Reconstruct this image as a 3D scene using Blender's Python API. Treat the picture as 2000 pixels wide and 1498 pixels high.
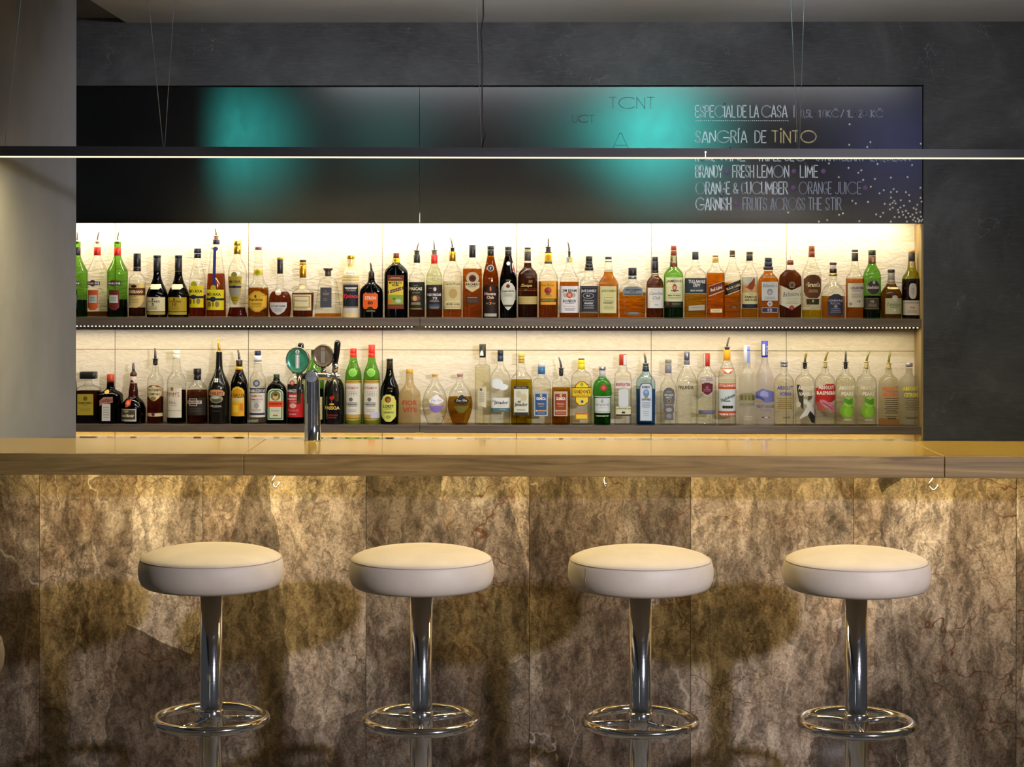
import bpy, bmesh, math, random
from mathutils import Vector, Matrix
random.seed(7)
for o in list(bpy.data.objects):
    bpy.data.objects.remove(o)
SC = bpy.context.scene
COL = SC.collection

# ------------------------------------------------------------------ camera (metres, eye height 1.59, shift lens)
F_PX, CX, CY, EYE = 3650.0, 940.0, 526.0, 1.59
YAW, ROLL = -0.0217, 0.00135
FWD = Vector((math.sin(YAW), math.cos(YAW), 0))
R0, U0 = Vector((math.cos(YAW), -math.sin(YAW), 0)), Vector((0, 0, 1))
RIGHT = R0 * math.cos(ROLL) + U0 * math.sin(ROLL)
UP = U0 * math.cos(ROLL) - R0 * math.sin(ROLL)
cd = bpy.data.cameras.new('camera')
cd.sensor_width = 36.0
cd.lens = F_PX / 2000 * 36
cd.shift_x = (1000 - CX) / 2000
cd.shift_y = -(749 - CY) / 2000
cd.clip_start = 0.05
cam = bpy.data.objects.new('camera', cd)
M = Matrix((RIGHT, UP, -FWD)).transposed().to_4x4()
M.translation = (0, 0, EYE)
cam.matrix_world = M
COL.objects.link(cam)
SC.camera = cam

# ------------------------------------------------------------------ world, exposure, room lamps and added fill lights
SC.view_settings.view_transform = 'Standard'
SC.view_settings.look = 'None'
SC.view_settings.gamma = 1.0
SC.view_settings.use_curve_mapping = False
SC.view_settings.exposure = 0.0
SC.cycles.transparent_max_bounces = 24
SC.cycles.max_bounces = 8
SC.cycles.sample_clamp_indirect = 4.0
SC.cycles.caustics_reflective = False
SC.cycles.caustics_refractive = False
world = bpy.data.worlds.new('room_ambience')
SC.world = world
world.use_nodes = True
world.node_tree.nodes['Background'].inputs[0].default_value = (0.92, 0.95, 1.0, 1)
world.node_tree.nodes['Background'].inputs[1].default_value = 0.045

def lamp(name, kind, loc, energy, color, target=None, **kw):
    d = bpy.data.lights.new(name, kind)
    d.energy = energy
    d.color = color
    for k, v in kw.items():
        setattr(d, k, v)
    o = bpy.data.objects.new(name, d)
    o.location = loc
    if target is not None:
        o.rotation_euler = (Vector(target) - Vector(loc)).to_track_quat('-Z', 'Y').to_euler()
    COL.objects.link(o)
    return o

WARM = (1.0, 0.80, 0.50)
# cool spotlight high on the right, the key of the stools and the stone
lamp('key_spotlight', 'SPOT', (2.5, 1.13, 2.28), 820, (0.92, 0.89, 1.0), (0.1, 5.5, 0.95), spot_size=0.75, spot_blend=0.8, shadow_soft_size=0.09)
# warm LED tape under the front lip of the counter
lamp('counter_led_light', 'AREA', (0.3, 5.295, 1.0), 18.0, (1.0, 0.74, 0.30), (0.3, 5.295 + 0.36, 0.8), shape='RECTANGLE', size=3.8, size_y=0.012)
# added fill light near the ceiling, brightens labels and shelf edges
lamp('shelf_fill_light', 'AREA', (0.45, 6.42, 2.57), 17, (0.95, 0.95, 1.0), (0.45, 7.82, 1.30), shape='RECTANGLE', size=2.8, size_y=0.05)
# teal effect spots aimed at the menu board
for (lx, ly, lz), (tx, tz), e, ang in (((-1.99, 2.54, 2.5), (-1.20, 2.115), 90, 0.16), ((0.88, 3.0, 2.52), (0.575, 2.15), 180, 0.18),
                                       ((-0.9, 2.6, 2.5), (-0.60, 2.28), 14, 0.16), ((0.45, 2.8, 2.52), (0.20, 2.27), 25, 0.14)):
    lamp('teal_spotlight', 'SPOT', (lx, ly, lz), e, (0.06, 0.80, 0.71), (tx, 7.77, tz), spot_size=ang, spot_blend=1.0, shadow_soft_size=0.10)
lamp('violet_sheen_light', 'SPOT', (2.6, 2.6, 2.45), 24, (0.38, 0.42, 1.0), (1.50, 7.77, 1.98), spot_size=0.22, spot_blend=1.0, shadow_soft_size=0.2)  # added lamp for the violet sheen at the right end of the board
# added light strip behind the camera, puts bright streaks on the chrome
lamp('chrome_streak_light', 'AREA', (-1.15, -1.3, 1.45), 2.2, (0.95, 0.97, 1.0), (-0.2, 5.0, 1.2), shape='RECTANGLE', size=0.16, size_y=1.9)
# added fill spots hidden behind the counter, brightening the ceiling edge
for ux in (-0.55, 0.55, 1.65):
    lamp('ceiling_fill_light', 'SPOT', (ux, 6.05, 1.06), 9, (0.95, 0.97, 1.0), (ux, 7.1, 2.61), spot_size=0.95, spot_blend=0.6, shadow_soft_size=0.05)

# ------------------------------------------------------------------ helpers
def at(px, py, Y):
    d = FWD + RIGHT * ((px - CX) / F_PX) - UP * ((py - CY) / F_PX)
    return Vector((0, 0, EYE)) + d * (Y / d.y)

def lin(h):
    h = h[:6]
    v = [int(h[i:i + 2], 16) / 255 for i in (0, 2, 4)]
    return tuple(c / 12.92 if c <= 0.04045 else ((c + 0.055) / 1.055) ** 2.4 for c in v)

MATS = {}
def new_mat(name):
    m = bpy.data.materials.new(name)
    m.use_nodes = True
    nt = m.node_tree
    b = nt.nodes.get('Principled BSDF')
    return m, nt, b

def plain(h, rough=0.5, metal=0.0, spec=0.5):
    k = (h, rough, metal, spec)
    if k not in MATS:
        m, nt, b = new_mat('paint_' + h)
        b.inputs['Base Color'].default_value = (*lin(h), 1)
        b.inputs['Roughness'].default_value = rough
        b.inputs['Metallic'].default_value = metal
        b.inputs['Specular IOR Level'].default_value = spec
        MATS[k] = m
    return MATS[k]

def captone(h):
    return plain(h[:6], 0.28, 0.85) if h.endswith('m') else plain(h, 0.35)

def paper(h):
    return plain(h, 0.6, 0, 0.25)

def emit(name, color, strength, sampled=True):
    m, nt, b = new_mat(name)
    nt.nodes.remove(b)
    e = nt.nodes.new('ShaderNodeEmission')
    e.inputs[0].default_value = (*color, 1)
    e.inputs[1].default_value = strength
    nt.links.new(e.outputs[0], nt.nodes['Material Output'].inputs[0])
    if not sampled:
        m.cycles.emission_sampling = 'NONE'
    return m

def glass(h, gloss=True, edge=0.40):
    """thin walled tinted glass or liquid: each surface passes the square root of the tint"""
    k = ('glass', h, gloss)
    if k in MATS:
        return MATS[k]
    m, nt, b = new_mat(('glass_' if gloss else 'liquid_') + h)
    nt.nodes.remove(b)
    N, L = nt.nodes.new, nt.links.new
    c = [max(v, 0.0004) ** 0.5 for v in lin(h)]
    lw = N('ShaderNodeLayerWeight')
    lw.inputs[0].default_value = 0.5
    pw = N('ShaderNodeMath'); pw.operation = 'POWER'; pw.inputs[1].default_value = 3.4
    L(lw.outputs['Facing'], pw.inputs[0])
    mix = N('ShaderNodeMix'); mix.data_type = 'RGBA'
    mix.inputs[6].default_value = (*c, 1)
    mix.inputs[7].default_value = (*[v * v * edge if gloss else v ** 1.3 for v in c], 1)
    L(pw.outputs[0], mix.inputs[0])
    tr = N('ShaderNodeBsdfTransparent')
    L(mix.outputs[2], tr.inputs[0])
    out = tr.outputs[0]
    if gloss:
        fr = N('ShaderNodeMath'); fr.operation = 'MULTIPLY_ADD'; fr.inputs[1].default_value = 0.30; fr.inputs[2].default_value = 0.045
        p5 = N('ShaderNodeMath'); p5.operation = 'POWER'; p5.inputs[1].default_value = 5.0
        L(lw.outputs['Facing'], p5.inputs[0]); L(p5.outputs[0], fr.inputs[0])
        gl = N('ShaderNodeBsdfGlossy'); gl.inputs['Roughness'].default_value = 0.04
        ms = N('ShaderNodeMixShader')
        L(fr.outputs[0], ms.inputs[0]); L(tr.outputs[0], ms.inputs[1]); L(gl.outputs[0], ms.inputs[2])
        out = ms.outputs[0]
    L(out, nt.nodes['Material Output'].inputs[0])
    MATS[k] = m
    return m

def frosted(h):
    k = ('frost', h)
    if k in MATS:
        return MATS[k]
    m, nt, b = new_mat('frosted_' + h)
    nt.nodes.remove(b)
    N, L = nt.nodes.new, nt.links.new
    tr = N('ShaderNodeBsdfTransparent'); tr.inputs[0].default_value = (*[v ** .25 for v in lin(h)], 1)
    tl = N('ShaderNodeBsdfTranslucent'); tl.inputs[0].default_value = (*lin(h), 1)
    df = N('ShaderNodeBsdfDiffuse'); df.inputs[0].default_value = (*lin(h), 1)
    a = N('ShaderNodeMixShader'); a.inputs[0].default_value = 0.3
    L(tl.outputs[0], a.inputs[1]); L(df.outputs[0], a.inputs[2])
    s = N('ShaderNodeMixShader'); s.inputs[0].default_value = 0.30
    L(tr.outputs[0], s.inputs[1]); L(a.outputs[0], s.inputs[2])
    gl = N('ShaderNodeBsdfGlossy'); gl.inputs['Roughness'].default_value = 0.25
    f = N('ShaderNodeMixShader'); f.inputs[0].default_value = 0.05
    L(s.outputs[0], f.inputs[1]); L(gl.outputs[0], f.inputs[2])
    L(f.outputs[0], nt.nodes['Material Output'].inputs[0])
    MATS[k] = m
    return m

class MB:
    """collects geometry with material slots and links it as one mesh object"""
    def __init__(s):
        s.bm = bmesh.new(); s.mats = []
    def slot(s, m):
        if m not in s.mats:
            s.mats.append(m)
        return s.mats.index(m)
    def face(s, vs, mi, smooth=False):
        try:
            f = s.bm.faces.new(vs)
            f.material_index = mi
            f.smooth = smooth
        except ValueError:
            pass
    def poly(s, co, m):
        s.face([s.bm.verts.new(c) for c in co], s.slot(m))
    def box(s, lo, hi, m, bev=0.0):
        mi = s.slot(m)
        c = [Vector((lo[i] if not (k >> i) & 1 else hi[i] for i in range(3))) for k in range(8)]
        if bev <= 0:
            v = [s.bm.verts.new(p) for p in c]
            for q in ((0, 2, 3, 1), (4, 5, 7, 6), (0, 1, 5, 4), (2, 6, 7, 3), (0, 4, 6, 2), (1, 3, 7, 5)):
                s.face([v[i] for i in q], mi)
        else:
            t = bmesh.new()
            v = [t.verts.new(p) for p in c]
            for q in ((0, 2, 3, 1), (4, 5, 7, 6), (0, 1, 5, 4), (2, 6, 7, 3), (0, 4, 6, 2), (1, 3, 7, 5)):
                t.faces.new([v[i] for i in q])
            bmesh.ops.bevel(t, geom=t.edges[:], offset=bev, segments=2, affect='EDGES', profile=0.5)
            t.verts.index_update()
            nv = [s.bm.verts.new(p.co) for p in t.verts]
            for f in t.faces:
                s.face([nv[p.index] for p in f.verts], mi)
            t.free()
    def lathe(s, prof, m, seg=32, n=2.0, depth=None, org=(0, 0, 0), cap0=True, cap1=True, smooth=True):
        """prof: (z, r) from bottom to top; n(z, r) superellipse exponent; depth(r) half depth"""
        mi = s.slot(m)
        ox, oy, oz = org
        rings = []
        for z, r in prof:
            r = max(r, 1e-5)
            d = depth(r) if depth else r
            e = 2.0 / (n(r) if callable(n) else n)
            ring = []
            for k in range(seg):
                a = 2 * math.pi * (k + 0.5) / seg
                ca, sa = math.cos(a), math.sin(a)
                ring.append(s.bm.verts.new((ox + r * math.copysign(abs(ca) ** e, ca), oy + d * math.copysign(abs(sa) ** e, sa), oz + z)))
            rings.append(ring)
        for a, b in zip(rings, rings[1:]):
            for k in range(seg):
                s.face([a[k], a[(k + 1) % seg], b[(k + 1) % seg], b[k]], mi, smooth)
        if cap0:
            s.face(rings[0][::-1], mi)
        if cap1:
            s.face(rings[-1], mi)
    def tube(s, pts, r, m, seg=10, closed=False):
        mi = s.slot(m)
        pts = [Vector(p) for p in pts]
        rr = r if isinstance(r, (list, tuple)) else [r] * len(pts)
        nP = len(pts)
        up = Vector((0.13, 0.31, 0.94)).normalized()
        rings = []
        for i, p in enumerate(pts):
            a = pts[(i - 1) % nP] if closed or i > 0 else p
            b = pts[(i + 1) % nP] if closed or i < nP - 1 else p
            t = (b - a).normalized()
            u = t.cross(up)
            if u.length < 1e-3:
                u = t.cross(Vector((1, 0, 0)))
            u.normalize()
            w = u.cross(t)
            rings.append([s.bm.verts.new(p + (u * math.cos(2 * math.pi * k / seg) + w * math.sin(2 * math.pi * k / seg)) * rr[i]) for k in range(seg)])
        prs = list(zip(rings, rings[1:])) + ([(rings[-1], rings[0])] if closed else [])
        for a, b in prs:
            for k in range(seg):
                s.face([a[k], b[k], b[(k + 1) % seg], a[(k + 1) % seg]], mi, True)
        if not closed:
            s.face(rings[0], mi); s.face(rings[-1][::-1], mi)
    def build(s, name, parent=None, loc=None, fix=True):
        if fix:
            bmesh.ops.recalc_face_normals(s.bm, faces=s.bm.faces[:])
        me = bpy.data.meshes.new(name)
        s.bm.to_mesh(me); s.bm.free()
        for m in s.mats:
            me.materials.append(m)
        o = bpy.data.objects.new(name, me)
        COL.objects.link(o)
        if parent is not None:
            o.parent = parent
        if loc is not None:
            o.location = loc
        return o

def tag(o, label=None, cat=None, group=None, kind=None):
    for k, v in (('label', label), ('category', cat), ('group', group), ('kind', kind)):
        if v:
            o[k] = v
    return o

def thing(name, loc, label, cat, group=None):
    o = bpy.data.objects.new(name, None)
    o.empty_display_size = 0.05
    o.location = loc
    COL.objects.link(o)
    return tag(o, label, cat, group)

# ------------------------------------------------------------------ surface materials
def tex_mat(name, rough=0.5):
    m, nt, b = new_mat(name)
    b.inputs['Roughness'].default_value = rough
    return m, nt, b, nt.nodes.new, nt.links.new

def mapping(nt, scale=(1, 1, 1), rot=(0, 0, 0), src='Object'):
    tc = nt.nodes.new('ShaderNodeTexCoord')
    mp = nt.nodes.new('ShaderNodeMapping')
    mp.inputs['Scale'].default_value = scale
    mp.inputs['Rotation'].default_value = rot
    nt.links.new(tc.outputs[src], mp.inputs['Vector'])
    return mp.outputs[0]

def noise(nt, vec, scale, detail=6, rough=0.6, dist=0.0, w=None):
    n = nt.nodes.new('ShaderNodeTexNoise')
    if w is not None:
        n.noise_dimensions = '4D'
        nt.links.new(w, n.inputs['W'])
    n.inputs['Scale'].default_value = scale
    n.inputs['Detail'].default_value = detail
    n.inputs['Roughness'].default_value = rough
    n.inputs['Distortion'].default_value = dist
    nt.links.new(vec, n.inputs['Vector'])
    return n

def ramp(nt, fac, stops):
    r = nt.nodes.new('ShaderNodeValToRGB')
    el = r.color_ramp.elements
    while len(el) < len(stops):
        el.new(0.5)
    for e, (p, c) in zip(el, stops):
        e.position = p
        e.color = (*lin(c), 1)
    nt.links.new(fac, r.inputs[0])
    return r.outputs[0]

def mixc(nt, fac, a, b, mode='MIX'):
    n = nt.nodes.new('ShaderNodeMix'); n.data_type = 'RGBA'; n.blend_type = mode
    for s, v in ((0, fac), (6, a), (7, b)):
        if hasattr(v, 'is_linked') or hasattr(v, 'links'):
            nt.links.new(v, n.inputs[s])
        elif s == 0:
            n.inputs[0].default_value = v
        else:
            n.inputs[s].default_value = (*lin(v), 1)
    return n.outputs[2]

def mth(nt, op, a, b=None, clamp=False):
    n = nt.nodes.new('ShaderNodeMath'); n.operation = op; n.use_clamp = clamp
    for i, v in enumerate((a, b)):
        if v is None:
            continue
        if isinstance(v, (int, float)):
            n.inputs[i].default_value = v
        else:
            nt.links.new(v, n.inputs[i])
    return n.outputs[0]

def bump(nt, b, h, strength, dist=0.01):
    n = nt.nodes.new('ShaderNodeBump')
    n.inputs['Strength'].default_value = strength
    n.inputs['Distance'].default_value = dist
    nt.links.new(h, n.inputs['Height'])
    nt.links.new(n.outputs[0], b.inputs['Normal'])

def make_chalk_wall():
    m, nt, b, N, L = tex_mat('dark_plaster', 0.75)
    v = mapping(nt)
    n1 = noise(nt, v, 2.2, 8, 0.65, 0.6)
    c = ramp(nt, n1.outputs[0], [(0.32, '36373a'), (0.52, '47494b'), (0.72, '5e6062')])
    sw = noise(nt, mapping(nt, (1, 1, 1), (0, 0.5, 0)), 3.0, 3, 0.5, 2.5)
    line = mth(nt, 'SUBTRACT', 1.0, mth(nt, 'MULTIPLY', mth(nt, 'ABSOLUTE', mth(nt, 'SUBTRACT', sw.outputs[0], 0.5)), 190.0), True)
    br = noise(nt, v, 5.0, 2, 0.5)
    keep = mth(nt, 'MULTIPLY', line, mth(nt, 'MULTIPLY', mth(nt, 'SUBTRACT', br.outputs[0], 0.50), 3.4, True))
    c = mixc(nt, keep, c, '77797b')
    fine = noise(nt, mapping(nt, (8, 8, 90), (0, 0.35, 0)), 2.0, 5, 0.7)
    c = mixc(nt, mth(nt, 'MULTIPLY', mth(nt, 'SUBTRACT', fine.outputs[0], 0.5), 1.3, True), c, '6a6c6e')
    L(c, b.inputs['Base Color'])
    b.inputs['Specular IOR Level'].default_value = 0.25
    return m

def make_board():
    m, nt, b, N, L = tex_mat('blackboard_paint', 0.34)
    v = mapping(nt)
    n1 = noise(nt, v, 3.0, 8, 0.7, 1.0)
    L(ramp(nt, n1.outputs[0], [(0.35, '0b0c0d'), (0.7, '141617')]), b.inputs['Base Color'])
    sm = noise(nt, mapping(nt, (1, 1, 0.5)), 22.0, 6, 0.7, 0.6)
    r = N('ShaderNodeMapRange')
    r.inputs[1].default_value, r.inputs[2].default_value, r.inputs[3].default_value, r.inputs[4].default_value = 0.3, 0.7, 0.215, 0.24
    L(sm.outputs[0], r.inputs[0]); L(r.outputs[0], b.inputs['Roughness'])
    return m

def make_wood(name, c0, c1, c2, rough, coat=0.0, axis=0, relief=0.06, fibre=0.75):
    m, nt, b, N, L = tex_mat(name, rough)
    s = [17.0, 17.0, 17.0]; s[axis] = 1.1
    v = mapping(nt, tuple(s))
    n1 = noise(nt, v, 1.6, 6, 0.62, 1.4)
    c = ramp(nt, n1.outputs[0], [(0.3, c0), (0.5, c1), (0.72, c2)])
    s2 = [230.0, 230.0, 230.0]; s2[axis] = 4.5
    n2 = noise(nt, mapping(nt, tuple(s2)), 1.0, 3, 0.6)
    c = mixc(nt, mth(nt, 'MULTIPLY', n2.outputs[0], fibre), c, c0)
    L(c, b.inputs['Base Color'])
    b.inputs['Coat Weight'].default_value = coat
    b.inputs['Coat Roughness'].default_value = 0.06
    if relief:
        bump(nt, b, n2.outputs[0], relief, 0.002)
    return m

def make_stone():
    m, nt, b, N, L = tex_mat('polished_breccia', 0.15)
    oi = N('ShaderNodeObjectInfo')
    w = mth(nt, 'MULTIPLY', oi.outputs['Random'], 37.0)
    v = mapping(nt)
    def warp(scale, amount, off):
        n = noise(nt, v, scale, 3, 0.65, 0.0, mth(nt, 'ADD', w, off))
        sub = N('ShaderNodeVectorMath'); sub.operation = 'SUBTRACT'; sub.inputs[1].default_value = (.5, .5, .5)
        L(n.outputs['Color'], sub.inputs[0])
        sc = N('ShaderNodeVectorMath'); sc.operation = 'SCALE'; sc.inputs['Scale'].default_value = amount
        L(sub.outputs[0], sc.inputs[0])
        ad = N('ShaderNodeVectorMath'); ad.operation = 'ADD'
        L(v, ad.inputs[0]); L(sc.outputs[0], ad.inputs[1])
        return ad.outputs[0]
    def place(vec, scale, rot):
        mp = N('ShaderNodeMapping')
        mp.inputs['Scale'].default_value = scale
        mp.inputs['Rotation'].default_value = rot
        L(vec, mp.inputs['Vector'])
        return mp.outputs[0]
    def voro(vec, scale, feature, off):
        n = N('ShaderNodeTexVoronoi'); n.voronoi_dimensions = '4D'; n.feature = feature
        n.inputs['Scale'].default_value = scale
        L(vec, n.inputs['Vector']); L(mth(nt, 'ADD', w, off), n.inputs['W'])
        return n
    big = noise(nt, mapping(nt, (1.0, 1.0, 0.55), (0, 0.6, 0)), 4.6, 6, 0.66, 0.7, w)
    c = ramp(nt, big.outputs[0], [(0.30, '6e6862'), (0.43, '989088'), (0.52, 'b8b0a8'), (0.62, 'd2ccc4'), (0.74, 'f0ece6')])
    # tilted clasts of slightly different tone
    cell = voro(place(warp(5.0, 0.06, 1.0), (1.0, 1.0, 0.30), (0, 0.5, 0)), 4.2, 'F1', 0.0)
    sepc = N('ShaderNodeSeparateColor'); L(cell.outputs['Color'], sepc.inputs[0])
    c = mixc(nt, 0.95, c, ramp(nt, sepc.outputs[0], [(0.0, '8e8a86'), (0.5, 'ccc8c4'), (1.0, 'fcfaf6')]), 'MULTIPLY')
    c = mixc(nt, 0.35, c, ramp(nt, sepc.outputs[1], [(0.0, 'd4b490'), (0.5, 'ece4da'), (1.0, 'e2e4f0')]), 'MULTIPLY')
    mid = noise(nt, place(warp(9.0, 0.08, 2.0), (1.25, 1, 0.55), (0, 0.65, 0)), 26.0, 6, 0.74, 0.9, mth(nt, 'ADD', w, 2.0))
    c = mixc(nt, 0.72, c, ramp(nt, mid.outputs[0], [(0.36, '4a443c'), (0.47, 'b4aca2'), (0.55, 'f4eee6'), (0.62, 'ffffff')]), 'MULTIPLY')
    grain = noise(nt, v, 150.0, 2, 0.8, 0.4, w)
    c = mixc(nt, 0.5, c, ramp(nt, grain.outputs[0], [(0.36, '6c645a'), (0.5, 'd8d2c8'), (0.62, 'ffffff')]), 'MULTIPLY')
    # golden iron stains
    ir = noise(nt, v, 5.0, 5, 0.7, 0.6, mth(nt, 'ADD', w, 7.0))
    c = mixc(nt, mth(nt, 'MULTIPLY', mth(nt, 'SUBTRACT', ir.outputs[0], 0.52), 3.2, True), c, mixc(nt, 0.75, c, 'c8a070', 'MULTIPLY'))
    # dark mineral patches with ragged rims
    pt = noise(nt, place(warp(6.0, 0.10, 4.0), (1.3, 1, 0.7), (0, 0.7, 0)), 3.6, 7, 0.82, 0.2, mth(nt, 'ADD', w, 5.0))
    pm = mth(nt, 'MULTIPLY', mth(nt, 'SUBTRACT', pt.outputs[0], 0.565), 11.0, True)
    c = mixc(nt, mth(nt, 'MULTIPLY', pm, 0.75), c, '24221f')
    # branching rust cracks
    for scale, off, wid, col, amt, thr, sc3, rot in ((4.2, 9.0, 0.009, '45200f', 0.95, 0.47, (0.55, 1, 1.25), (0, -0.25, 0)), (9.0, 13.0, 0.014, '3a2718', 0.8, 0.50, (0.7, 1, 1.2), (0, 0.5, 0)),
                                                    (19.0, 27.0, 0.022, '3c3026', 0.7, 0.50, (0.7, 1, 1.3), (0, -0.6, 0)),
                                                    (2.0, 21.0, 0.005, 'e8dfd0', 0.4, 0.52, (1.3, 1, 0.30), (0, 0.35, 0))):
        e = voro(place(warp(7.0, 0.16, off), sc3, rot), scale, 'DISTANCE_TO_EDGE', off)
        ln = mth(nt, 'SUBTRACT', 1.0, mth(nt, 'DIVIDE', e.outputs['Distance'], wid), True)
        g = noise(nt, v, 3.6, 2, 0.6, 0.0, mth(nt, 'ADD', w, off + 3.0))
        k = mth(nt, 'MULTIPLY', ln, mth(nt, 'MULTIPLY', mth(nt, 'SUBTRACT', g.outputs[0], thr), 7.0, True))
        c = mixc(nt, mth(nt, 'MULTIPLY', k, amt), c, col)
    L(c, b.inputs['Base Color'])
    return m

def make_tile():
    m, nt, b, N, L = tex_mat('embossed_cream_tile', 0.62)
    tc = N('ShaderNodeTexCoord')
    sp = N('ShaderNodeSeparateXYZ'); L(tc.outputs['Object'], sp.inputs[0])
    x0, x1, zs = at(1009, 600, 7.9).x, at(1272, 600, 7.9).x, at(1000, 684, 7.9).z
    p = x1 - x0
    fx = mth(nt, 'SUBTRACT', mth(nt, 'MODULO', mth(nt, 'ADD', sp.outputs[0], 20 * p - x0 + p / 2), p), p / 2)
    fz = mth(nt, 'SUBTRACT', mth(nt, 'MODULO', mth(nt, 'ADD', sp.outputs[2], 1.44 - zs + 0.36), 0.72), 0.36)
    sx = mth(nt, 'LESS_THAN', mth(nt, 'ABSOLUTE', fx), 0.0014)
    sz = mth(nt, 'LESS_THAN', mth(nt, 'ABSOLUTE', fz), 0.0014)
    seam = mth(nt, 'MAXIMUM', sx, sz)
    v = mapping(nt, (1, 1, 2.6))
    n = noise(nt, v, 16.0, 5, 0.6, 1.6)
    c = ramp(nt, n.outputs[0], [(0.3, 'd6cbb6'), (0.7, 'e4dbc8')])
    c = mixc(nt, seam, c, '6a6250')
    L(c, b.inputs['Base Color'])
    bump(nt, b, n.outputs[0], 0.38, 0.010)
    return m

def make_plaster(name, h, amp=0.06):
    m, nt, b, N, L = tex_mat(name, 0.85)
    n = noise(nt, mapping(nt), 3.0, 6, 0.6)
    L(mixc(nt, mth(nt, 'MULTIPLY', n.outputs[0], amp * 4), h, 'ffffff'), b.inputs['Base Color'])
    b.inputs['Specular IOR Level'].default_value = 0.2
    bump(nt, b, noise(nt, mapping(nt), 60.0, 3, 0.5).outputs[0], 0.05, 0.002)
    return m

def make_vinyl():
    m, nt, b, N, L = tex_mat('cream_vinyl', 0.55)
    n = noise(nt, mapping(nt), 9.0, 4, 0.6)
    L(ramp(nt, n.outputs[0], [(0.3, 'c4b6a4'), (0.7, 'd0c2b0')]), b.inputs['Base Color'])
    bump(nt, b, noise(nt, mapping(nt), 420.0, 2, 0.5).outputs[0], 0.08, 0.001)
    return m

def make_chrome():
    m, nt, b, N, L = tex_mat('chrome', 0.07)
    b.inputs['Base Color'].default_value = (0.78, 0.78, 0.80, 1)
    b.inputs['Metallic'].default_value = 1.0
    n = noise(nt, mapping(nt, (1, 1, 40)), 20.0, 2, 0.5)
    r = N('ShaderNodeMapRange')
    r.inputs[3].default_value, r.inputs[4].default_value = 0.06, 0.16
    L(n.outputs[0], r.inputs[0]); L(r.outputs[0], b.inputs['Roughness'])
    return m

def make_steel():
    m, nt, b, N, L = tex_mat('steel_worktop', 0.06)
    b.inputs['Base Color'].default_value = (0.6, 0.6, 0.6, 1)
    b.inputs['Metallic'].default_value = 1.0
    return m

DARKWALL, BOARD, STONE, TILE = make_chalk_wall(), make_board(), make_stone(), make_tile()
OAK = make_wood('oak_counter', '5e4826', '9a7c46', 'bc9e64', 0.35, 0.2)
OAKTOP = make_wood('oak_counter_top', '765c24', '92782c', 'a88e3a', 0.22, 0.4, 0, 0, 0.25)
SHELFWOOD = make_wood('grey_oak_shelf', '4c4034', '63564a', '786a5c', 0.45)
LINING = make_wood('pale_oak_lining', '8a7448', 'a08a5a', 'b49c6c', 0.5, 0.0, 2)
GREYPLASTER = make_plaster('grey_plaster', '606266', 0.03)
CEILPLASTER = make_plaster('ceiling_plaster', 'bcc2cc')
VINYL, CHROME, STEEL = make_vinyl(), make_chrome(), make_steel()
BLACKMETAL = plain('1a1a1c', 0.45)

# ------------------------------------------------------------------ room shell
YW, YN = 7.76, 7.90
ZC = at(1000, 43.5, YW).z
ZBT, ZBB = at(1000, 166.5, YW).z, at(1000, 436, YW).z
XR = at(1804, 400, YW).x
XL = -1.62
YL1 = 6.76
mb = MB()
mb.box((-2.7, YW, ZBT), (XR, YN + 0.1, ZC + 0.1), DARKWALL)
tag(mb.build('wall_back'), kind='structure')
mb = MB()
mb.box((XR, YW, 0), (3.3, YN + 0.1, ZC + 0.1), DARKWALL)
tag(mb.build('wall_right'), kind='structure')
mb = MB()
mb.box((-2.7, YN, 0), (XR, YN + 0.05, ZBT), TILE)
tag(mb.build('wall_niche'), kind='structure')
mb = MB()
mb.box((XR - 0.008, YW + 0.004, 0), (XR, YN, ZBB - 0.001), LINING)
tag(mb.build('trim_1'), kind='structure')
mb = MB()
mb.box((XL - 0.14, 5.3, 0), (XL, YL1, ZC + 0.1), GREYPLASTER)
tag(mb.build('wall_left'), kind='structure')
mb = MB()
mb.box((-2.85, YL1, 0), (-2.7, YN + 0.1, ZC + 0.2), GREYPLASTER)
tag(mb.build('wall_passage'), kind='structure')
mb = MB()
mb.box((XL - 0.03, 0.2, ZC), (3.3, YW, ZC + 0.1), CEILPLASTER)
mb.box((-2.85, 0.2, ZC + 0.02), (XL - 0.03, YW, ZC + 0.1), GREYPLASTER)  # passage ceiling in darker plaster, its shade put into the colour
tag(mb.build('ceiling'), kind='structure')
mb = MB()
FLOORM = make_plaster('floor_screed', '54504a')
mb.box((-3.5, -1.0, -0.1), (3.5, 8.0, 0), FLOORM)
tag(mb.build('floor'), kind='structure')

# ------------------------------------------------------------------ lights inside the niche (LED tapes)
ZUF = at(1000, 621.8, YW).z            # upper shelf top
ZUB = at(1000, 637.6, YW).z
ZLF = at(1000, 831.2, YW).z            # lower shelf top
ZLB = at(1000, 845.6, YW).z
xc, xs = (XR - 2.4) / 2 - 0.02, XR + 2.4 - 0.06
LEDC = (1.0, 0.85, 0.58)
lamp('board_led_light', 'AREA', (xc, 7.815, ZBB + 0.025), 17, LEDC, (xc, 7.85, ZBB - 0.2), shape='RECTANGLE', size=xs, size_y=0.012)
lamp('shelf_led_light', 'AREA', (xc, 7.773, ZUB - 0.0036), 6.2, LEDC, (xc, 7.793, ZUB - 0.2), shape='RECTANGLE', size=xs, size_y=0.010)
lamp('lower_led_light', 'AREA', (xc, 7.773, ZLB - 0.0036), 9, (1.0, 0.62, 0.16), (xc, 7.82, ZLB - 0.2), shape='RECTANGLE', size=xs, size_y=0.010)

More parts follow.
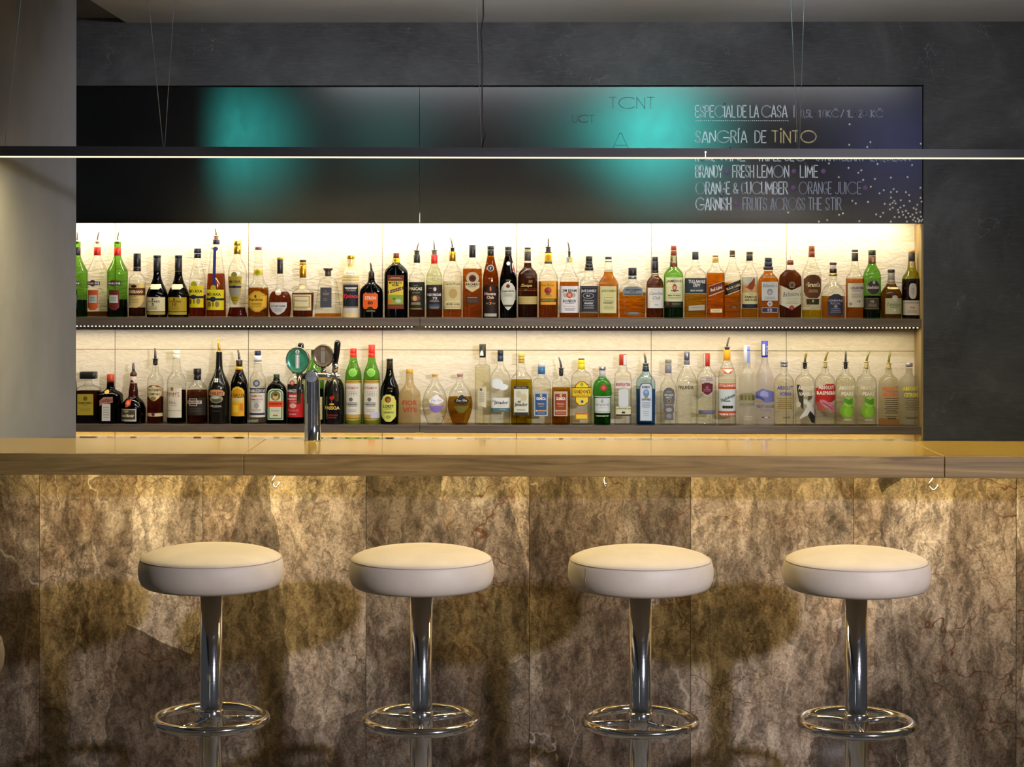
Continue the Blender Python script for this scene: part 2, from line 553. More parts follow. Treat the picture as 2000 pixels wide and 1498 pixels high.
# ------------------------------------------------------------------ menu board
board = thing('menu_board', (0, YW + 0.012, ZBB), 'long black chalkboard above the bottle shelves with chalk sangria recipe', 'chalkboard')
XSEAM = at(819, 300, YW).x
for a, b_ in ((-2.65, XSEAM - 0.001), (XSEAM + 0.001, XR - 0.004)):
    mb = MB()
    mb.box((a, 0, 0), (b_, 0.022, ZBT - ZBB - 0.006), BOARD)
    mb.build('panel', board)

# hand drawn stroke letters, unit height; lower case marks the wide round forms and the dotted i
def arc(cx, cy, rx, ry, a0, a1, n=18):
    return [(cx + rx * math.cos(math.radians(a0 + (a1 - a0) * i / n)), cy + ry * math.sin(math.radians(a0 + (a1 - a0) * i / n))) for i in range(n + 1)]
GL = {
 'A': (.46, [[(0, 0), (.21, 1), (.25, 1), (.46, 0)], [(.08, .3), (.38, .3)]]),
 'B': (.42, [[(0, 0), (0, 1), (.25, 1), (.37, .88), (.37, .64), (.24, .52), (0, .52)], [(.24, .52), (.42, .4), (.42, .12), (.27, 0), (0, 0)]]),
 'C': (.42, [arc(.24, .5, .24, .5, 50, 310)]), 'c': (.86, [arc(.5, .5, .5, .5, 42, 318)]),
 'D': (.44, [[(0, 0), (0, 1), (.22, 1), (.4, .85), (.44, .6), (.44, .4), (.4, .15), (.22, 0), (0, 0)]]),
 'E': (.36, [[(.36, 1), (0, 1), (0, 0), (.36, 0)], [(0, .5), (.3, .5)]]), 'F': (.34, [[(.34, 1), (0, 1), (0, 0)], [(0, .5), (.28, .5)]]),
 'G': (.46, [arc(.24, .5, .24, .5, 55, 350), [(.47, .42), (.26, .42)]]), 'g': (.95, [arc(.5, .5, .5, .5, 42, 350), [(.99, .42), (.5, .42)]]),
 'H': (.42, [[(0, 0), (0, 1)], [(.42, 0), (.42, 1)], [(0, .5), (.42, .5)]]), 'I': (.04, [[(.02, 0), (.02, 1)]]),
 'i': (.06, [[(.03, 0), (.03, .95)], arc(.03, 1.14, .03, .03, 0, 360, 8)]), 'í': (.1, [[(.03, 0), (.03, .95)], [(.02, 1.06), (.1, 1.2)]]),
 'J': (.34, [[(.34, 1), (.34, .2), (.26, .03), (.1, 0), (0, .15)]]), 'K': (.42, [[(0, 0), (0, 1)], [(.4, 1), (0, .45), (.42, 0)]]),
 'L': (.34, [[(0, 1), (0, 0), (.34, 0)]]), 'M': (.56, [[(0, 0), (.03, 1), (.28, .25), (.53, 1), (.56, 0)]]), 'N': (.44, [[(0, 0), (0, 1), (.44, 0), (.44, 1)]]),
 'O': (.42, [arc(.21, .5, .21, .5, 0, 360)]), 'o': (1.0, [arc(.5, .5, .5, .5, 0, 360, 26)]),
 'P': (.38, [[(0, 0), (0, 1), (.26, 1), (.38, .86), (.38, .62), (.26, .48), (0, .48)]]), 'Q': (.5, [arc(.24, .5, .24, .5, 0, 360), [(.3, .2), (.52, -.08)]]),
 'R': (.42, [[(0, 0), (0, 1), (.26, 1), (.38, .86), (.38, .64), (.26, .5), (0, .5)], [(.2, .5), (.42, 0)]]),
 'S': (.38, [[(.37, .82), (.3, .96), (.17, 1), (.04, .92), (.01, .74), (.08, .58), (.28, .44), (.37, .28), (.34, .1), (.2, 0), (.06, .05), (0, .2)]]),
 'T': (.4, [[(0, 1), (.4, 1)], [(.2, 1), (.2, 0)]]), 'U': (.42, [[(0, 1), (0, .2), (.08, .04), (.21, 0), (.34, .04), (.42, .2), (.42, 1)]]),
 'V': (.44, [[(0, 1), (.22, 0), (.44, 1)]]), 'W': (.66, [[(0, 1), (.16, 0), (.33, .8), (.5, 0), (.66, 1)]]), 'Y': (.42, [[(0, 1), (.21, .45), (.42, 1)], [(.21, .45), (.21, 0)]]),
 '0': (.36, [arc(.18, .5, .18, .5, 0, 360)]), '1': (.14, [[(0, .82), (.13, 1), (.13, 0)]]), '2': (.36, [[(.01, .8), (.08, .96), (.2, 1), (.33, .92), (.34, .72), (.0, 0), (.36, 0)]]),
 '5': (.36, [[(.34, 1), (.05, 1), (.02, .58), (.2, .62), (.34, .5), (.36, .25), (.27, .04), (.12, 0), (0, .1)]]),
 '8': (.36, [arc(.18, .75, .15, .25, 0, 360, 14), arc(.18, .26, .18, .26, 0, 360, 14)]), '.': (.06, [arc(.03, .03, .03, .03, 0, 360, 6)]), ',': (.08, [[(.05, .06), (0, -.14)]]),
 '/': (.4, [[(0, -.02), (.38, 1.02)]]), '|': (.04, [[(.02, 0), (.02, 1)]]), '*': (.1, [arc(.05, .45, .05, .07, 0, 360, 8)]),
 'č': (.86, [arc(.5, .5, .5, .5, 42, 318), [(.36, 1.22), (.5, 1.06), (.64, 1.22)]]),
 '&': (.46, [[(.46, .0), (.06, .72), (.08, .92), (.2, 1), (.32, .92), (.33, .74), (.04, .42), (0, .2), (.1, .03), (.24, 0), (.38, .1), (.46, .34)]]),
 ' ': (.2, []),
}
def lay(text, x0, x1, y0, y1, gap=.13):
    """strokes in photo-zoom units (4 per pixel) laid out on the board plane"""
    ws = [GL[ch][0] for ch in text]
    tot = sum(ws) + gap * (len(text) - 1)
    sx, sy = (x1 - x0) / tot, (y0 - y1)
    cur, out = 0.0, []
    for ch, w in zip(text, ws):
        for st in GL[ch][1]:
            out.append([(x0 + (cur + p[0]) * sx, y0 - p[1] * sy) for p in st])
        cur += w + gap
    return out
def bpt(u, v, off=0.001):
    p = at(1330 + u / 4, 160 + v / 4, YW + 0.012)
    return Vector((p.x, -off, p.z - ZBB))
CHALK = plain('d4dee8', 0.9, 0, 0.1)
CHALK_SHADED = plain('a8b0c4', 0.9, 0, 0.1)  # same chalk, toned down for the weaker light on the right
chalk = MB()
line_key = None
def stroke(pts, width, m, off=0.0008):
    P = [bpt(*p, off) for p in pts]
    mi = chalk.slot(m)
    width *= 0.9 + 0.2 * random.random()
    for p, q in zip(P, P[1:]):
        d = q - p
        if d.length < 1e-6:
            continue
        d.normalize()
        nrm = Vector((-d.z, 0, d.x)) * width / 2
        e = d * width * 0.35
        chalk.face([chalk.bm.verts.new(v) for v in (p - e + nrm, p - e - nrm, q + e - nrm, q + e + nrm)], mi)
for txt, x0, x1, y0, y1, w, m in (
    ('ESPEciAL', 112, 424, 275, 185, .0042, CHALK), ('DE', 443, 508, 275, 185, .0042, CHALK), ('LA', 540, 605, 275, 185, .0042, CHALK), ('cASA', 630, 828, 275, 185, .0042, CHALK),
    ('|', 881, 885, 275, 185, .0042, CHALK_SHADED), ('0,5L', 938, 1028, 275, 220, .0030, CHALK_SHADED), ('*', 1046, 1056, 275, 220, .0034, CHALK_SHADED), ('1.0Kč', 1078, 1232, 275, 220, .0030, CHALK_SHADED),
    ('/', 1248, 1272, 275, 220, .0030, CHALK_SHADED), ('1L', 1298, 1340, 275, 220, .0030, CHALK_SHADED), ('*', 1356, 1366, 275, 220, .0034, CHALK_SHADED), ('28CKč', 1390, 1575, 275, 220, .0030, CHALK_SHADED),
    ('SANgRíA', 114, 515, 474, 382, .0042, CHALK), ('DE', 578, 664, 474, 382, .0042, CHALK),
    ('HoUSE', 114, 262, 618, 528, .0040, CHALK), ('WiNE', 300, 500, 618, 528, .0040, CHALK), ('TRiPLE', 600, 780, 618, 528, .0040, CHALK), ('SEc', 812, 962, 618, 528, .0040, CHALK),
    ('STRAWBERRY', 1056, 1435, 618, 528, .0036, CHALK_SHADED), ('LiQUEUR', 1480, 1790, 618, 528, .0036, CHALK_SHADED),
    ('BRANDY', 114, 322, 745, 652, .0046, CHALK), ('FRESH', 404, 568, 745, 652, .0042, CHALK), ('LEMoN', 597, 842, 745, 652, .0042, CHALK), ('LiME', 932, 1068, 745, 652, .0040, CHALK),
    ('oRANGE', 116, 380, 875, 782, .0044, CHALK), ('&', 411, 444, 870, 790, .0038, CHALK), ('CUcUMBER', 473, 832, 875, 782, .0042, CHALK), ('oRANGE', 922, 1175, 875, 782, .0034, CHALK_SHADED), ('JUicE', 1206, 1408, 875, 782, .0030, CHALK_SHADED),
    ('gARNiSH', 116, 390, 1000, 905, .0044, CHALK), ('FRUiTS', 484, 670, 1000, 905, .0034, CHALK_SHADED), ('AcRoSS', 702, 968, 1000, 905, .0034, CHALK_SHADED), ('THE', 996, 1098, 1000, 905, .0034, CHALK_SHADED), ('STiR', 1132, 1252, 1000, 905, .0032, CHALK_SHADED)):
    if line_key is not None:
        chalk.build('chalk_word', board, fix=False)
        chalk = MB()
    line_key = y0
    for st in lay(txt, x0, x1, y0, y1):
        stroke(st, w, m)
chalk.build('chalk_word', board, fix=False)
chalk = MB()
for k in range(45):
    u = 118 + k * 16.3
    stroke([(u - 2.4, 303), (u + 2.4, 303)], .0026, CHALK)
chalk.build('dotted_underline', board, fix=False)
chalk = MB()
# faint wiped sketches in the left half
GHOST = plain('0a1010', 0.3, 0, 0.4)
for txt, px, py, s in (('TcNT', 1190, 190, 22), ('UcT', 1118, 225, 14), ('A', 1195, 260, 34)):
    for st in lay(txt, (px - 1330) * 4, (px - 1330 + s * len(txt)) * 4, (py - 160 + s) * 4, (py - 160) * 4):
        stroke(st, .003, GHOST)
chalk.build('wiped_chalk_marks', board, fix=False)

def star(mb, c, r, m, rot=0.0, th=0.0012):
    mi = mb.slot(m)
    pts = [(r * (1.0 if k % 2 == 0 else 0.45), rot + math.pi / 2 + k * math.pi / 5) for k in range(10)]
    fr = [mb.bm.verts.new((c[0] + q * math.cos(a), c[1] - th, c[2] + q * math.sin(a))) for q, a in pts]
    bk = [mb.bm.verts.new((c[0] + q * math.cos(a), c[1] + 0.0008, c[2] + q * math.sin(a))) for q, a in pts]
    ctr = mb.bm.verts.new((c[0], c[1] - th * 1.6, c[2]))
    for k in range(10):
        mb.face([fr[k], fr[(k + 1) % 10], ctr], mi)
        mb.face([fr[k], bk[k], bk[(k + 1) % 10], fr[(k + 1) % 10]], mi)
STARM = plain('f0ead8', 0.5)
GOLDSTAR = plain('d8cc94', 0.5)
mb = MB()
for st in lay('TiNTo', 712, 1055, 474, 382, .15):
    acc = 0.0
    for (a, b_) in zip(st, st[1:]):
        d = math.hypot(b_[0] - a[0], b_[1] - a[1])
        k = max(1, int(round(d / 9.0)))
        for j in range(k):
            u, v = a[0] + (b_[0] - a[0]) * j / k, a[1] + (b_[1] - a[1]) * j / k
            star(mb, bpt(u + random.uniform(-1, 1), v + random.uniform(-1, 1)), 0.0038, GOLDSTAR, random.random())
tag(mb.build('star_lettering', board), 'word spelled in tiny golden stars')
STARS = '1317,331 1314,491 1479,471 1455,509 1873,483 1156,637 1309,672 1409,691 1385,710 1535,641 1805,650 1233,744 1423,766 1515,758 1640,748 1770,743 1483,819 1584,846 1551,870 1640,861 1661,838 1686,858 1757,861 1782,884 1871,826 1872,905 1640,904 1666,930 1717,925 1786,931 1880,935 1338,929 1365,949 1461,938 1591,953 1633,957 1653,945 1676,950 1742,967 1846,959 1632,996 1654,984 1714,981 1695,999 1818,986 1837,996 1838,1023 1870,1017 1699,1019 1730,1015 1757,1007 1775,1027 1735,1038 1757,1058 1809,1037 1792,1052 1824,1060 1579,1023 1525,1035 1558,1053 1669,1056 1705,1056 1814,1077 1832,1090 1850,1068 1862,1080 1875,1052 1886,1076 1878,1088 1858,1091 1640,1091 1765,1091 1393,1088 1235,1038 1265,1027 1142,1079 1077,1091 837,1020'
for s in STARS.split():
    u, v = map(float, s.split(','))
    mb = MB()
    star(mb, bpt(u, v), 0.0052, STARM, random.random() * 1.2)
    mb.build('star_sticker', board)
DOTM = plain('6e5480', 0.8)
for u, v in ((355, 702), (882, 699), (1113, 698), (877, 828), (1440, 828), (432, 955), (550, 575), (1010, 575)):
    mb = MB()
    mb.lathe([(0, .0105), (.0015, .0105), (.0022, .006), (.0025, .0)], DOTM, 14)
    o = mb.build('bullet_dot', board, bpt(u, v, -0.0005))
    o.rotation_euler = (math.pi / 2, 0, 0)
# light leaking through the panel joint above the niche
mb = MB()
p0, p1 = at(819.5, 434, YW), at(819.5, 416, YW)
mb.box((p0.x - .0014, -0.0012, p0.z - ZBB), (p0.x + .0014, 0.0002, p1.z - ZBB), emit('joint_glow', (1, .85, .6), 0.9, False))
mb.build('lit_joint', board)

# ------------------------------------------------------------------ shelves
DIODE = emit('led_diode', (1.0, 0.86, 0.55), 6.0, False)
DIODELO = emit('led_diode_dim', (1.0, 0.86, 0.55), 2.0, False)
for nm, zt, zb, lab, dots in (('wall_shelf', ZUF, ZUB, 'upper grey oak bottle shelf with a row of tiny lights beneath', True),
                              ('wall_shelf', ZLF, ZLB, 'lower grey oak bottle shelf just above the bar counter', False)):
    sh = thing(nm, (0, YW, zb), lab, 'shelf', 'bottle shelves in the lit niche')
    js = at(820, 640, YW).x
    for a, b_ in ((-2.68, js - 0.0008), (js + 0.0008, XR - 0.009)):
        mb = MB()
        mb.box((a, 0, 0), (b_, YN - YW, zt - zb), SHELFWOOD, 0.0012)
        mb.build('board', sh)
    mb = MB()
    ALU = plain('14120e', 0.9, 0, 0.1)
    x = at(146, 640, YW).x - 0.3
    for (a, b_) in ((x, js - 0.016), (js + 0.018, XR - 0.012)):
        mb.box((a, 0.003, -0.0012), (b_, 0.023, 0), ALU)
        if dots:
            mb.box((a, 0.0225, -0.0058), (b_, 0.0235, 0), ALU)
        k = 0
        pitch = 0.0159
        while a + 0.006 + k * pitch < b_ - 0.004:
            q = a + 0.006 + k * pitch
            if dots:
                mb.box((q - .0024, 0.0025, -0.0038), (q + .0024, 0.0068, -0.001), DIODE)
            k += 1
    mb.build('led_strip', sh)

# ------------------------------------------------------------------ bar: countertop slabs, carcass, stone panels, worktop
YF, YBK, YS = 5.27, 5.745, 5.60
ZT = at(1000, 888.3, YF).z
ZTB = at(1000, 930.8, YF).z
xa, xb = at(476, 905, YF).x, at(1845, 905, YF).x
for (a, b_), lab in (((XL + 0.002, xa - .0008), 'left oak countertop slab of the bar meeting the grey wall'), ((xa + .0008, xb - .0008), 'long middle oak countertop slab of the bar carrying the tap'),
                     ((xb + .0008, 2.3), 'right oak countertop slab of the bar in front of dark wall')):
    mb = MB()
    mb.box((a, YF, ZTB), (b_, YBK, ZT), OAK, 0.0015)
    ti = mb.slot(OAKTOP)
    for f in mb.bm.faces:
        f.normal_update()
        if f.calc_center_median().z > ZT - 1e-4:
            f.material_index = ti
    tag(mb.build('countertop'), lab, 'countertop', 'oak slabs of the counter')
bar = thing('bar_counter', (0, YS, 0), 'bar body clad in polished brown grey marble panels behind the stools', 'bar')
mb = MB()
mb.box((XL + 0.004, 0.021, 0), (2.3, 0.72, 0.965), plain('2a2622', 0.7))
mb.box((XL + 0.004, 0.021, 0.965), (2.3, 0.135, ZTB - 0.001), plain('2a2622', 0.7))
mb.build('carcass', bar)
px_edges = [-242, 77, 396, 715, 1034, 1349, 1667, 1985, 2304]
for a, b_ in zip(px_edges, px_edges[1:]):
    x0 = max(at(a, 1100, YS).x, XL + 0.004)
    x1 = min(at(b_, 1100, YS).x, 2.3)
    mb = MB()
    mb.box((x0 + .0006 , 0, 0), (x1 - .0006, 0.02, ZTB - 0.001), STONE, 0.0008)
    mb.build('stone_panel', bar)
mb = MB()
mb.box((XL + 0.004, YBK + 0.002, 0.966), (2.3, 6.392, at(1000, 855, 6.39).z), STEEL, 0.001)
tag(mb.build('worktop'), 'narrow mirror bright steel worktop behind the oak counter', 'worktop')

# hooks under the counter
for px, kind in ((372, 1), (538, 0), (1181, 2), (1822, 3)):
    h = at(px, 931, 5.33)
    rt = thing('bag_hook', (h.x, 5.33, ZTB), ('steel hook under counter left of the left slab joint', 'steel coat hook under the counter between first and second stool',
               'steel coat hook under the counter above the third stool', 'steel coat hook under the counter at the right slab joint')[kind if kind != 0 else 1] if kind != 1 else 'short steel hook tip under the left countertop slab', 'hook', 'hooks under the counter')
    mb = MB()
    mb.lathe([(-0.003, .009), (0, .009)], CHROME, 16)
    mb.build('mounting_plate', rt)
    mb = MB()
    if kind == 1:
        mb.tube([(0, 0, 0), (-.004, 0, -.003), (.006, 0, -.006)], .0022, CHROME, 8)
    else:
        sw = {0: 1.0, 2: 0.28, 3: 1.25}[kind]
        pts = [(0, 0, 0), (0, 0, -.006), (-.004 * sw, 0, -.013), (-.0085 * sw, 0, -.021), (-.008 * sw, 0, -.030), (-.003 * sw, 0, -.038), (.003 * sw, 0, -.0395), (.008 * sw, 0, -.034), (.0105 * sw, 0, -.026)]
        if kind == 2:
            pts = [(p[0], p[0] * 2.6, p[2]) for p in pts]
        mb.tube(pts, .0022, CHROME, 8)
        mb.lathe([(-.0028, .0005), (-.002, .0024), (0, .003), (.002, .0024), (.0028, .0005)], CHROME, 10, org=pts[-1])
    mb.build('hook', rt)

# ------------------------------------------------------------------ bar stools
def make_stool(x, y, label, turn=0.0):
    r = thing('bar_stool', (x, y, 0), label, 'bar stool', 'cream topped chrome bar stools at the bar')
    r.rotation_euler = (0, 0, turn)
    mb = MB()
    P = [(.752, .10), (.752, .165), (.755, .176), (.762, .184), (.776, .1895), (.79, .1915), (.805, .191), (.818, .1885), (.824, .1865), (.8265, .1845)]
    mb.lathe(P, VINYL, 72, cap1=False)
    Q = [(.8265, .1845)] + [(.8275 + .031 * (1 - math.sin(math.pi / 2 * k / 16) ** 2.4) ** .66, .1838 * math.sin(math.pi / 2 * k / 16)) for k in range(16, -1, -1)]
    mb.lathe(Q, VINYL, 72, cap0=False)
    seat = mb.build('seat', r)
    mb = MB()
    mb.tube([(.1858 * math.cos(a), .1858 * math.sin(a), .8268) for a in [2 * math.pi * k / 72 for k in range(72)]], .0013, plain('a89a88', .5), 6, True)
    mb.tube([(.1888, .0, .822), (.1922, 0, .79), (.186, 0, .764)], .0007, plain('8a7c6c', .5), 5)
    mb.build('seam_piping', seat)
    mb = MB()
    mb.lathe([(.012, .0292), (.40, .0292), (.752, .0292)], CHROME, 40)
    mb.build('post', r)
    mb = MB()
    mb.lathe([(0, .21), (.006, .21), (.012, .2), (.02, .06), (.05, .034), (.055, .0295)], CHROME, 56)
    mb.build('base', r)
    zr = .4
    mb = MB()
    mb.tube([(.1435 * math.cos(a), .1435 * math.sin(a), zr) for a in [2 * math.pi * k / 72 for k in range(72)]], .0122, CHROME, 16, True)
    ring = mb.build('foot_ring', r)
    mb = MB()
    mb.lathe([(zr - .02, .0305), (zr - .018, .0335), (zr + .022, .0335), (zr + .026, .0305)], CHROME, 40)
    mb.build('collar', ring)
    for k in range(3):
        a = 2 * math.pi * k / 3 + math.pi / 2 + .1
        mb = MB()
        mb.tube([(.03 * math.cos(a), .03 * math.sin(a), zr), (.1425 * math.cos(a), .1425 * math.sin(a), zr)], .008, CHROME, 12)
        mb.build('spoke', ring)
    return r

def copy_tree(o, parent=None):
    c = o.copy()
    COL.objects.link(c)
    if parent is not None:
        c.parent = parent
    for ch in [k for k in bpy.data.objects if k.parent == o]:
        copy_tree(ch, c)
    return c
YST = 4.93
sx = [at(p, 1110, YST).x for p in (412.5, 823, 1251, 1672.5)]
names = ['leftmost of the four cream bar stools standing before the marble bar', 'second cream bar stool from the left, nearly below the hanging cord',
         'third cream bar stool, with a vertical side seam facing left', 'rightmost cream bar stool at the marble bar']
first = make_stool(sx[0], YST, names[0], 0.5)
for i in (1, 2, 3):
    s = copy_tree(first)
    s.location = (sx[i], YST, 0)
    s.rotation_euler = (0, 0, (0.5, 1.0, math.pi + 0.68, 0.9)[i])
    s['label'] = names[i]
s = copy_tree(first)
s.location = (at(2.2, 1312, 3.78).x - 0.1915, 3.78, 0)
s['label'] = 'nearest bar stool, only a sliver of cream seat at the left edge'

# ------------------------------------------------------------------ pendant light bar
YP = 5.58
a0, a1 = at(0, 285.2, YP), at(2000, 291.6, YP)
b0, b1 = at(0, 304.6, YP), at(2000, 307.8, YP)
pend = thing('pendant_lamp', (0, YP, 0), 'long black linear pendant lamp hanging on wires above the counter', 'lamp')
dirv = (a1 - a0).normalized()
def along(p, q, x):
    return p + (q - p) * ((x - p.x) / (q.x - p.x))
XA, XB = XL + 0.01, 2.25
mb = MB()
HOUS = make_wood('black_stained_housing', '1c1c1f', '26262a', '303035', 0.5)
LAMPM = emit('lamp_diffuser', (1.0, 0.80, 0.38), 185)
def prism(mb, xa, xb, ta, tb, ba, bb, y0, y1, m):
    mi = mb.slot(m)
    v = []
    for x in (xa, xb):
        zt, zb = along(ta, tb, x).z, along(ba, bb, x).z
        v += [mb.bm.verts.new((x, y0 - YP, zb)), mb.bm.verts.new((x, y1 - YP, zb)), mb.bm.verts.new((x, y1 - YP, zt)), mb.bm.verts.new((x, y0 - YP, zt))]
    for q in ((0, 1, 2, 3), (4, 7, 6, 5), (0, 4, 5, 1), (1, 5, 6, 2), (2, 6, 7, 3), (3, 7, 4, 0)):
        mb.face([v[i] for i in q], mi)
prism(mb, XA, XB, a0, a1, b0, b1, YP, YP + 0.034, HOUS)
mb.build('housing', pend)
dz = Vector((0, 0, .0048))
e = Vector((0, 0, .0001))
mb = MB()
prism(mb, XA + .002, XB - .002, b0 - e, b1 - e, b0 - dz, b1 - dz, YP + .001, YP + 0.004, emit('lamp_edge', (1.0, 0.90, 0.66), 1.1, False))
mb.build('lit_edge', pend)
mb = MB()
prism(mb, XA + .002, XB - .002, b0 - e, b1 - e, b0 - dz * .3, b1 - dz * .3, YP + .005, YP + 0.032, LAMPM)
mb.build('diffuser', pend)
WIRE = plain('9a9a9c', 0.35, 0.6)
def up_wire(pts, r, m, name, lab=None):
    q = [at(px, py, YP) for px, py in pts]
    top = q[0] + (q[0] - q[1]) * ((ZC - q[0].z) / (q[0].z - q[1].z))
    P = [Vector((p.x, .017, p.z)) for p in [top] + q]
    mb = MB()
    mb.tube(P, r, m, 6)
    o = mb.build(name, pend)
    if lab:
        o['label'] = lab
for pts in ([(288, 0), (316.5, 287)], [(338, 0), (319.5, 287)], [(930, 0), (940.5, 290)], [(1546, 0), (1560, 290)], [(1572, 0), (1563, 290)], [(38, 0), (6, 286)]):
    up_wire(pts, .0010, WIRE, 'suspension_wire')
up_wire([(943.5, 0), (944, 30), (939.5, 60), (942, 110), (941.5, 180), (942, 240), (947.5, 262), (941, 288)], .0022, plain('0c0c0e', .5), 'power_cord')
mb = MB()
p0, p1, p2 = at(1378, 307, YP - .001), at(1378, 297, YP - .001), at(1378, 294, YP - .001)
JG = emit('joint_light', (1, .86, .6), 3.0, False)
mb.box((p0.x - .0009, -.0012, p0.z), (p0.x + .0009, .0, p1.z), JG)
mb.lathe([(-.003, .0004), (-.0015, .0024), (.0015, .0024), (.003, .0004)], JG, 10, org=(p0.x, -.001, p1.z))
mb.build('lit_joint', pend)

# ------------------------------------------------------------------ beer tap
YT = 5.69
tb_ = at(610.5, 860, YT)
tap = thing('beer_tap', (tb_.x, YT, ZT), 'chrome two badge beer tap column standing on the oak counter', 'beer tap')
MM = YT / F_PX
def tl(px, py, dy=0.0):
    p = at(px, py, YT)
    return Vector((p.x - tb_.x, dy, p.z - ZT))
ztop = tl(610, 722).z
mb = MB()
r1, r0 = .0212, .0252
mb.lathe([(0, r0 + .0006), (.003, r0 + .0006), (.0035, r0), (.05, r0 - .0008), (ztop - .028, r1), (ztop - .018, r1), (ztop - .010, r1 * .92), (ztop - .004, r1 * .68), (ztop, r1 * .2)], CHROME, 40)
mb.lathe([(ztop - .075, r1 + .0006), (ztop - .0735, r1 + .0009), (ztop - .072, r1 + .0006)], CHROME, 40)
mb.build('column', tap)
mb = MB()
zc_ = tl(610, 735).z
mb.tube([tl(590, 737), tl(600, 735), tl(625, 735), tl(664, 735)], [.009, .013, .013, .008], CHROME, 20)
mb.tube([tl(610, 735, -.024), tl(610, 735, .03)], [.017, .017], CHROME, 24)
for px in (640, 650, 657):
    mb.tube([tl(px - 2, 735), tl(px + 2, 735)], [.0135, .0135], CHROME, 18)
mb.tube([tl(588, 731), tl(586, 742)], [.012, .012], CHROME, 18)
mb.build('crossbar', tap)
SPOUT = plain('3a3836', 0.2, 0.7)
for top, bot in (((587, 732), (585, 788)), ((655, 738), (659, 783))):
    mb = MB()
    mb.tube([tl(*top, -.012), tl((top[0] + bot[0]) / 2, (top[1] + bot[1]) / 2, -.02), tl(*bot, -.022)], [.009, .0078, .0062], SPOUT, 14)
    mb.build('spout', tap)
for pts, rr in (([(661, 728), (659.5, 712), (659, 700)], [.0065, .008, .007]), ):
    pass
HANDLE = plain('0e0c0c', 0.18)
for base, tip, fat in (((655.5, 711), (659.5, 664.5), .0098), ((588, 700), (587, 669.5), .0092)):
    h = MB()
    A, Bp = tl(*base, .004), tl(*tip, .004)
    h.tube([A.lerp(Bp, t) for t in (0, .08, .3, .6, .85, .94, .985, 1)], [fat * k for k in (.55, .68, .85, .98, 1, .86, .55, .1)], HANDLE, 18)
    ho = h.build('handle', tap)
    h = MB()
    h.tube([tl(base[0] - 1, 731, .004), tl(base[0] - .5, base[1] + 6, .004), A], [.0062, .0088, .0066], CHROME, 16)
    h.build('ferrule', ho)
for (cx_, cy_), rx_, rz_, fc, rim, lab, dy, ty in (((582.6, 703), 23.5, 26.5, '3f8f78', '7a7e84', 'oval green tap badge with chrome rim', -.016, 0.0), ((631.3, 695), 21.0, 22.6, '75695c', '5a5a5c', 'round bronze tap badge with dark rim', -.006, 0.1)):
    c = tl(cx_, cy_, dy)
    RX, RZ = rx_ * MM, rz_ * MM
    be = bpy.data.objects.new('badge', None)
    mb = MB()
    mi = mb.slot(plain(rim, .18, .9)); fi = mb.slot(plain(fc, .22, .35))
    rings = []
    for s_, y_ in ((.98, .010), (1.0, .006), (1.0, 0), (.96, -.004), (.9, -.0045), (.88, -.002), (.5, -.004), (.02, -.0048)):
        ring = []
        for k in range(40):
            a = 2 * math.pi * k / 40
            sq = 1.0 - .12 * max(0, -math.sin(a)) ** 2 if rz_ > 26 else 1.0
            ring.append(mb.bm.verts.new((c.x + RX * s_ * sq * math.cos(a), c.y + y_, c.z + RZ * s_ * math.sin(a))))
        rings.append(ring)
    for j, (a, b_) in enumerate(zip(rings, rings[1:])):
        for k in range(40):
            mb.face([a[k], a[(k + 1) % 40], b_[(k + 1) % 40], b_[k]], mi if j < 4 else fi, True)
    mb.face(rings[0], mi); mb.face(rings[-1], fi)
    bo = tag(mb.build('badge', tap), lab)
    TAPB = globals().setdefault('TAPB', [])
    TAPB.append((bo, c, RX, RZ, rz_ > 26))
    mb = MB()
    mb.tube([Vector((c.x, c.y + .006, c.z - RZ * .9)), tl(cx_ + 1, 733, .0)], [.0075, .0085], CHROME, 14)
    mb.build('stem', tap)

# ------------------------------------------------------------------ bottles
TEXT_CACHE = {}
def text_tris(s, style):
    k = (s, style)
    if k not in TEXT_CACHE:
        cu = bpy.data.curves.new('lettering', 'FONT')
        cu.body = s
        cu.resolution_u = 1 if len(s) > 6 else 2
        if 'b' in style:
            cu.offset = 0.03
        if 'i' in style:
            cu.shear = 0.32
        ob = bpy.data.objects.new('lettering', cu)
        COL.objects.link(ob)
        dg = bpy.context.evaluated_depsgraph_get()
        me = bpy.data.meshes.new_from_object(ob.evaluated_get(dg))
        vs = [(v.co.x, v.co.y) for v in me.vertices]
        fs = [tuple(p.vertices) for p in me.polygons]
        bpy.data.objects.remove(ob); bpy.data.curves.remove(cu); bpy.data.meshes.remove(me)
        xs = [v[0] for v in vs]; ys = [v[1] for v in vs]
        mx, nx, my, ny = max(xs), min(xs), max(ys), min(ys)
        TEXT_CACHE[k] = ([((v[0] - nx) / (mx - nx) - .5, (v[1] - ny) / (my - ny) - .5) for v in vs], fs)
    return TEXT_CACHE[k]

def chaikin(p, it=2):
    for _ in range(it):
        q = [p[0]]
        for a, b in zip(p, p[1:]):
            q.append((a[0] * .8 + b[0] * .2, a[1] * .8 + b[1] * .2))
            q.append((a[0] * .2 + b[0] * .8, a[1] * .2 + b[1] * .8))
        q.append(p[-1])
        p = q
    return p

def interp(p, z):
    if z <= p[0][0]:
        return p[0][1]
    for (z0, w0), (z1, w1) in zip(p, p[1:]):
        if z <= z1:
            return w0 + (w1 - w0) * (z - z0) / max(z1 - z0, 1e-9)
    return p[-1][1]

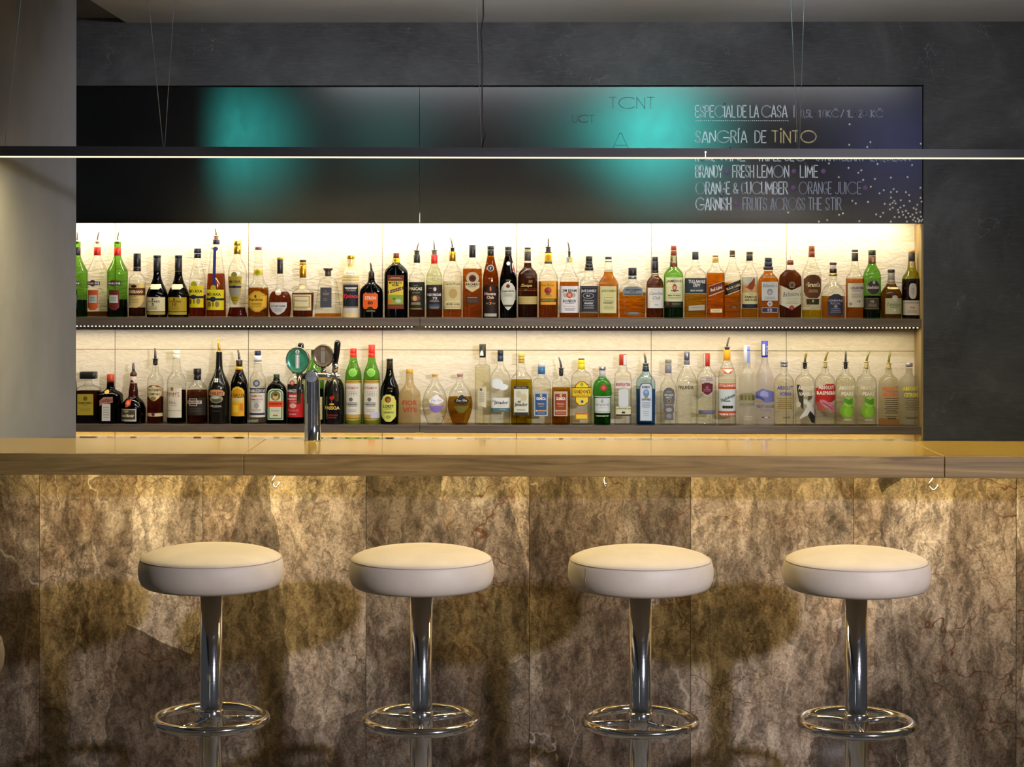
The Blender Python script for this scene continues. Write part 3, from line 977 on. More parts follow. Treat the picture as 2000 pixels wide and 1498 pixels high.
def label_mesh(items, W, D, NE, full, parent, name='label'):
    mb = MB()
    def pt(x, z, off):
        w = W(z)
        q = max(-.985, min(.985, x / w))
        d = D(w); n = NE(w)
        return (w * q, -d * (1 - abs(q) ** n) ** (1 / n) - off, z)
    def strip(cols, m, off):
        mi = mb.slot(m)
        g = [[mb.bm.verts.new(pt(x, z, off)) for x, z in c] for c in cols]
        for a, b in zip(g, g[1:]):
            for k in range(len(a) - 1):
                mb.face([a[k], a[k + 1], b[k + 1], b[k]], mi, True)
    for i, it in enumerate(items):
        off = .00035 + .00012 * i
        m = paper(it[1])
        if it[0] == 'P':
            rows = []
            src = it[2]
            for j, (z, xl, xr) in enumerate(src):
                rows.append((z, xl, xr))
                if j + 1 < len(src):
                    z2, l2, r2 = src[j + 1]
                    k = min(8, int(abs(z2 - z) / 9))
                    for s in range(1, k + 1):
                        t = s / (k + 1)
                        rows.append((z + (z2 - z) * t, xl + (l2 - xl) * t, xr + (r2 - xr) * t))
            nx = 14 if max(r[2] - r[1] for r in rows) > 20 else 5
            strip([[((xl + (xr - xl) * k / nx) * .001, z * .001) for k in range(nx + 1)] for z, xl, xr in rows], m, off)
        elif it[0] == 'V':
            cols = []
            src = it[2]
            for j, (x, zt, zb) in enumerate(src):
                cols.append((x, zt, zb))
                if j + 1 < len(src):
                    x2, t2, b2 = src[j + 1]
                    for s in range(1, 5):
                        t = s / 5
                        cols.append((x + (x2 - x) * t, zt + (t2 - zt) * t, zb + (b2 - zb) * t))
            strip([[(x * .001, (zb + (zt - zb) * k / 5) * .001) for k in range(6)] for x, zt, zb in cols], m, off)
        elif it[0] == 'G':
            for z, xl, xr in it[3]:
                strip([[((xl + (xr - xl) * k / 5) * .001, zz * .001) for k in range(6)] for zz in (z, z - it[2])], m, off)
        elif it[0] == 'T':
            _, c, s, cx, cz, w, h, st, rot = it
            vs, fs = text_tris(s, st)
            mi = mb.slot(m)
            ca, sa = math.cos(math.radians(rot)), math.sin(math.radians(rot))
            nv = []
            for x, y in vs:
                x, y = x * w, y * h
                nv.append(mb.bm.verts.new(pt((cx + x * ca - y * sa) * .001, (cz + x * sa + y * ca) * .001, off)))
            for f in fs:
                mb.face([nv[k] for k in f], mi)
    return mb.build(name, parent, fix=False)

def liquid_tone(h):
    v = [int(h[i:i + 2], 16) for i in (0, 2, 4)]
    if max(v) < 176:
        k = 1.1 if max(v) < 128 else 1.0
        v = [min(255, int(c * k * g)) for c, g in zip(v, (1.12, 1.34, 1.25))]
    elif min(v) > 144:
        v = [int(255 - (255 - c) * .35) for c in v]
    return '%02x%02x%02x' % tuple(v)

def make_bottle(row):
    shelf, x, lab, gl, n, dr, prof, liq, caps, capn, pour, labels = row
    zs = ZUF if shelf == 'U' else ZLF
    b = thing('liquor_bottle', (x, YBOT, zs), lab, 'bottle', 'bottles on the upper shelf' if shelf == 'U' else 'bottles on the lower shelf')
    prof = [(z * .001, w * .001) for z, w in prof]
    wb = prof[0][1]
    if prof[-1][0] > 0:
        pass
    P = [(0.0, wb * .93), (.0008, wb * .965), (.003, wb)] + [p for p in chaikin([(.004, wb)] + prof[1:])]
    wmax = max(w for z, w in P)
    wmin = min(w for z, w in P[6:])
    dmax = wmax * dr
    D = lambda w: min(w, dmax)
    def NE(w):
        t = max(0.0, min(1.0, (w - wmin * 1.15) / max(wmax - wmin * 1.15, 1e-6)))
        return 2 + (n - 2) * t
    W = lambda z: interp(P, z)
    mb = MB()
    if gl[0] == 'o':
        mat = plain(gl[1:], .16)
    elif gl[0] == 'f':
        mat = frosted(gl[1:])
    else:
        mat = glass('fafaf3' if gl == 'clear' else gl)
    mb.lathe(P, mat, 40, NE, D)
    mb.build('glass_body', b)
    if liq:
        hz = liq[1] * .001
        Q = [(.004, wb * .93), (.006, W(.006) * .975)] + [(z, w * .975) for z, w in P if .008 < z < hz - .002] + [(hz, W(hz) * .975)]
        mb = MB()
        mb.lathe(Q, glass(liquid_tone(liq[0]), False), 36, NE, lambda w: min(w, dmax * .96))
        mb.build('liquid', b)
    if caps:
        mb = MB()
        for h0, h1, w, c in sorted(caps):
            h0, h1, w = h0 * .001, h1 * .001, w * .001
            e = min(.0012, (h1 - h0) * .3)
            mb.lathe([(h0, w * .96), (h0 + e, w), (h1 - e, w), (h1, w * .93)], captone(c), 28, capn, (lambda q: q * .8) if capn > 3 else None)
        mb.build('cap', b)
    if pour:
        h0, hw, c, fh, fw, fc, tx, th, tr, rod, tc = [(v * .001 if isinstance(v, (int, float)) else v) for v in pour]
        mb = MB()
        zt = fh if fh else h0 + .006
        mb.lathe([(h0 - .008, hw * .8), (h0, hw), (zt, hw)], plain(c, .4), 20)
        if fh:
            mb.lathe([(fh - .0015, fw), (fh, fw * 1.04), (fh + .0012, fw)], captone(fc), 24)
            mb.lathe([((h0 + fh) / 2 - .0007, fw * .9), ((h0 + fh) / 2 + .0007, fw * .9)], plain(c, .4), 24)
        po = mb.build('pourer', b)
        mb = MB()
        m = plain((tc or '5e5a54')[:6], 0.3, 0.6)
        pts = [(0, 0, zt), (tx * .12, 0, zt + (th - zt) * .3), (tx * .45, 0, zt + (th - zt) * .65), (tx, 0, th)]
        mb.tube(pts, [tr * 1.25, tr * 1.1, tr, tr * .8], m, 10)
        if rod:
            mb.tube([(0, 0, rod), (0, 0, h0)], .0007, plain('4a4844', .4), 6)
        mb.build('spout', po)
    for items in labels:
        label_mesh(items, W, D, NE, None, b)
    return b

YBOT = 7.83
BOTTLES = [
('U',-1.8721,'green bottle with black collar and steel spout,leftmost on upper shelf by wall','6fae3a',2,1.0,[(0,42.9),(102.7,41.7),(181.3,43.5),(197.9,42.3),(222.1,28.7),(240.2,19.9),(259.8,13.9),(294.6,14.2),(297.6,14.5),(317.3,14.5)],('1a2a3a',72.5),[(259.8,294.6,14.8,'1c2024')],2,(317.3,9.1,'c8b890',0,0,'',0.9,363.2,2.4,0,''),[[('P','8c2f28',[(157.1,-7.6,-7.6),(156.6,-11.2,-4),(155.3,-14.5,-0.6),(153,-17.4,2.3),(150.2,-19.6,4.5),(146.8,-21,5.9),(143.2,-21.5,6.3),(139.6,-21,5.9),(136.3,-19.6,4.5),(133.4,-17.4,2.3),(131.2,-14.5,-0.6),(129.8,-11.2,-4),(129.3,-7.6,-7.6)]),('P','1a1a1a',[(150.5,-36.3,21.2),(135.4,-36.3,21.2)]),('T','e8e0d8','MARTINI',-7.6,142.6,51.7,9.1,'b',0)],[('P','1c2a24',[(114.8,-30.2,10.6),(40.8,-30.2,10.6),(30.2,-16.6,-3)]),('P','c8ccbe',[(93.7,-27.2,6.9),(60.4,-27.2,6.9)]),('G','8a9080',2.5,[(84.6,-21.8,1.5),(78.6,-22.7,2.4),(72.5,-20.2,0)])]]),
('U',-1.7865,'clear bottle with red collar,steel spout and orange lower label','clear',2,1.0,[(0,42.9),(102.7,41.7),(181.2,43.5),(197.9,42.3),(222,28.7),(240.2,19.9),(259.8,13.9),(294.5,14.2),(297.5,14.5),(317.2,14.5)],('6a3408',23.6),[(259.8,294.5,14.8,'d83020')],2,(317.2,9.1,'c8b890',0,0,'',9.4,364.9,2.4,0,''),[[('P','8c2f28',[(157.1,-10.6,-10.6),(156.6,-14.2,-7),(155.2,-17.5,-3.6),(153,-20.4,-0.7),(150.1,-22.6,1.5),(146.8,-24,2.8),(143.2,-24.5,3.3),(139.6,-24,2.8),(136.2,-22.6,1.5),(133.4,-20.4,-0.7),(131.2,-17.5,-3.6),(129.8,-14.2,-7),(129.3,-10.6,-10.6)]),('P','1a1a1a',[(150.4,-38.4,19.6),(135.3,-38.4,19.6)]),('T','e8e0d8','MARTINI',-9.4,142.6,52.2,9.1,'b',0)],[('P','d9602a',[(114.8,-34.4,13),(40.8,-34.4,13),(30.2,-20.8,-0.6)]),('P','c8ccbe',[(93.6,-29.9,7.6),(60.4,-29.9,7.6)]),('G','8a9080',2.5,[(84.6,-23,0.6),(78.5,-22.1,-0.3),(72.5,-25.1,2.7)])]]),
('U',-1.7012,'green bottle with red collar and steel spout over brown label','6fae3a',2,1.0,[(0,42.9),(102.7,41.7),(181.2,43.5),(197.8,42.3),(222,28.7),(240.1,19.9),(259.7,13.9),(294.5,14.2),(297.5,14.5),(317.1,14.5)],('0e1c30',74),[(259.7,294.5,14.8,'d83020')],2,(317.1,9.1,'c8b890',0,0,'',6.6,363,2.4,0,''),[[('P','8c2f28',[(157,-11.5,-11.5),(156.6,-15.1,-7.9),(155.2,-18.4,-4.5),(153,-21.3,-1.7),(150.1,-23.5,0.6),(146.7,-24.9,1.9),(143.2,-25.4,2.4),(139.6,-24.9,1.9),(136.2,-23.5,0.6),(133.3,-21.3,-1.7),(131.1,-18.4,-4.5),(129.7,-15.1,-7.9),(129.3,-11.5,-11.5)]),('P','1a1a1a',[(150.4,-38.7,22.3),(135.3,-38.7,22.3)]),('T','e8e0d8','MARTINI',-8.2,142.5,54.9,9.1,'b',0)],[('P','6e2a1c',[(114.8,-29.6,15.7),(40.8,-29.6,15.7),(30.2,-16,2.1)]),('P','c8ccbe',[(93.6,-27.2,10.3),(60.4,-27.2,10.3)]),('G','8a9080',2.5,[(84.6,-20.2,3.3),(78.5,-20.2,3.3),(72.5,-19.6,2.7)])]]),
('U',-1.6181,'dumpy clear bottle,black cap,gold shield label with brown band','clear',2,1.0,[(0,35.3),(147.9,35.9),(164.6,33.8),(176.6,24.8),(182.7,15.7),(193.2,15.1)],('3a1408',40.8),[(211.4,268.7,15.7,'15151a'),(208.3,211.4,16,'a08040m'),(193.2,208.3,16,'15151a')],2,None,[[('P','d8bd74',[(141.9,-36.2,35.6),(90.6,-36.2,35.6),(72.5,-34.7,33.2),(51.3,-24.2,22),(40.8,-9.1,6.9)]),('P','5a2a12',[(123.2,-36.2,35.6),(92.1,-36.2,35.6)]),('T','f0dca0','SOBERANO',-2.1,107.5,63.4,13.9,'b',0),('P','2a1a10',[(137.1,-8.2,-8.2),(136.9,-11.4,-4.9),(136.2,-14.5,-1.8),(135.1,-17.1,0.8),(133.8,-19.1,2.8),(132.2,-20.4,4.1),(130.4,-20.8,4.5),(128.7,-20.4,4.1),(127.1,-19.1,2.8),(125.7,-17.1,0.8),(124.7,-14.5,-1.8),(124,-11.4,-4.9),(123.8,-8.2,-8.2)]),('T','6a4a20','BRANDY',-8.2,87,28.7,5.4,'',0),('G','a08848',2.7,[(77,-20.8,13.6),(70.4,-17.5,10.3),(64,-21.1,13.9)])]]),
('U',-1.5338,'dark brown bottle with black cap and cream label reading 5','3a2410',2,1.0,[(0,43.2),(27.2,45),(83,45.6),(99.6,43.8),(117.7,36.8),(141.9,25.4),(163,18.1),(181.1,15.4),(196.2,15.1)],('1a1006',193.2),[(250.5,260.8,16,'1c1c20'),(194.7,250.5,15.4,'24242a')],2,None,[[('P','f3ecc8',[(138.9,-24.8,19.9),(126.8,-31.7,22.6),(117.7,-21.1,13.6)])],[('P','d9cfa0',[(84.5,-44.7,38.6),(25.7,-44.7,38.6)]),('P','b09a50',[(22.9,-44.7,38.6),(12.1,-44.7,38.6)]),('T','3a3020','TORRES',-8.5,67,55.8,7.8,'b',0),('P','4a3020',[(80.9,-10.9,-10.9),(80.8,-12,-9.8),(80.3,-13,-8.8),(79.7,-13.9,-7.9),(78.8,-14.5,-7.2),(77.8,-14.9,-6.8),(76.7,-15.1,-6.6),(75.6,-14.9,-6.8),(74.6,-14.5,-7.2),(73.7,-13.9,-7.9),(73,-13,-8.8),(72.6,-12,-9.8),(72.4,-10.9,-10.9)]),('T','3a3020','5',-9.1,54.9,11.5,10.9,'b',0),('G','8a7a48',1.9,[(45.3,-26.3,8.2),(40.8,-26,7.8),(36.2,-28.1,10)])]]),
('U',-1.4435,'olive green bottle with black cap and mustard yellow label','8a8428',2,1.0,[(0,43.2),(27.2,45),(83,45.6),(99.6,43.8),(117.7,36.8),(141.8,25.4),(163,18.1),(181.1,15.4),(196.2,15.1)],('1a1006',193.1),[(250.5,260.7,16,'1c1c20'),(194.7,250.5,15.4,'24242a')],2,None,[[('P','f3ecc8',[(138.8,-24.7,19.9),(126.8,-31.7,22.6),(117.7,-21.1,13.6)])],[('P','b59a20',[(84.5,-44.7,38.6),(25.7,-44.7,38.6)]),('P','b8a040',[(22.9,-44.7,38.6),(12.1,-44.7,38.6)]),('T','3a3020','TORRES',-8.5,67,55.8,7.8,'b',0),('P','4a3020',[(80.9,-10.9,-10.9),(80.7,-12,-9.8),(80.3,-13,-8.8),(79.6,-13.9,-7.9),(78.8,-14.5,-7.2),(77.7,-14.9,-6.8),(76.7,-15.1,-6.6),(75.6,-14.9,-6.8),(74.5,-14.5,-7.2),(73.7,-13.9,-7.9),(73,-13,-8.8),(72.6,-12,-9.8),(72.4,-10.9,-10.9)]),('T','3a3020','10',-9.1,54.9,18.7,10.9,'b',0),('G','8a7a48',1.9,[(45.3,-28.1,10),(40.7,-29,10.9),(36.2,-29,10.9)])]]),
('U',-1.3632,'clear bottle with navy cap and yellow label,left of the blue ribboned bottle','clear',2,1.0,[(0,35.3),(134.3,35.3),(161.4,33.8),(188.6,27.8),(218.8,19.9),(236.9,15.7),(248.9,15.1)],('6a1c0a',95),[(270,289.7,15.4,'20263c'),(248.9,268.5,15.1,'161a2c')],2,None,[[('P','a8a820',[(152.4,-10.6,-10.6),(151.8,-14.2,-7),(150.3,-17.5,-3.6),(147.8,-20.4,-0.7),(144.5,-22.6,1.5),(140.7,-24,2.8),(136.7,-24.4,3.3),(132.6,-24,2.8),(128.8,-22.6,1.5),(125.6,-20.4,-0.7),(123.1,-17.5,-3.6),(121.5,-14.2,-7),(121,-10.6,-10.6)]),('P','e2d21a',[(131.9,-36.2,28.7),(42.2,-36.2,28.7)]),('T','18160c','METAXA',-4.5,110.1,58.8,12.7,'b',0),('P','1e2244',[(90.5,-36.2,28.7),(80.6,-36.2,28.7)]),('P','1e2244',[(95.6,-12.1,-12.1),(95.3,-15.6,-8.6),(94.4,-18.9,-5.3),(92.8,-21.7,-2.5),(90.8,-23.8,-0.3),(88.5,-25.2,1),(86,-25.6,1.5),(83.5,-25.2,1),(81.2,-23.8,-0.3),(79.2,-21.7,-2.5),(77.6,-18.9,-5.3),(76.7,-15.6,-8.6),(76.3,-12.1,-12.1)]),('P','7a4a18',[(79.4,-25.6,-25.6),(78.9,-27.2,-24.1),(77.7,-28.7,-22.6),(75.8,-29.9,-21.4),(73.3,-30.9,-20.4),(70.4,-31.5,-19.8),(67.3,-31.7,-19.6),(64.2,-31.5,-19.8),(61.3,-30.9,-20.4),(58.8,-29.9,-21.4),(56.8,-28.7,-22.6),(55.6,-27.2,-24.1),(55.2,-25.6,-25.6)]),('P','8a6a20',[(78.8,-9.1,-9.1),(78.4,-10,-8.1),(77.3,-10.9,-7.2),(75.6,-11.6,-6.5),(73.3,-12.2,-5.9),(70.7,-12.5,-5.6),(67.9,-12.7,-5.4),(65.1,-12.5,-5.6),(62.5,-12.2,-5.9),(60.2,-11.6,-6.5),(58.5,-10.9,-7.2),(57.4,-10,-8.1),(57,-9.1,-9.1)]),('P','8a7a48',[(80.6,9.1,9.1),(80.1,7,11.1),(78.9,5.1,13),(77,3.5,14.6),(74.5,2.3,15.8),(71.6,1.5,16.6),(68.5,1.2,16.9),(65.4,1.5,16.6),(62.5,2.3,15.8),(60,3.5,14.6),(58,5.1,13),(56.8,7,11.1),(56.4,9.1,9.1)])]]),
('U',-1.2845,'tall tapering bottle of amber brandy with blue ribbon and steel spout','clear',2,1.0,[(0,41.6),(58.8,41.3),(134.2,39.5),(185.5,35),(218.7,30.2),(254.9,25.3),(295.6,18.7),(306.2,15.1)],('7a2c0a',184.9),[(306.8,327.9,14.8,'2a2440')],2,(327.9,9,'c09070',343,13.3,'c8a080m',-7.5,381.6,3,0,''),[[('P','2a3078',[(292.6,-9,3.6),(134.2,-9,3.6)]),('P','2a3078',[(297.1,-0.6,-0.6),(296.8,-3.6,2.4),(295.9,-6.3,5.1),(294.5,-8.7,7.5),(292.6,-10.5,9.3),(290.4,-11.7,10.5),(288.1,-12.1,10.9),(285.7,-11.7,10.5),(283.6,-10.5,9.3),(281.7,-8.7,7.5),(280.2,-6.3,5.1),(279.3,-3.6,2.4),(279,-0.6,-0.6)]),('P','7a8458',[(293.8,-16.6,-16.6),(293.7,-18.5,-14.7),(293.2,-20.2,-13),(292.6,-21.7,-11.5),(291.7,-22.9,-10.3),(290.7,-23.6,-9.6),(289.6,-23.8,-9.4),(288.5,-23.6,-9.6),(287.5,-22.9,-10.3),(286.6,-21.7,-11.5),(285.9,-20.2,-13),(285.5,-18.5,-14.7),(285.4,-16.6,-16.6)])],[('P','b8b424',[(136.7,-6,-6),(136.2,-9.2,-2.9),(134.7,-12.1,0),(132.4,-14.6,2.5),(129.4,-16.5,4.4),(125.9,-17.7,5.6),(122.2,-18.1,6),(118.4,-17.7,5.6),(114.9,-16.5,4.4),(111.9,-14.6,2.5),(109.6,-12.1,0),(108.2,-9.2,-2.9),(107.7,-6,-6)]),('P','e2d21a',[(116.7,-39.2,35.6),(31.7,-39.2,35.6)]),('T','18160c','METAXA',-5.1,97.4,60.3,12.7,'b',0),('P','1e2244',[(81.1,-39.2,35.6),(72.1,-39.2,35.6)]),('P','1e2244',[(87.8,-7.5,-7.5),(87.4,-11.1,-4),(86.3,-14.3,-0.8),(84.6,-17.1,2.1),(82.4,-19.3,4.2),(79.7,-20.7,5.6),(76.9,-21.1,6),(74.1,-20.7,5.6),(71.5,-19.3,4.2),(69.2,-17.1,2.1),(67.5,-14.3,-0.8),(66.4,-11.1,-4),(66.1,-7.5,-7.5)]),('P','8a6a20',[(68.5,-23.5,-23.5),(68,-25.6,-21.5),(66.8,-27.5,-19.6),(64.8,-29.1,-18),(62.1,-30.3,-16.7),(59.1,-31.1,-16),(55.8,-31.4,-15.7),(52.5,-31.1,-16),(49.5,-30.3,-16.7),(46.8,-29.1,-18),(44.8,-27.5,-19.6),(43.6,-25.6,-21.5),(43.1,-23.5,-23.5)]),('P','8a6a20',[(66.7,-6.9,-6.9),(66.3,-7.9,-6),(65.2,-8.7,-5.1),(63.5,-9.5,-4.4),(61.2,-10.1,-3.8),(58.6,-10.4,-3.4),(55.8,-10.6,-3.3),(53,-10.4,-3.4),(50.4,-10.1,-3.8),(48.1,-9.5,-4.4),(46.4,-8.7,-5.1),(45.3,-7.9,-6),(44.9,-6.9,-6.9)]),('P','8a7a48',[(68.5,10.6,10.6),(68,8.4,12.7),(66.8,6.3,14.8),(64.8,4.6,16.5),(62.1,3.2,17.9),(59.1,2.4,18.7),(55.8,2.1,19),(52.5,2.4,18.7),(49.5,3.2,17.9),(46.8,4.6,16.5),(44.8,6.3,14.8),(43.6,8.4,12.7),(43.1,10.6,10.6)])]]),
('U',-1.1952,'clear waisted bottle with gold cap and tapering gold label','clear',2,1.0,[(0,41.6),(10.6,41.3),(31.7,35),(49.8,32),(89,33.8),(134.2,38),(176.4,39.8),(197.5,38.6),(221.7,31.7),(236.7,21.7),(248.8,15.7),(265.4,14.8)],('5a1608',42.2),[(301.6,322.7,15.4,'d8bc50m'),(265.4,300.1,15.4,'c0a03cm')],2,None,[[('P','8a8a40',[(191.5,-8.4,-8.4),(191.1,-11.7,-5.2),(189.8,-14.8,-2.1),(187.8,-17.4,0.5),(185.2,-19.4,2.5),(182.1,-20.7,3.8),(178.8,-21.1,4.2),(175.6,-20.7,3.8),(172.5,-19.4,2.5),(169.9,-17.4,0.5),(167.9,-14.8,-2.1),(166.6,-11.7,-5.2),(166.2,-8.4,-8.4)]),('P','b09a2c',[(172.8,-35.6,23.5),(134.2,-33.2,21.7),(104,-29.6,18.1),(73.9,-22,11.5),(54.3,-9.7,-0.6)]),('T','1c1808','METAXA',-6.6,150.5,51.3,11.5,'b',0),('P','1e2244',[(131.8,-32.6,21.1),(124.6,-32.6,21.1)]),('P','1e2244',[(134.8,-7.5,-7.5),(134.6,-9.7,-5.4),(134,-11.8,-3.3),(133,-13.5,-1.6),(131.8,-14.9,-0.2),(130.3,-15.7,0.6),(128.8,-16,0.9),(127.2,-15.7,0.6),(125.8,-14.9,-0.2),(124.5,-13.5,-1.6),(123.6,-11.8,-3.3),(123,-9.7,-5.4),(122.7,-7.5,-7.5)]),('P','9a9a8c',[(122.1,-27.7,16.9),(95,-27.7,16.9)]),('G','6a5a18',2.5,[(86,-17.8,5.7),(79.9,-17.8,5.7),(73.9,-18.4,6.3)])]]),
('U',-1.1066,'corked brandy bottle with gold hexagonal label and yellow neck badge','clear',3,0.8,[(0,41.6),(104,42.5),(125.1,41.6),(137.2,35.6),(149.2,24.7),(164.3,20.5),(197.5,19.9),(236.7,14.5),(263.8,13.3),(271.4,16.3),(275.9,17.5),(283.4,16.6)],('7a3a08',125.1),[(283.4,297,14.5,'7a4450')],2,None,[[('P','d8b820',[(202.9,-3.9,2.7),(197.5,-17.5,18.7),(183,-17.5,18.7),(175.2,-5.4,6.6)]),('P','8aa020',[(197.5,-0.9,-0.9),(197.2,-3.6,1.7),(196.5,-6,4.2),(195.4,-8.2,6.3),(193.9,-9.8,8),(192.1,-10.8,9),(190.3,-11.2,9.3),(188.4,-10.8,9),(186.6,-9.8,8),(185.1,-8.2,6.3),(184,-6,4.2),(183.3,-3.6,1.7),(183,-0.9,-0.9)])],[('P','b8861c',[(112.5,-9.9,8.1),(92,-41.3,39.8),(43.7,-41.3,38.3),(23.2,-9.9,8.1)]),('P','dcae30',[(108.5,-9.9,8.1),(89.5,-38.3,36.8),(45.2,-38.3,35.3),(27.4,-9.9,8.1)]),('T','3a2408','Papidoux',-5.4,73.9,58.8,13.9,'b',0),('P','4a3010',[(95.6,-7.5,-7.5),(95.4,-8.6,-6.4),(94.7,-9.6,-5.4),(93.6,-10.5,-4.6),(92.3,-11.2,-3.9),(90.7,-11.6,-3.5),(88.9,-11.8,-3.3),(87.2,-11.6,-3.5),(85.6,-11.2,-3.9),(84.3,-10.5,-4.6),(83.2,-9.6,-5.4),(82.5,-8.6,-6.4),(82.3,-7.5,-7.5)]),('G','8a6418',2.3,[(60.3,-26.2,18.4),(54.9,-25.9,18.1),(49.1,-25.9,18.1)])]]),
('U',-1.0153,'squat round cognac bottle,black neck,grey half moon label','clear',2.4,0.7,[(0,41.6),(31.7,47),(58.8,47.9),(85.9,45.2),(104,37.4),(113,27.1),(122.1,16.6),(140.2,13.3),(183.9,12.7)],('6a2408',108.5),[(242.7,253.8,13.9,'c8a84a'),(183.9,242.7,12.4,'1c1c1c')],2,None,[[('P','e8e0c8',[(114.2,-3.6,-3.6),(113.9,-6.9,-0.3),(112.9,-9.9,2.7),(111.2,-12.6,5.3),(109.1,-14.6,7.3),(106.6,-15.8,8.6),(104,-16.3,9),(101.3,-15.8,8.6),(98.9,-14.6,7.3),(96.7,-12.6,5.3),(95.1,-9.9,2.7),(94.1,-6.9,-0.3),(93.7,-3.6,-3.6)])],[('P','c9c6c0',[(64.2,-40.7,32.3),(43.7,-39.2,31.7),(25.6,-28,21.1),(13,-9.9,1.5)]),('T','3a3a3a','COURVOISIER',-3.9,48.2,61.8,7.8,'b',0),('G','8a8680',2.1,[(39.2,-19.3,11.8),(34.1,-21.4,13.9),(29.2,-19.3,11.8)])]]),
('U',-0.9191,'cognac bottle with gold neck foil and ornate parchment label','clear',2.6,0.8,[(0,40.4),(67.8,44.9),(101,45.8),(107,43.7),(114.5,33.1),(125.1,19.9),(140.1,14.5),(167.3,13.9)],('5a1e06',103.1),[(232.9,242.6,13.9,'2a2a24'),(220,232.9,14.5,'b8902a'),(167.3,219.1,14.5,'d0a030m')],2,None,[[('P','b8a070',[(142.5,-2.1,-2.1),(142.2,-6.8,2.6),(141,-11.2,6.9),(139.2,-14.9,10.7),(136.8,-17.8,13.5),(134.1,-19.6,15.4),(131.1,-20.2,16),(128.1,-19.6,15.4),(125.4,-17.8,13.5),(123,-14.9,10.7),(121.2,-11.2,6.9),(120,-6.8,2.6),(119.6,-2.1,-2.1)]),('P','d8c8a0',[(138.3,-2.1,-2.1),(138.1,-5.5,1.3),(137.3,-8.7,4.5),(136,-11.5,7.3),(134.4,-13.6,9.4),(132.5,-14.9,10.7),(130.5,-15.4,11.2),(128.5,-14.9,10.7),(126.6,-13.6,9.4),(124.9,-11.5,7.3),(123.7,-8.7,4.5),(122.9,-5.5,1.3),(122.7,-2.1,-2.1)])],[('P','e0d0a0',[(97.3,-40.1,37.7),(30.7,-40.1,37.7)]),('P','a08c50',[(91.9,-36.5,34.1),(42.2,-36.5,34.1)]),('P','e0d0a0',[(87.4,-31,28),(46.7,-31,28)]),('T','2a2418','Hennessy',-3,70.8,55.8,13.9,'i',0),('G','8a7838',1.5,[(40.1,-23.5,20.5),(36.5,-28.9,25.9)])]]),
('U',-0.8134,'flat clear decanter with dark stopper and slate grey label,nearly empty','clear',3,0.45,[(0,56.3),(28.6,54.5),(73.8,48.2),(134.1,41),(153.6,36.2),(162.7,27.7),(168.7,15.1),(173.2,13.3)],('c8820c',18.1),[(202.8,207.9,21.1,'4a3a34'),(197.3,202.8,18.7,'4a3a34'),(173.2,197.3,12.7,'4a3a34')],2,None,[[('P','4a4a50',[(126.5,-30.1,17.2),(43.1,-30.1,17.2)]),('G','b09a70',2.5,[(103.9,-20.2,8.1),(97.9,-18.4,6.3)]),('P','6a665c',[(116.3,-7.5,-7.5),(116.1,-8.6,-6.4),(115.6,-9.6,-5.4),(114.9,-10.5,-4.5),(113.9,-11.2,-3.9),(112.7,-11.6,-3.5),(111.5,-11.7,-3.3),(110.2,-11.6,-3.5),(109.1,-11.2,-3.9),(108.1,-10.5,-4.5),(107.3,-9.6,-5.4),(106.8,-8.6,-6.4),(106.6,-7.5,-7.5)]),('G','8a8468',2.8,[(81.3,-17.5,-0.6),(74.4,-17.5,-0.6)])]]),
('U',-0.7177,'straw wrapped bottle with gold cap,black label and red script','oe0c890',2,1.0,[(0,35.8),(143.1,35.8),(149.1,36.4),(154.5,34.6),(160.5,36.4),(165.7,34.6),(171.7,36.1),(179.2,34.9),(194.3,29.5),(209.3,21.7),(224.4,16.9),(245.5,16.3)],None,[(245.5,262,16,'d0a838m')],2,None,[[('T','8a7840','Rhum',-0.6,219.9,21.1,12,'i',0),('P','f0e8d0',[(198.5,0.9,0.9),(198.1,-6.1,7.9),(197.1,-12.6,14.5),(195.5,-18.3,20.1),(193.4,-22.6,24.4),(190.9,-25.3,27.1),(188.2,-26.2,28),(185.6,-25.3,27.1),(183.1,-22.6,24.4),(181,-18.3,20.1),(179.4,-12.6,14.5),(178.4,-6.1,7.9),(178,0.9,0.9)]),('T','2a241c','Acucar',0.9,188.8,45.2,10.8,'i',0)],[('P','1c1e26',[(141.6,-35.2,36.7),(42.2,-35.2,36.7)]),('P','c8c0b0',[(139.4,-35.2,36.7),(137.6,-35.2,36.7)]),('P','c8c0b0',[(46.1,-35.2,36.7),(44.3,-35.2,36.7)]),('P','c8c4bc',[(128,-23.2,29.5),(120.5,-18.7,25)]),('T','d0c8c0','CACHACA',3.9,114.5,39.2,7.2,'',0),('T','d0303c','Ypioca',2.4,88.9,61.7,21.7,'bi',0),('P','c8c0b0',[(40.7,-35.2,36.7),(21.1,-35.2,36.7)])]]),
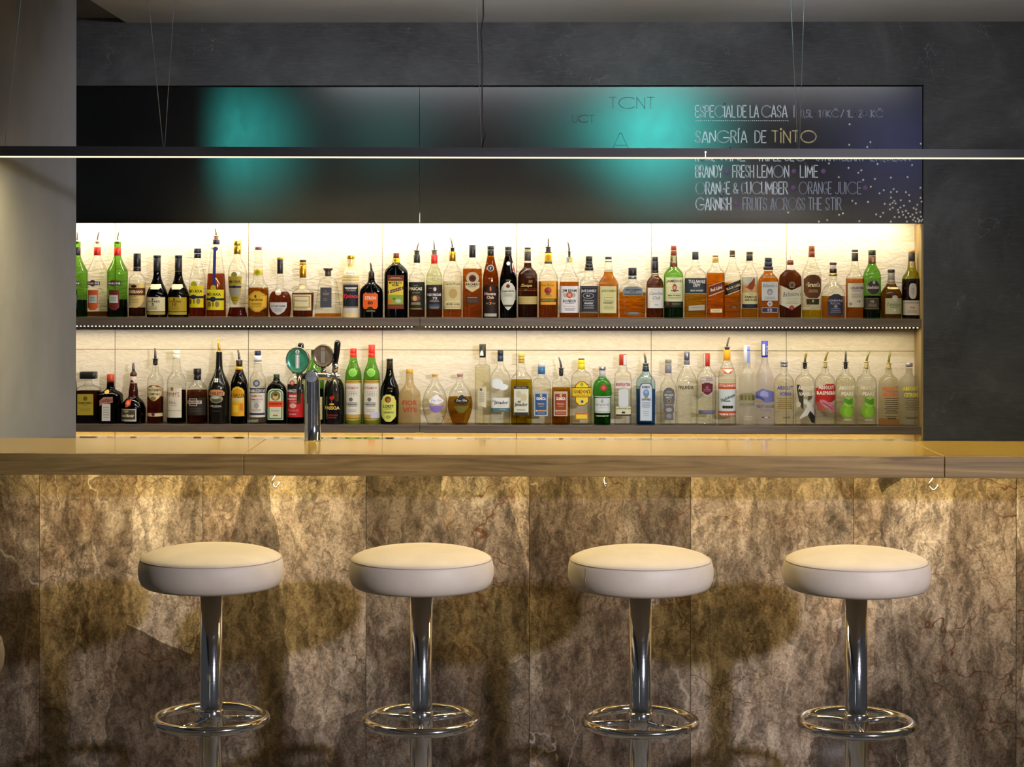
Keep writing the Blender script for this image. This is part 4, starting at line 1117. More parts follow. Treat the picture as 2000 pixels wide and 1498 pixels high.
('U',-0.6309,'flat brown bottle with orange label reading 80 and steel spout','3a2208',3,0.5,[(0,48.5),(97.9,49.1),(108.4,48.2),(122,43.7),(137,28.9),(146,18.1),(155.1,13.9),(168.6,12.6)],('1a0a04',164.1),[(168.6,190.6,12.6,'1c1814')],2,(190.6,9,'2a2a2a',0,0,'',-4.8,232.8,4.2,0,''),[[('P','ea641a',[(106.9,-21.1,16.6),(97.9,-33.1,28.6),(46.7,-33.7,28.6),(37,-28.6,22.6)]),('P','1c140c',[(108.4,-18.1,12),(102.4,-20.5,14.5)]),('T','e8e0d0','STROH',-2.4,82.8,46.7,14.5,'b',0),('T','2a140a','80',-3,62.3,21.7,13.9,'b',0),('P','2a1c10',[(46.4,-3,-3),(46.1,-6.3,0.3),(45.4,-9.3,3.3),(44.3,-12,5.9),(42.8,-14,7.9),(41,-15.2,9.2),(39.1,-15.7,9.6),(37.3,-15.2,9.2),(35.5,-14,7.9),(34,-12,5.9),(32.9,-9.3,3.3),(32.2,-6.3,0.3),(31.9,-3,-3)]),('P','15301a',[(32.8,-21.7,19.6),(23.8,-21.7,19.6)]),('G','c8a860',1.8,[(29.8,-17.8,15.7)])]]),
('U',-0.5269,'large flat brown rum bottle with red cap and tropical label','2c120a',3,0.5,[(0,48.2),(182.1,50),(200.2,45.2),(215.2,31.3),(224.3,19.9),(230.3,15.1),(252,13.2)],('120604',224.3),[(252,271.8,12.6,'7a3a20')],2,None,[[('P','d8c020',[(249.9,-14.1,15.1),(231.8,-14.1,15.1)]),('P','7a6010',[(245.9,-4.5,-4.5),(245.7,-5.6,-3.4),(245.1,-6.6,-2.4),(244.2,-7.5,-1.5),(242.9,-8.2,-0.9),(241.5,-8.6,-0.4),(239.9,-8.7,-0.3),(238.4,-8.6,-0.4),(236.9,-8.2,-0.9),(235.7,-7.5,-1.5),(234.7,-6.6,-2.4),(234.1,-5.6,-3.4),(233.9,-4.5,-4.5)])],[('P','6e2c16',[(178.5,-35.2,33.7),(37,-35.2,33.7)]),('P','e0c840',[(154.4,-32.2,30.7),(56.3,-32.2,30.7)]),('P','8aa23c',[(96.3,-32.2,30.7),(56.3,-32.2,30.7)]),('V','5a2010',[(-33.1,112.9,100.2),(31.6,132.5,118.9)]),('T','1c1408',"MYERS'S",-1.5,147.2,54.2,9.6,'b',0),('T','1c1408','RUM',-1.5,136.4,25.3,9,'b',0),('T','e0d0b0','Original Dark',-2.1,115.3,57.2,9,'i',16),('P','e0701c',[(78,-22.6,-22.6),(77.6,-24.8,-20.4),(76.7,-26.8,-18.4),(75.1,-28.5,-16.6),(73.1,-29.9,-15.3),(70.8,-30.7,-14.4),(68.3,-31,-14.1),(65.8,-30.7,-14.4),(63.5,-29.9,-15.3),(61.5,-28.5,-16.6),(60,-26.8,-18.4),(59,-24.8,-20.4),(58.7,-22.6,-22.6)]),('P','4a7a28',[(84.6,-7.5,-7.5),(84.4,-9.1,-6),(83.9,-10.5,-4.5),(83.2,-11.8,-3.3),(82.2,-12.7,-2.3),(81,-13.3,-1.7),(79.8,-13.5,-1.5),(78.5,-13.3,-1.7),(77.4,-12.7,-2.3),(76.4,-11.8,-3.3),(75.6,-10.5,-4.5),(75.1,-9.1,-6),(75,-7.5,-7.5)]),('P','b8c8a0',[(78.6,10.5,10.5),(78.3,7.4,13.7),(77.5,4.5,16.6),(76.3,2,19.1),(74.7,0.1,21),(72.8,-1.1,22.2),(70.7,-1.5,22.6),(68.7,-1.1,22.2),(66.8,0.1,21),(65.2,2,19.1),(64,4.5,16.6),(63.2,7.4,13.7),(62.9,10.5,10.5)]),('G','c8a070',2.2,[(170.1,-21.4,18.4),(164.7,-28,25)]),('T','a85a30','MYERS',-1.5,46.7,51.2,6.6,'',0)]]),
('U',-0.4401,'bottle of dark rum with black capsule,steel spout and brown ball label','clear',2,1.0,[(0,33.7),(147.5,34.3),(168.5,33.4),(180.6,28.9),(189.6,19.9),(201.6,15),(230.2,13.8)],('4a2010',148.1),[(230.2,264.8,13.5,'22261e')],2,(264.8,10.8,'2a2a22',282.3,13.2,'8a8678m',9.6,316,2.4,0,''),[[('P','22241e',[(149.9,-33.7,31.9),(33.7,-33.7,31.9)]),('T','b8a878','OLD',-3.6,135.4,18.1,6,'',0),('T','e8dcb8','PASCAS',-3.6,121.9,54.2,13.2,'b',0),('T','b8a878','Jamaica',-2.1,105.3,33.1,9,'i',0),('P','7a4424',[(96,-3.6,-3.6),(95.6,-8.7,1.5),(94.2,-13.4,6.2),(92.1,-17.4,10.2),(89.4,-20.6,13.3),(86.2,-22.5,15.3),(82.8,-23.2,16),(79.3,-22.5,15.3),(76.1,-20.6,13.3),(73.4,-17.4,10.2),(71.3,-13.4,6.2),(70,-8.7,1.5),(69.5,-3.6,-3.6)]),('P','c8a070',[(92.7,-6.6,-6.6),(92.3,-9,-4.3),(91.2,-11.1,-2.1),(89.5,-13,-0.2),(87.3,-14.4,1.2),(84.7,-15.3,2.1),(81.9,-15.6,2.4),(79.1,-15.3,2.1),(76.4,-14.4,1.2),(74.2,-13,-0.2),(72.5,-11.1,-2.1),(71.4,-9,-4.3),(71,-6.6,-6.6)]),('G','b8a878',1.9,[(66.2,-21.7,16),(61.7,-21.4,15.6),(57.2,-23.5,17.8)]),('P','b89848',[(39.7,-27.7,22),(36.7,-27.7,22)])]]),
('U',-0.3669,'greenish clear bottle of rum with bright red collar and steel spout','dce4c0',2,1.0,[(0,33.7),(141.4,34.3),(168.5,33.7),(183.5,30.7),(201.6,22.3),(213.6,16.2),(227.2,13.8)],('5a240e',138.4),[(227.2,264.8,13.8,'d83428')],2,(264.8,10.2,'6a6a5c',282.8,13.5,'8a8678m',-3,326.2,2.7,0,''),[[('P','2a2626',[(137.8,-32.2,33.1),(35.5,-32.2,33.1)]),('P','d8c8c0',[(128.8,3.9,3.9),(128.5,2.2,5.6),(127.7,0.6,7.2),(126.3,-0.8,8.6),(124.6,-1.8,9.6),(122.5,-2.5,10.3),(120.4,-2.7,10.5),(118.2,-2.5,10.3),(116.1,-1.8,9.6),(114.4,-0.8,8.6),(113.1,0.6,7.2),(112.2,2.2,5.6),(111.9,3.9,3.9)]),('G','b8a8a0',1.3,[(124.9,-24.4,-5.7)]),('T','e8e0d8','OLD PASCAS',0.3,97.2,58.7,11.4,'b',0),('T','d8d0c8','73',3.9,82.4,18.7,9.6,'b',0),('G','a89890',1.9,[(75.2,-15.9,19),(70.7,-19,22)]),('P','3a4a68',[(57.2,-21.1,22.6),(49.6,-21.1,22.6)]),('G','b8a8a0',1.9,[(46.6,-19.9,22.9),(42.1,-15.6,18.7)])]]),
('U',-0.2907,'amber rum bottle with steel spout and cream label with map vignette','clear',3,0.8,[(0,38.5),(147.4,39.1),(176,38.8),(192.5,35.5),(210.6,26.5),(225.6,18),(237.7,14.4)],('b86a1c',154),[(237.7,278.3,13.8,'c89a30m')],2,(278.3,7.8,'2a2a22',293.6,13.8,'8a8678m',-9.9,336.9,2.7,0,''),[[('P','d8ca94',[(154,-36.7,37.6),(37.6,-36.7,37.6)]),('P','cdbb84',[(130.9,-32.5,33.7),(72.2,-32.5,33.7)]),('P','b89a5c',[(122.1,3.6,3.6),(121.5,-1.1,8.3),(119.5,-5.4,12.6),(116.3,-9.2,16.4),(112.2,-12,19.2),(107.4,-13.8,21),(102.3,-14.4,21.7),(97.1,-13.8,21),(92.4,-12,19.2),(88.2,-9.2,16.4),(85.1,-5.4,12.6),(83.1,-1.1,8.3),(82.4,3.6,3.6)]),('T','2c2418','Captain Morgan',2.1,142,64.7,12,'i',0),('G','6a5a30',1.3,[(66.2,-18.4,25.6)]),('T','2c2418','SPICED GOLD',3.6,57.2,57.2,9,'b',0),('P','8a7038',[(46.6,-36.7,37.6),(44.5,-36.7,37.6)])]]),
('U',-0.2073,'square shouldered amber rum bottle,black cap,round cream emblem','clear',4,0.75,[(0,40.3),(204.5,40.3),(213.5,36.1),(225.6,27.7),(239.1,17.4),(252.6,13.8)],('98440e',206.9),[(300.2,305.3,14.1,'1c1c1c'),(252.6,300.2,13.8,'141414')],2,None,[[('P','c4b088',[(192.8,1.5,1.5),(191.9,-5.5,8.5),(189.3,-12,15),(185.2,-17.6,20.6),(179.9,-21.9,24.9),(173.6,-24.6,27.7),(166.9,-25.6,28.6),(160.2,-24.6,27.7),(154,-21.9,24.9),(148.6,-17.6,20.6),(144.5,-12,15),(141.9,-5.5,8.5),(141.1,1.5,1.5)]),('P','5a1a18',[(179.9,1.5,1.5),(179.4,-2.4,5.4),(177.9,-6,9),(175.6,-9.1,12.1),(172.6,-11.5,14.5),(169.2,-13,16),(165.4,-13.5,16.5),(161.7,-13,16),(158.2,-11.5,14.5),(155.2,-9.1,12.1),(152.9,-6,9),(151.5,-2.4,5.4),(151,1.5,1.5)]),('P','2a0e0c',[(169.6,1.5,1.5),(169.5,-0.8,3.8),(169.1,-3,6),(168.4,-4.9,7.9),(167.5,-6.3,9.3),(166.5,-7.2,10.2),(165.4,-7.5,10.5),(164.3,-7.2,10.2),(163.3,-6.3,9.3),(162.4,-4.9,7.9),(161.8,-3,6),(161.4,-0.8,3.8),(161.2,1.5,1.5)]),('P','cebd90',[(150.4,-29.2,31),(126.3,-28,30.1),(109.5,-3,3)]),('T','2c1c10','BACARDI',0.9,141.4,55.6,10.8,'b',0),('G','6a5030',1.3,[(133.8,-17.4,17.4),(130.8,-16.2,16.2)])],[('P','3a2010',[(90.2,-25,27.1),(58.6,-25,27.1)]),('G','c8a878',1.9,[(85.7,-19.5,21.1)]),('G','6a5040',1.9,[(76.7,-22.3,23.8),(72.2,-19.2,20.8),(67.7,-18.6,20.2)])]]),
('U',-0.1306,'amber bottle with black cap,navy neck badge and dark brown label','a86a14',2,1.0,[(0,33.7),(150.3,34),(180.4,31.3),(210.5,24.7),(237.6,18),(260.1,13.8)],('a86414',255.6),[(286.3,301.3,14.1,'1c1c18'),(260.1,285.7,13.8,'16160f')],2,None,[[('P','b8b090',[(222.2,0,0),(221.7,-3.6,3.6),(220.4,-6.9,6.9),(218.2,-9.8,9.8),(215.3,-12,12),(212,-13.4,13.4),(208.4,-13.8,13.8),(204.8,-13.4,13.4),(201.5,-12,12),(198.6,-9.8,9.8),(196.4,-6.9,6.9),(195,-3.6,3.6),(194.6,0,0)]),('P','222a40',[(219.8,0,0),(219.4,-3,3),(218.3,-5.7,5.7),(216.5,-8.1,8.1),(214.1,-9.9,9.9),(211.3,-11,11),(208.4,-11.4,11.4),(205.4,-11,11),(202.7,-9.9,9.9),(200.3,-8.1,8.1),(198.5,-5.7,5.7),(197.3,-3,3),(197,0,0)]),('T','d8d8c8','7',0,208.4,7.8,12,'b',0)],[('P','281816',[(138.9,-15,15),(133.8,-25.6,25.6),(124.8,-33.1,33.1),(4.5,-33.1,32.5)]),('P','d87030',[(132,0,0),(131.7,-0.9,0.9),(130.6,-1.8,1.8),(129,-2.6,2.6),(126.9,-3.1,3.1),(124.4,-3.5,3.5),(121.8,-3.6,3.6),(119.1,-3.5,3.5),(116.7,-3.1,3.1),(114.6,-2.6,2.6),(112.9,-1.8,1.8),(111.9,-0.9,0.9),(111.6,0,0)]),('T','eccab4','Havana',-1.2,101.6,46.6,12.6,'b',0),('T','eccab4','Club',-1.2,86.6,30.1,12,'b',0),('P','c83028',[(76.7,-1.2,-1.2),(76.6,-2,-0.4),(76.3,-2.7,0.3),(75.8,-3.3,0.9),(75.2,-3.8,1.4),(74.4,-4.1,1.7),(73.7,-4.2,1.8),(72.9,-4.1,1.7),(72.2,-3.8,1.4),(71.5,-3.3,0.9),(71.1,-2.7,0.3),(70.8,-2,-0.4),(70.7,-1.2,-1.2)]),('T','e0b850','7',0,60.1,10.2,10.8,'b',0),('G','b89048',1.3,[(63.1,-20.1,-6.9),(60.1,-19.2,-7.8)]),('G','b89048',1.3,[(63.1,6,21),(60.1,7.2,19.8)]),('P','a8a898',[(19.5,-25.6,25.6),(6.6,-25.6,25.6)])]]),
('U',-0.057,'dark bottle with silver oval label and hanging striped tag on string','2a140a',2,1.0,[(0,34),(105.2,36.1),(153.3,35.8),(180.4,32.5),(210.4,25.3),(237.5,18.6),(260.1,13.8)],('140805',255.5),[(284.1,298.2,14.1,'24241e'),(260.1,283.2,13.8,'1a1a16')],2,None,[[('P','b4b49c',[(117.2,-34.6,34.6),(75.2,-34.6,34.6)]),('P','ccccb8',[(151.8,-3,3),(144.3,-16.5,16.5),(129.3,-27.1,27.1),(105.2,-31.6,31.6),(81.2,-30.1,30.1),(60.1,-22.5,22.5),(42.1,-10.5,10.5),(33.1,-1.5,2.1)]),('P','6a2018',[(141.6,-0.6,-0.6),(141.3,-2.7,1.5),(140.5,-4.7,3.5),(139.2,-6.3,5.1),(137.5,-7.6,6.4),(135.6,-8.4,7.2),(133.5,-8.7,7.5),(131.4,-8.4,7.2),(129.4,-7.6,6.4),(127.7,-6.3,5.1),(126.5,-4.7,3.5),(125.6,-2.7,1.5),(125.4,-0.6,-0.6)]),('T','3a3428','Legendario',0,112.4,51.1,11.4,'b',0),('G','8a8a70',1.6,[(102.2,-20.4,20.4),(98.6,-17.7,17.7),(94.7,-18.3,18.3),(90.8,-21.9,21.9)]),('P','4a4a3c',[(55.6,-18,18),(47.5,-18,18)])],[('P','e0dcd0',[(236,0.9,0.9),(235.7,-1.2,3),(234.9,-3.2,5),(233.6,-4.8,6.6),(231.9,-6.1,7.9),(230,-6.9,8.7),(227.9,-7.2,9),(225.8,-6.9,8.7),(223.8,-6.1,7.9),(222.1,-4.8,6.6),(220.9,-3.2,5),(220,-1.2,3),(219.8,0.9,0.9)]),('V','d8b8b0',[(15.9,228.5,213.5),(22.5,233,195.4),(28.6,213.5,183.4),(34,198.4,175.9)]),('V','c03030',[(20.1,222.5,201.4),(25,213.5,193.9),(28.6,198.4,189.4)]),('V','4a5a9a',[(25.6,193.9,183.4),(34,189.4,174.4)])]]),
('U',0.0245,'dark rum bottle with black neck and woven straw band','clear',2,1.0,[(0,40.9),(166.8,41.8),(184.8,39.1),(196.9,32.5),(205.9,21.6),(214.9,16.2),(229.9,15),(238.4,14.4)],('38140a',230.5),[(286.4,295.5,13.2,'22221e'),(281,285.5,13.8,'b8a058m'),(239,279.8,14.1,'3a3634')],2,None,[[('P','e0d8c0',[(237.1,-16.5,16.5),(231.4,-16.5,16.5)])],[('T','c0a264','Zacapa',-6,135.3,48.1,14.4,'bi',0),('T','b89a58','XO',10.5,153.3,18,12,'i',0),('P','6a3018',[(123.2,-42.4,42.1),(121.1,-42.4,42.1)]),('P','8a4a20',[(116.3,-42.4,42.1),(114.2,-42.4,42.1)]),('P','4a5a20',[(123.2,-9,-9),(123,-10.4,-7.6),(122.5,-11.7,-6.3),(121.6,-12.8,-5.2),(120.5,-13.7,-4.3),(119.2,-14.2,-3.8),(117.8,-14.4,-3.6),(116.4,-14.2,-3.8),(115.1,-13.7,-4.3),(114,-12.8,-5.2),(113.1,-11.7,-6.3),(112.6,-10.4,-7.6),(112.4,-9,-9)])],[('P','bca866',[(91.1,-42.4,42.1),(58.6,-42.4,42.1)]),('P','a08c4c',[(84.2,-42.4,42.1),(82.7,-42.4,42.1)]),('P','a08c4c',[(76.6,-42.4,42.1),(75.1,-42.4,42.1)]),('P','a08c4c',[(67.6,-42.4,42.1),(66.1,-42.4,42.1)])]]),
('U',0.1107,'bourbon bottle with yellow neck sleeve,steel spout and yellow rose label','clear',2.6,1.0,[(0,39.7),(151.8,40.3),(172.8,39.1),(190.8,32.5),(211.9,21),(227.5,15.6)],('8a3c10',154.2),[(271.9,276.5,14.4,'2a2418'),(235.3,271.9,15.3,'e4b822'),(227.5,235.3,16.5,'2a2418')],2,(276.5,10.2,'2c2c28',296.9,13.8,'6a685cm',-0.6,336.6,3,0,''),[[('P','d0981c',[(265.3,0,0),(264.9,-3.1,3.1),(263.7,-6,6),(261.8,-8.5,8.5),(259.3,-10.4,10.4),(256.4,-11.6,11.6),(253.3,-12,12),(250.2,-11.6,11.6),(247.3,-10.4,10.4),(244.8,-8.5,8.5),(242.9,-6,6),(241.7,-3.1,3.1),(241.3,0,0)])],[('P','dc9c2c',[(156,-31.9,33.7),(82,-31.9,33.7)]),('T','6a3018','Four Roses',-3.6,138.8,55.6,13.2,'i',0),('P','9a3028',[(129.5,-2.1,-2.1),(129,-6,1.8),(127.7,-9.6,5.4),(125.5,-12.7,8.5),(122.6,-15.1,10.9),(119.3,-16.6,12.4),(115.7,-17.1,12.9),(112.1,-16.6,12.4),(108.8,-15.1,10.9),(105.9,-12.7,8.5),(103.7,-9.6,5.4),(102.3,-6,1.8),(101.9,-2.1,-2.1)]),('P','7a2020',[(118.4,-6.6,-6.6),(118.1,-8.6,-4.6),(117.4,-10.5,-2.7),(116.3,-12.1,-1.1),(114.8,-13.4,0.2),(113.1,-14.2,0.9),(111.2,-14.4,1.2),(109.3,-14.2,0.9),(107.6,-13.4,0.2),(106.1,-12.1,-1.1),(104.9,-10.5,-2.7),(104.2,-8.6,-4.6),(104,-6.6,-6.6)]),('P','b84a38',[(125.3,3.9,3.9),(125.1,2.5,5.3),(124.5,1.2,6.6),(123.5,0.1,7.7),(122.3,-0.8,8.6),(120.9,-1.3,9.1),(119.3,-1.5,9.3),(117.7,-1.3,9.1),(116.3,-0.8,8.6),(115,0.1,7.7),(114.1,1.2,6.6),(113.5,2.5,5.3),(113.3,3.9,3.9)]),('P','4a6a28',[(104.3,-2.1,-2.1),(104.1,-4.7,0.5),(103.8,-7.2,3),(103.2,-9.3,5.1),(102.5,-11,6.7),(101.6,-12,7.8),(100.7,-12.3,8.1),(99.7,-12,7.8),(98.9,-11,6.7),(98.1,-9.3,5.1),(97.5,-7.2,3),(97.2,-4.7,0.5),(97.1,-2.1,-2.1)]),('T','7a4a18','BOURBON',-0.6,93.2,31.6,5.4,'',0),('P','4a5a2a',[(81.1,-31.3,28.8),(69.4,-31.3,28.8)]),('T','c8b060','KENTUCKY',-1.2,75.1,51.1,6.6,'',0),('P','e0a030',[(68.2,-31.9,31.9),(56.2,-31.9,31.9)])]]),
('U',0.1987,'bourbon bottle with steel spout and large white label with red seal','clear',3.4,0.85,[(0,40.9),(157.7,40),(172.7,34.8),(187.8,25.2),(202.8,17.4),(214.8,14.1),(257.5,12.9)],('a44c10',151.7),[],2,(257.5,4.8,'3a3a34',279.7,13.8,'8a8678m',-7.5,321.5,3,0,''),[[('P','c8ccc8',[(255.4,-12,1.5),(229.8,-12,1.5)]),('P','c8c050',[(253.9,3,13.5),(229.8,3,13.5)]),('G','6a6a60',1.9,[(250.9,-9.9,-0.6),(246.3,-9.9,-0.6),(241.8,-9.9,-0.6),(237.3,-9.3,-1.2)])],[('P','dedcda',[(133.7,-39.4,38.2),(23.1,-39.4,38.2)]),('T','2a2828','JIM BEAM',0,113.3,58.6,16.8,'b',0),('P','b0a8a0',[(106.3,-16.5,-16.5),(106,-19.2,-13.9),(105,-21.6,-11.4),(103.4,-23.7,-9.3),(101.2,-25.4,-7.7),(98.8,-26.4,-6.7),(96.1,-26.7,-6.3),(93.5,-26.4,-6.7),(91,-25.4,-7.7),(88.9,-23.7,-9.3),(87.3,-21.6,-11.4),(86.3,-19.2,-13.9),(85.9,-16.5,-16.5)]),('P','b0a8a0',[(106.3,15.9,15.9),(106,13.3,18.6),(105,10.8,21),(103.4,8.7,23.1),(101.2,7.1,24.8),(98.8,6.1,25.8),(96.1,5.7,26.1),(93.5,6.1,25.8),(91,7.1,24.8),(88.9,8.7,23.1),(87.3,10.8,21),(86.3,13.3,18.6),(85.9,15.9,15.9)]),('P','b8522c',[(110.3,0,0),(109.8,-3.4,3.4),(108.5,-6.6,6.6),(106.4,-9.3,9.3),(103.6,-11.4,11.4),(100.5,-12.8,12.8),(97,-13.2,13.2),(93.6,-12.8,12.8),(90.4,-11.4,11.4),(87.7,-9.3,9.3),(85.6,-6.6,6.6),(84.3,-3.4,3.4),(83.8,0,0)]),('P','d89070',[(104.8,0,0),(104.6,-1.7,1.7),(103.8,-3.3,3.3),(102.6,-4.7,4.7),(100.9,-5.7,5.7),(99.1,-6.4,6.4),(97,-6.6,6.6),(95,-6.4,6.4),(93.1,-5.7,5.7),(91.5,-4.7,4.7),(90.3,-3.3,3.3),(89.5,-1.7,1.7),(89.2,0,0)]),('T','2a2828','BOURBON',0,71.8,51.7,13.8,'b',0),('G','8a8680',1.9,[(63.1,-18.9,20.4)]),('T','b07060','Kentucky',0,49.6,48.1,7.8,'i',0),('G','8a8680',1.7,[(42.1,-23.7,25.2),(38.2,-19.2,20.7),(33.9,-19.2,20.7)])]]),
('U',0.2812,'square bottle with black cap and black label,almost empty','clear',5,1,[(0,38.1),(139.7,38.4),(151.7,37.2),(160.7,31.8),(169.7,22.8),(178.7,19.8),(199.7,18.6)],('b87410',20.1),[(238.8,259.2,14.1,'26282a'),(226.8,238.8,14.1,'1c1c1c'),(211.7,226.8,16.2,'1c1c1c'),(199.1,211.7,18.6,'1c1c1c')],2,None,[[('P','26252a',[(134.3,-39,38.1),(24.9,-39,38.1)]),('P','8a8a90',[(130.1,-34.2,33.6),(129.2,-34.2,33.6)]),('P','8a8a90',[(29.7,-34.2,33.6),(28.8,-34.2,33.6)]),('P','8a8a90',[(130.1,-34.2,-33),(29.1,-34.2,-33)]),('P','8a8a90',[(130.1,32.4,33.6),(29.1,32.4,33.6)]),('T','d0d0d0',"JACK DANIEL'S",-2.4,113.2,61.6,13.8,'b',0),('P','a0a0a4',[(106,-4.5,-4.5),(105.6,-10.6,1.6),(104.4,-16.2,7.2),(102.5,-21.1,12.1),(100,-24.8,15.8),(97.1,-27.1,18.1),(94,-27.9,18.9),(90.9,-27.1,18.1),(88,-24.8,15.8),(85.5,-21.1,12.1),(83.6,-16.2,7.2),(82.4,-10.6,1.6),(82,-4.5,-4.5)]),('P','26252a',[(103.9,-4.5,-4.5),(103.6,-9.9,0.9),(102.6,-15,6),(101,-19.4,10.4),(99,-22.7,13.7),(96.6,-24.8,15.8),(94,-25.5,16.5),(91.4,-24.8,15.8),(89.1,-22.7,13.7),(87,-19.4,10.4),(85.4,-15,6),(84.4,-9.9,0.9),(84.1,-4.5,-4.5)]),('T','d8d8d8','No.7',-4.5,94,15.6,7.8,'b',0),('T','c8c8c8','Tennessee',-2.4,74.8,45.1,8.4,'i',0),('T','d8d8d8','WHISKEY',-2.4,62.8,39,7.2,'b',0),('T','c0c0c0','SOUR MASH',-2.4,53.2,42,6,'',0),('G','a0a0a4',1.1,[(46.6,-21.3,16.8),(44.2,-21,16.5),(41.4,-24.9,20.4)])]]),
('U',0.3622,'square bottle of golden liquor with pale green label and black cap','clear',5,1,[(0,41.1),(136.6,41.4),(148.6,40.2),(160.7,33.6),(172.7,24),(181.7,19.2),(195.2,18.3),(202.7,16.8),(246.2,14.1)],('c47a0a',195.2),[(246.2,257.3,14.1,'2a2620')],2,None,[[('P','6a6450',[(238.7,-15,15),(234.2,-15,15)]),('P','6a6450',[(202.7,-15,15.6),(199.7,-15,15.6)])],[('P','ccc890',[(133.6,-36,31.5),(22.5,-36,31.5)]),('T','6a5a28',"JACK DANIEL'S",-0.6,113.2,60.1,12.6,'b',0),('P','d8c860',[(105.1,-0.6,-0.6),(104.9,-3.2,2),(104.3,-5.7,4.5),(103.3,-7.8,6.6),(102.1,-9.4,8.2),(100.6,-10.5,9.3),(99.1,-10.8,9.6),(97.5,-10.5,9.3),(96.1,-9.4,8.2),(94.8,-7.8,6.6),(93.9,-5.7,4.5),(93.3,-3.2,2),(93.1,-0.6,-0.6)]),('G','8a8048',1.3,[(86.2,-20.7,20.1)]),('T','6a5a28','Tennessee',-0.6,74.8,42,8.4,'i',0),('T','5a4a18','HONEY',-0.6,64.6,42,9,'b',0),('G','a09860',2.5,[(52.6,-18,18),(46.5,-21.6,21.6),(40.5,-19.5,19.5)])]]),
('U',0.4627,'wide flat whiskey flask with black cap and arched silver label','clear',4,0.42,[(0,52.5),(46.5,55.2),(111.1,56.1),(126.1,53.4),(138.1,43.5),(147.1,30),(153.1,19.2),(164.2,17.4)],('cc800c',108.1),[(177.1,211.6,17.4,'1c1c1c'),(164.2,176.2,17.7,'8a8c94m')],2,None,[[('P','7c8488',[(133,-19.5,19.5),(127.6,-34.5,36),(120.1,-39.9,41.1),(94.6,-40.5,42.3)]),('T','22221e','GENTLEMAN',0.9,119.2,67.5,7.8,'b',0),('T','22221e','JACK',0.9,109.6,27,6.6,'b',0),('P','4a4e52',[(103,-36,38.1),(97.6,-36,38.1)])],[('P','5e5c50',[(26.1,-25.5,31.5),(19.5,-30,34.5),(13.5,-16.5,19.5)]),('G','b8b4a0',1.8,[(23.1,-15.6,21.6)])]]),
('U',0.5567,'brown whisky bottle with long dark cap and white script label','clear',2,1.0,[(0,36.3),(118.5,36.6),(136.6,36.3),(154.6,33.6),(166.6,25.8),(174.1,16.8),(180.1,15)],('5c280a',178.6),[(238.6,257.2,12.6,'2c2830'),(199.6,238.6,13.8,'201c28'),(188.8,199.6,15,'201c28'),(180.1,188.2,15,'b8a058m')],2,None,[[('P','dad6cc',[(127.6,-31.8,36.9),(42.9,-31.8,36.9)]),('T','1c2430','Canadian',2.4,105,55.5,13.8,'i',0),('T','1c2430','Club',3.9,86.1,31.5,13.8,'i',0),('G','8aa0b0',1,[(72.9,-20.7,25.5)]),('T','6a7a90','1858',3.9,57,16.5,6.6,'',0),('G','a8b0b0',1.3,[(120,-20.7,27)])]]),
('U',0.6346,'tall green whiskey bottle with reddish cap and cream label','7ac048',2,1.0,[(0,40.2),(166.5,41.1),(184.5,39.3),(196.5,33.6),(207,23.4),(215.1,16.8)],('22301a',71.1),[(283.6,303.1,12,'8a3a20'),(262.6,283,13.2,'7a3018'),(238.5,262.6,14.1,'4a4a24'),(214.5,238.5,15.9,'3c3c1c')],2,None,[[('P','d0c890',[(261.1,-6,6.9),(226.5,-6,6.9)]),('P','9a3a28',[(232.5,0.3,0.3),(232.2,-1.7,2.3),(231.3,-3.6,4.2),(229.7,-5.2,5.8),(227.7,-6.5,7.1),(225.4,-7.2,7.8),(222.9,-7.5,8.1),(220.5,-7.2,7.8),(218.1,-6.5,7.1),(216.2,-5.2,5.8),(214.6,-3.6,4.2),(213.7,-1.7,2.3),(213.3,0.3,0.3)])],[('P','d8d6a8',[(171,-40.2,41.4),(70.5,-40.2,41.4)]),('T','24301c','JAMESON',0.9,153.9,67.5,14.4,'b',0),('P','a0a070',[(128.1,-38.1,38.4),(127.2,-38.1,38.4)]),('P','a03c20',[(143.4,0.9,0.9),(142.9,-1.4,3.2),(141.5,-3.6,5.4),(139.2,-5.5,7.3),(136.2,-6.9,8.7),(132.8,-7.8,9.6),(129,-8.1,9.9),(125.3,-7.8,9.6),(121.8,-6.9,8.7),(118.8,-5.5,7.3),(116.6,-3.6,5.4),(115.1,-1.4,3.2),(114.6,0.9,0.9)]),('P','d8a080',[(135.3,0.9,0.9),(135.1,-0.5,2.3),(134.3,-1.8,3.6),(133,-2.9,4.7),(131.4,-3.8,5.6),(129.5,-4.3,6.1),(127.5,-4.5,6.3),(125.5,-4.3,6.1),(123.6,-3.8,5.6),(122,-2.9,4.7),(120.8,-1.8,3.6),(120,-0.5,2.3),(119.7,0.9,0.9)]),('V','2a2a1a',[(-15,118.5,114.9),(0.9,115.5,111),(16.8,118.5,114.9)]),('T','2a2a1a','IRISH WHISKEY',0.9,96,51.6,6,'b',0),('G','8a8a58',1.3,[(105,-16.5,18.3)]),('G','8a8a58',2.2,[(88.5,-25.8,27.6),(83.1,-19.5,21.3)])],[('P','1c261a',[(69.9,-38.1,40.8),(46.5,-38.1,40.8)]),('P','7a3020',[(68.7,-27,-27),(68.5,-28.7,-25.3),(67.7,-30.3,-23.7),(66.6,-31.7,-22.3),(65.1,-32.7,-21.3),(63.4,-33.4,-20.6),(61.5,-33.6,-20.4),(59.6,-33.4,-20.6),(57.9,-32.7,-21.3),(56.4,-31.7,-22.3),(55.3,-30.3,-23.7),(54.6,-28.7,-25.3),(54.3,-27,-27)]),('G','6a6a48',2.5,[(64.5,-10.8,27.6),(58.5,-10.2,27)])]]),
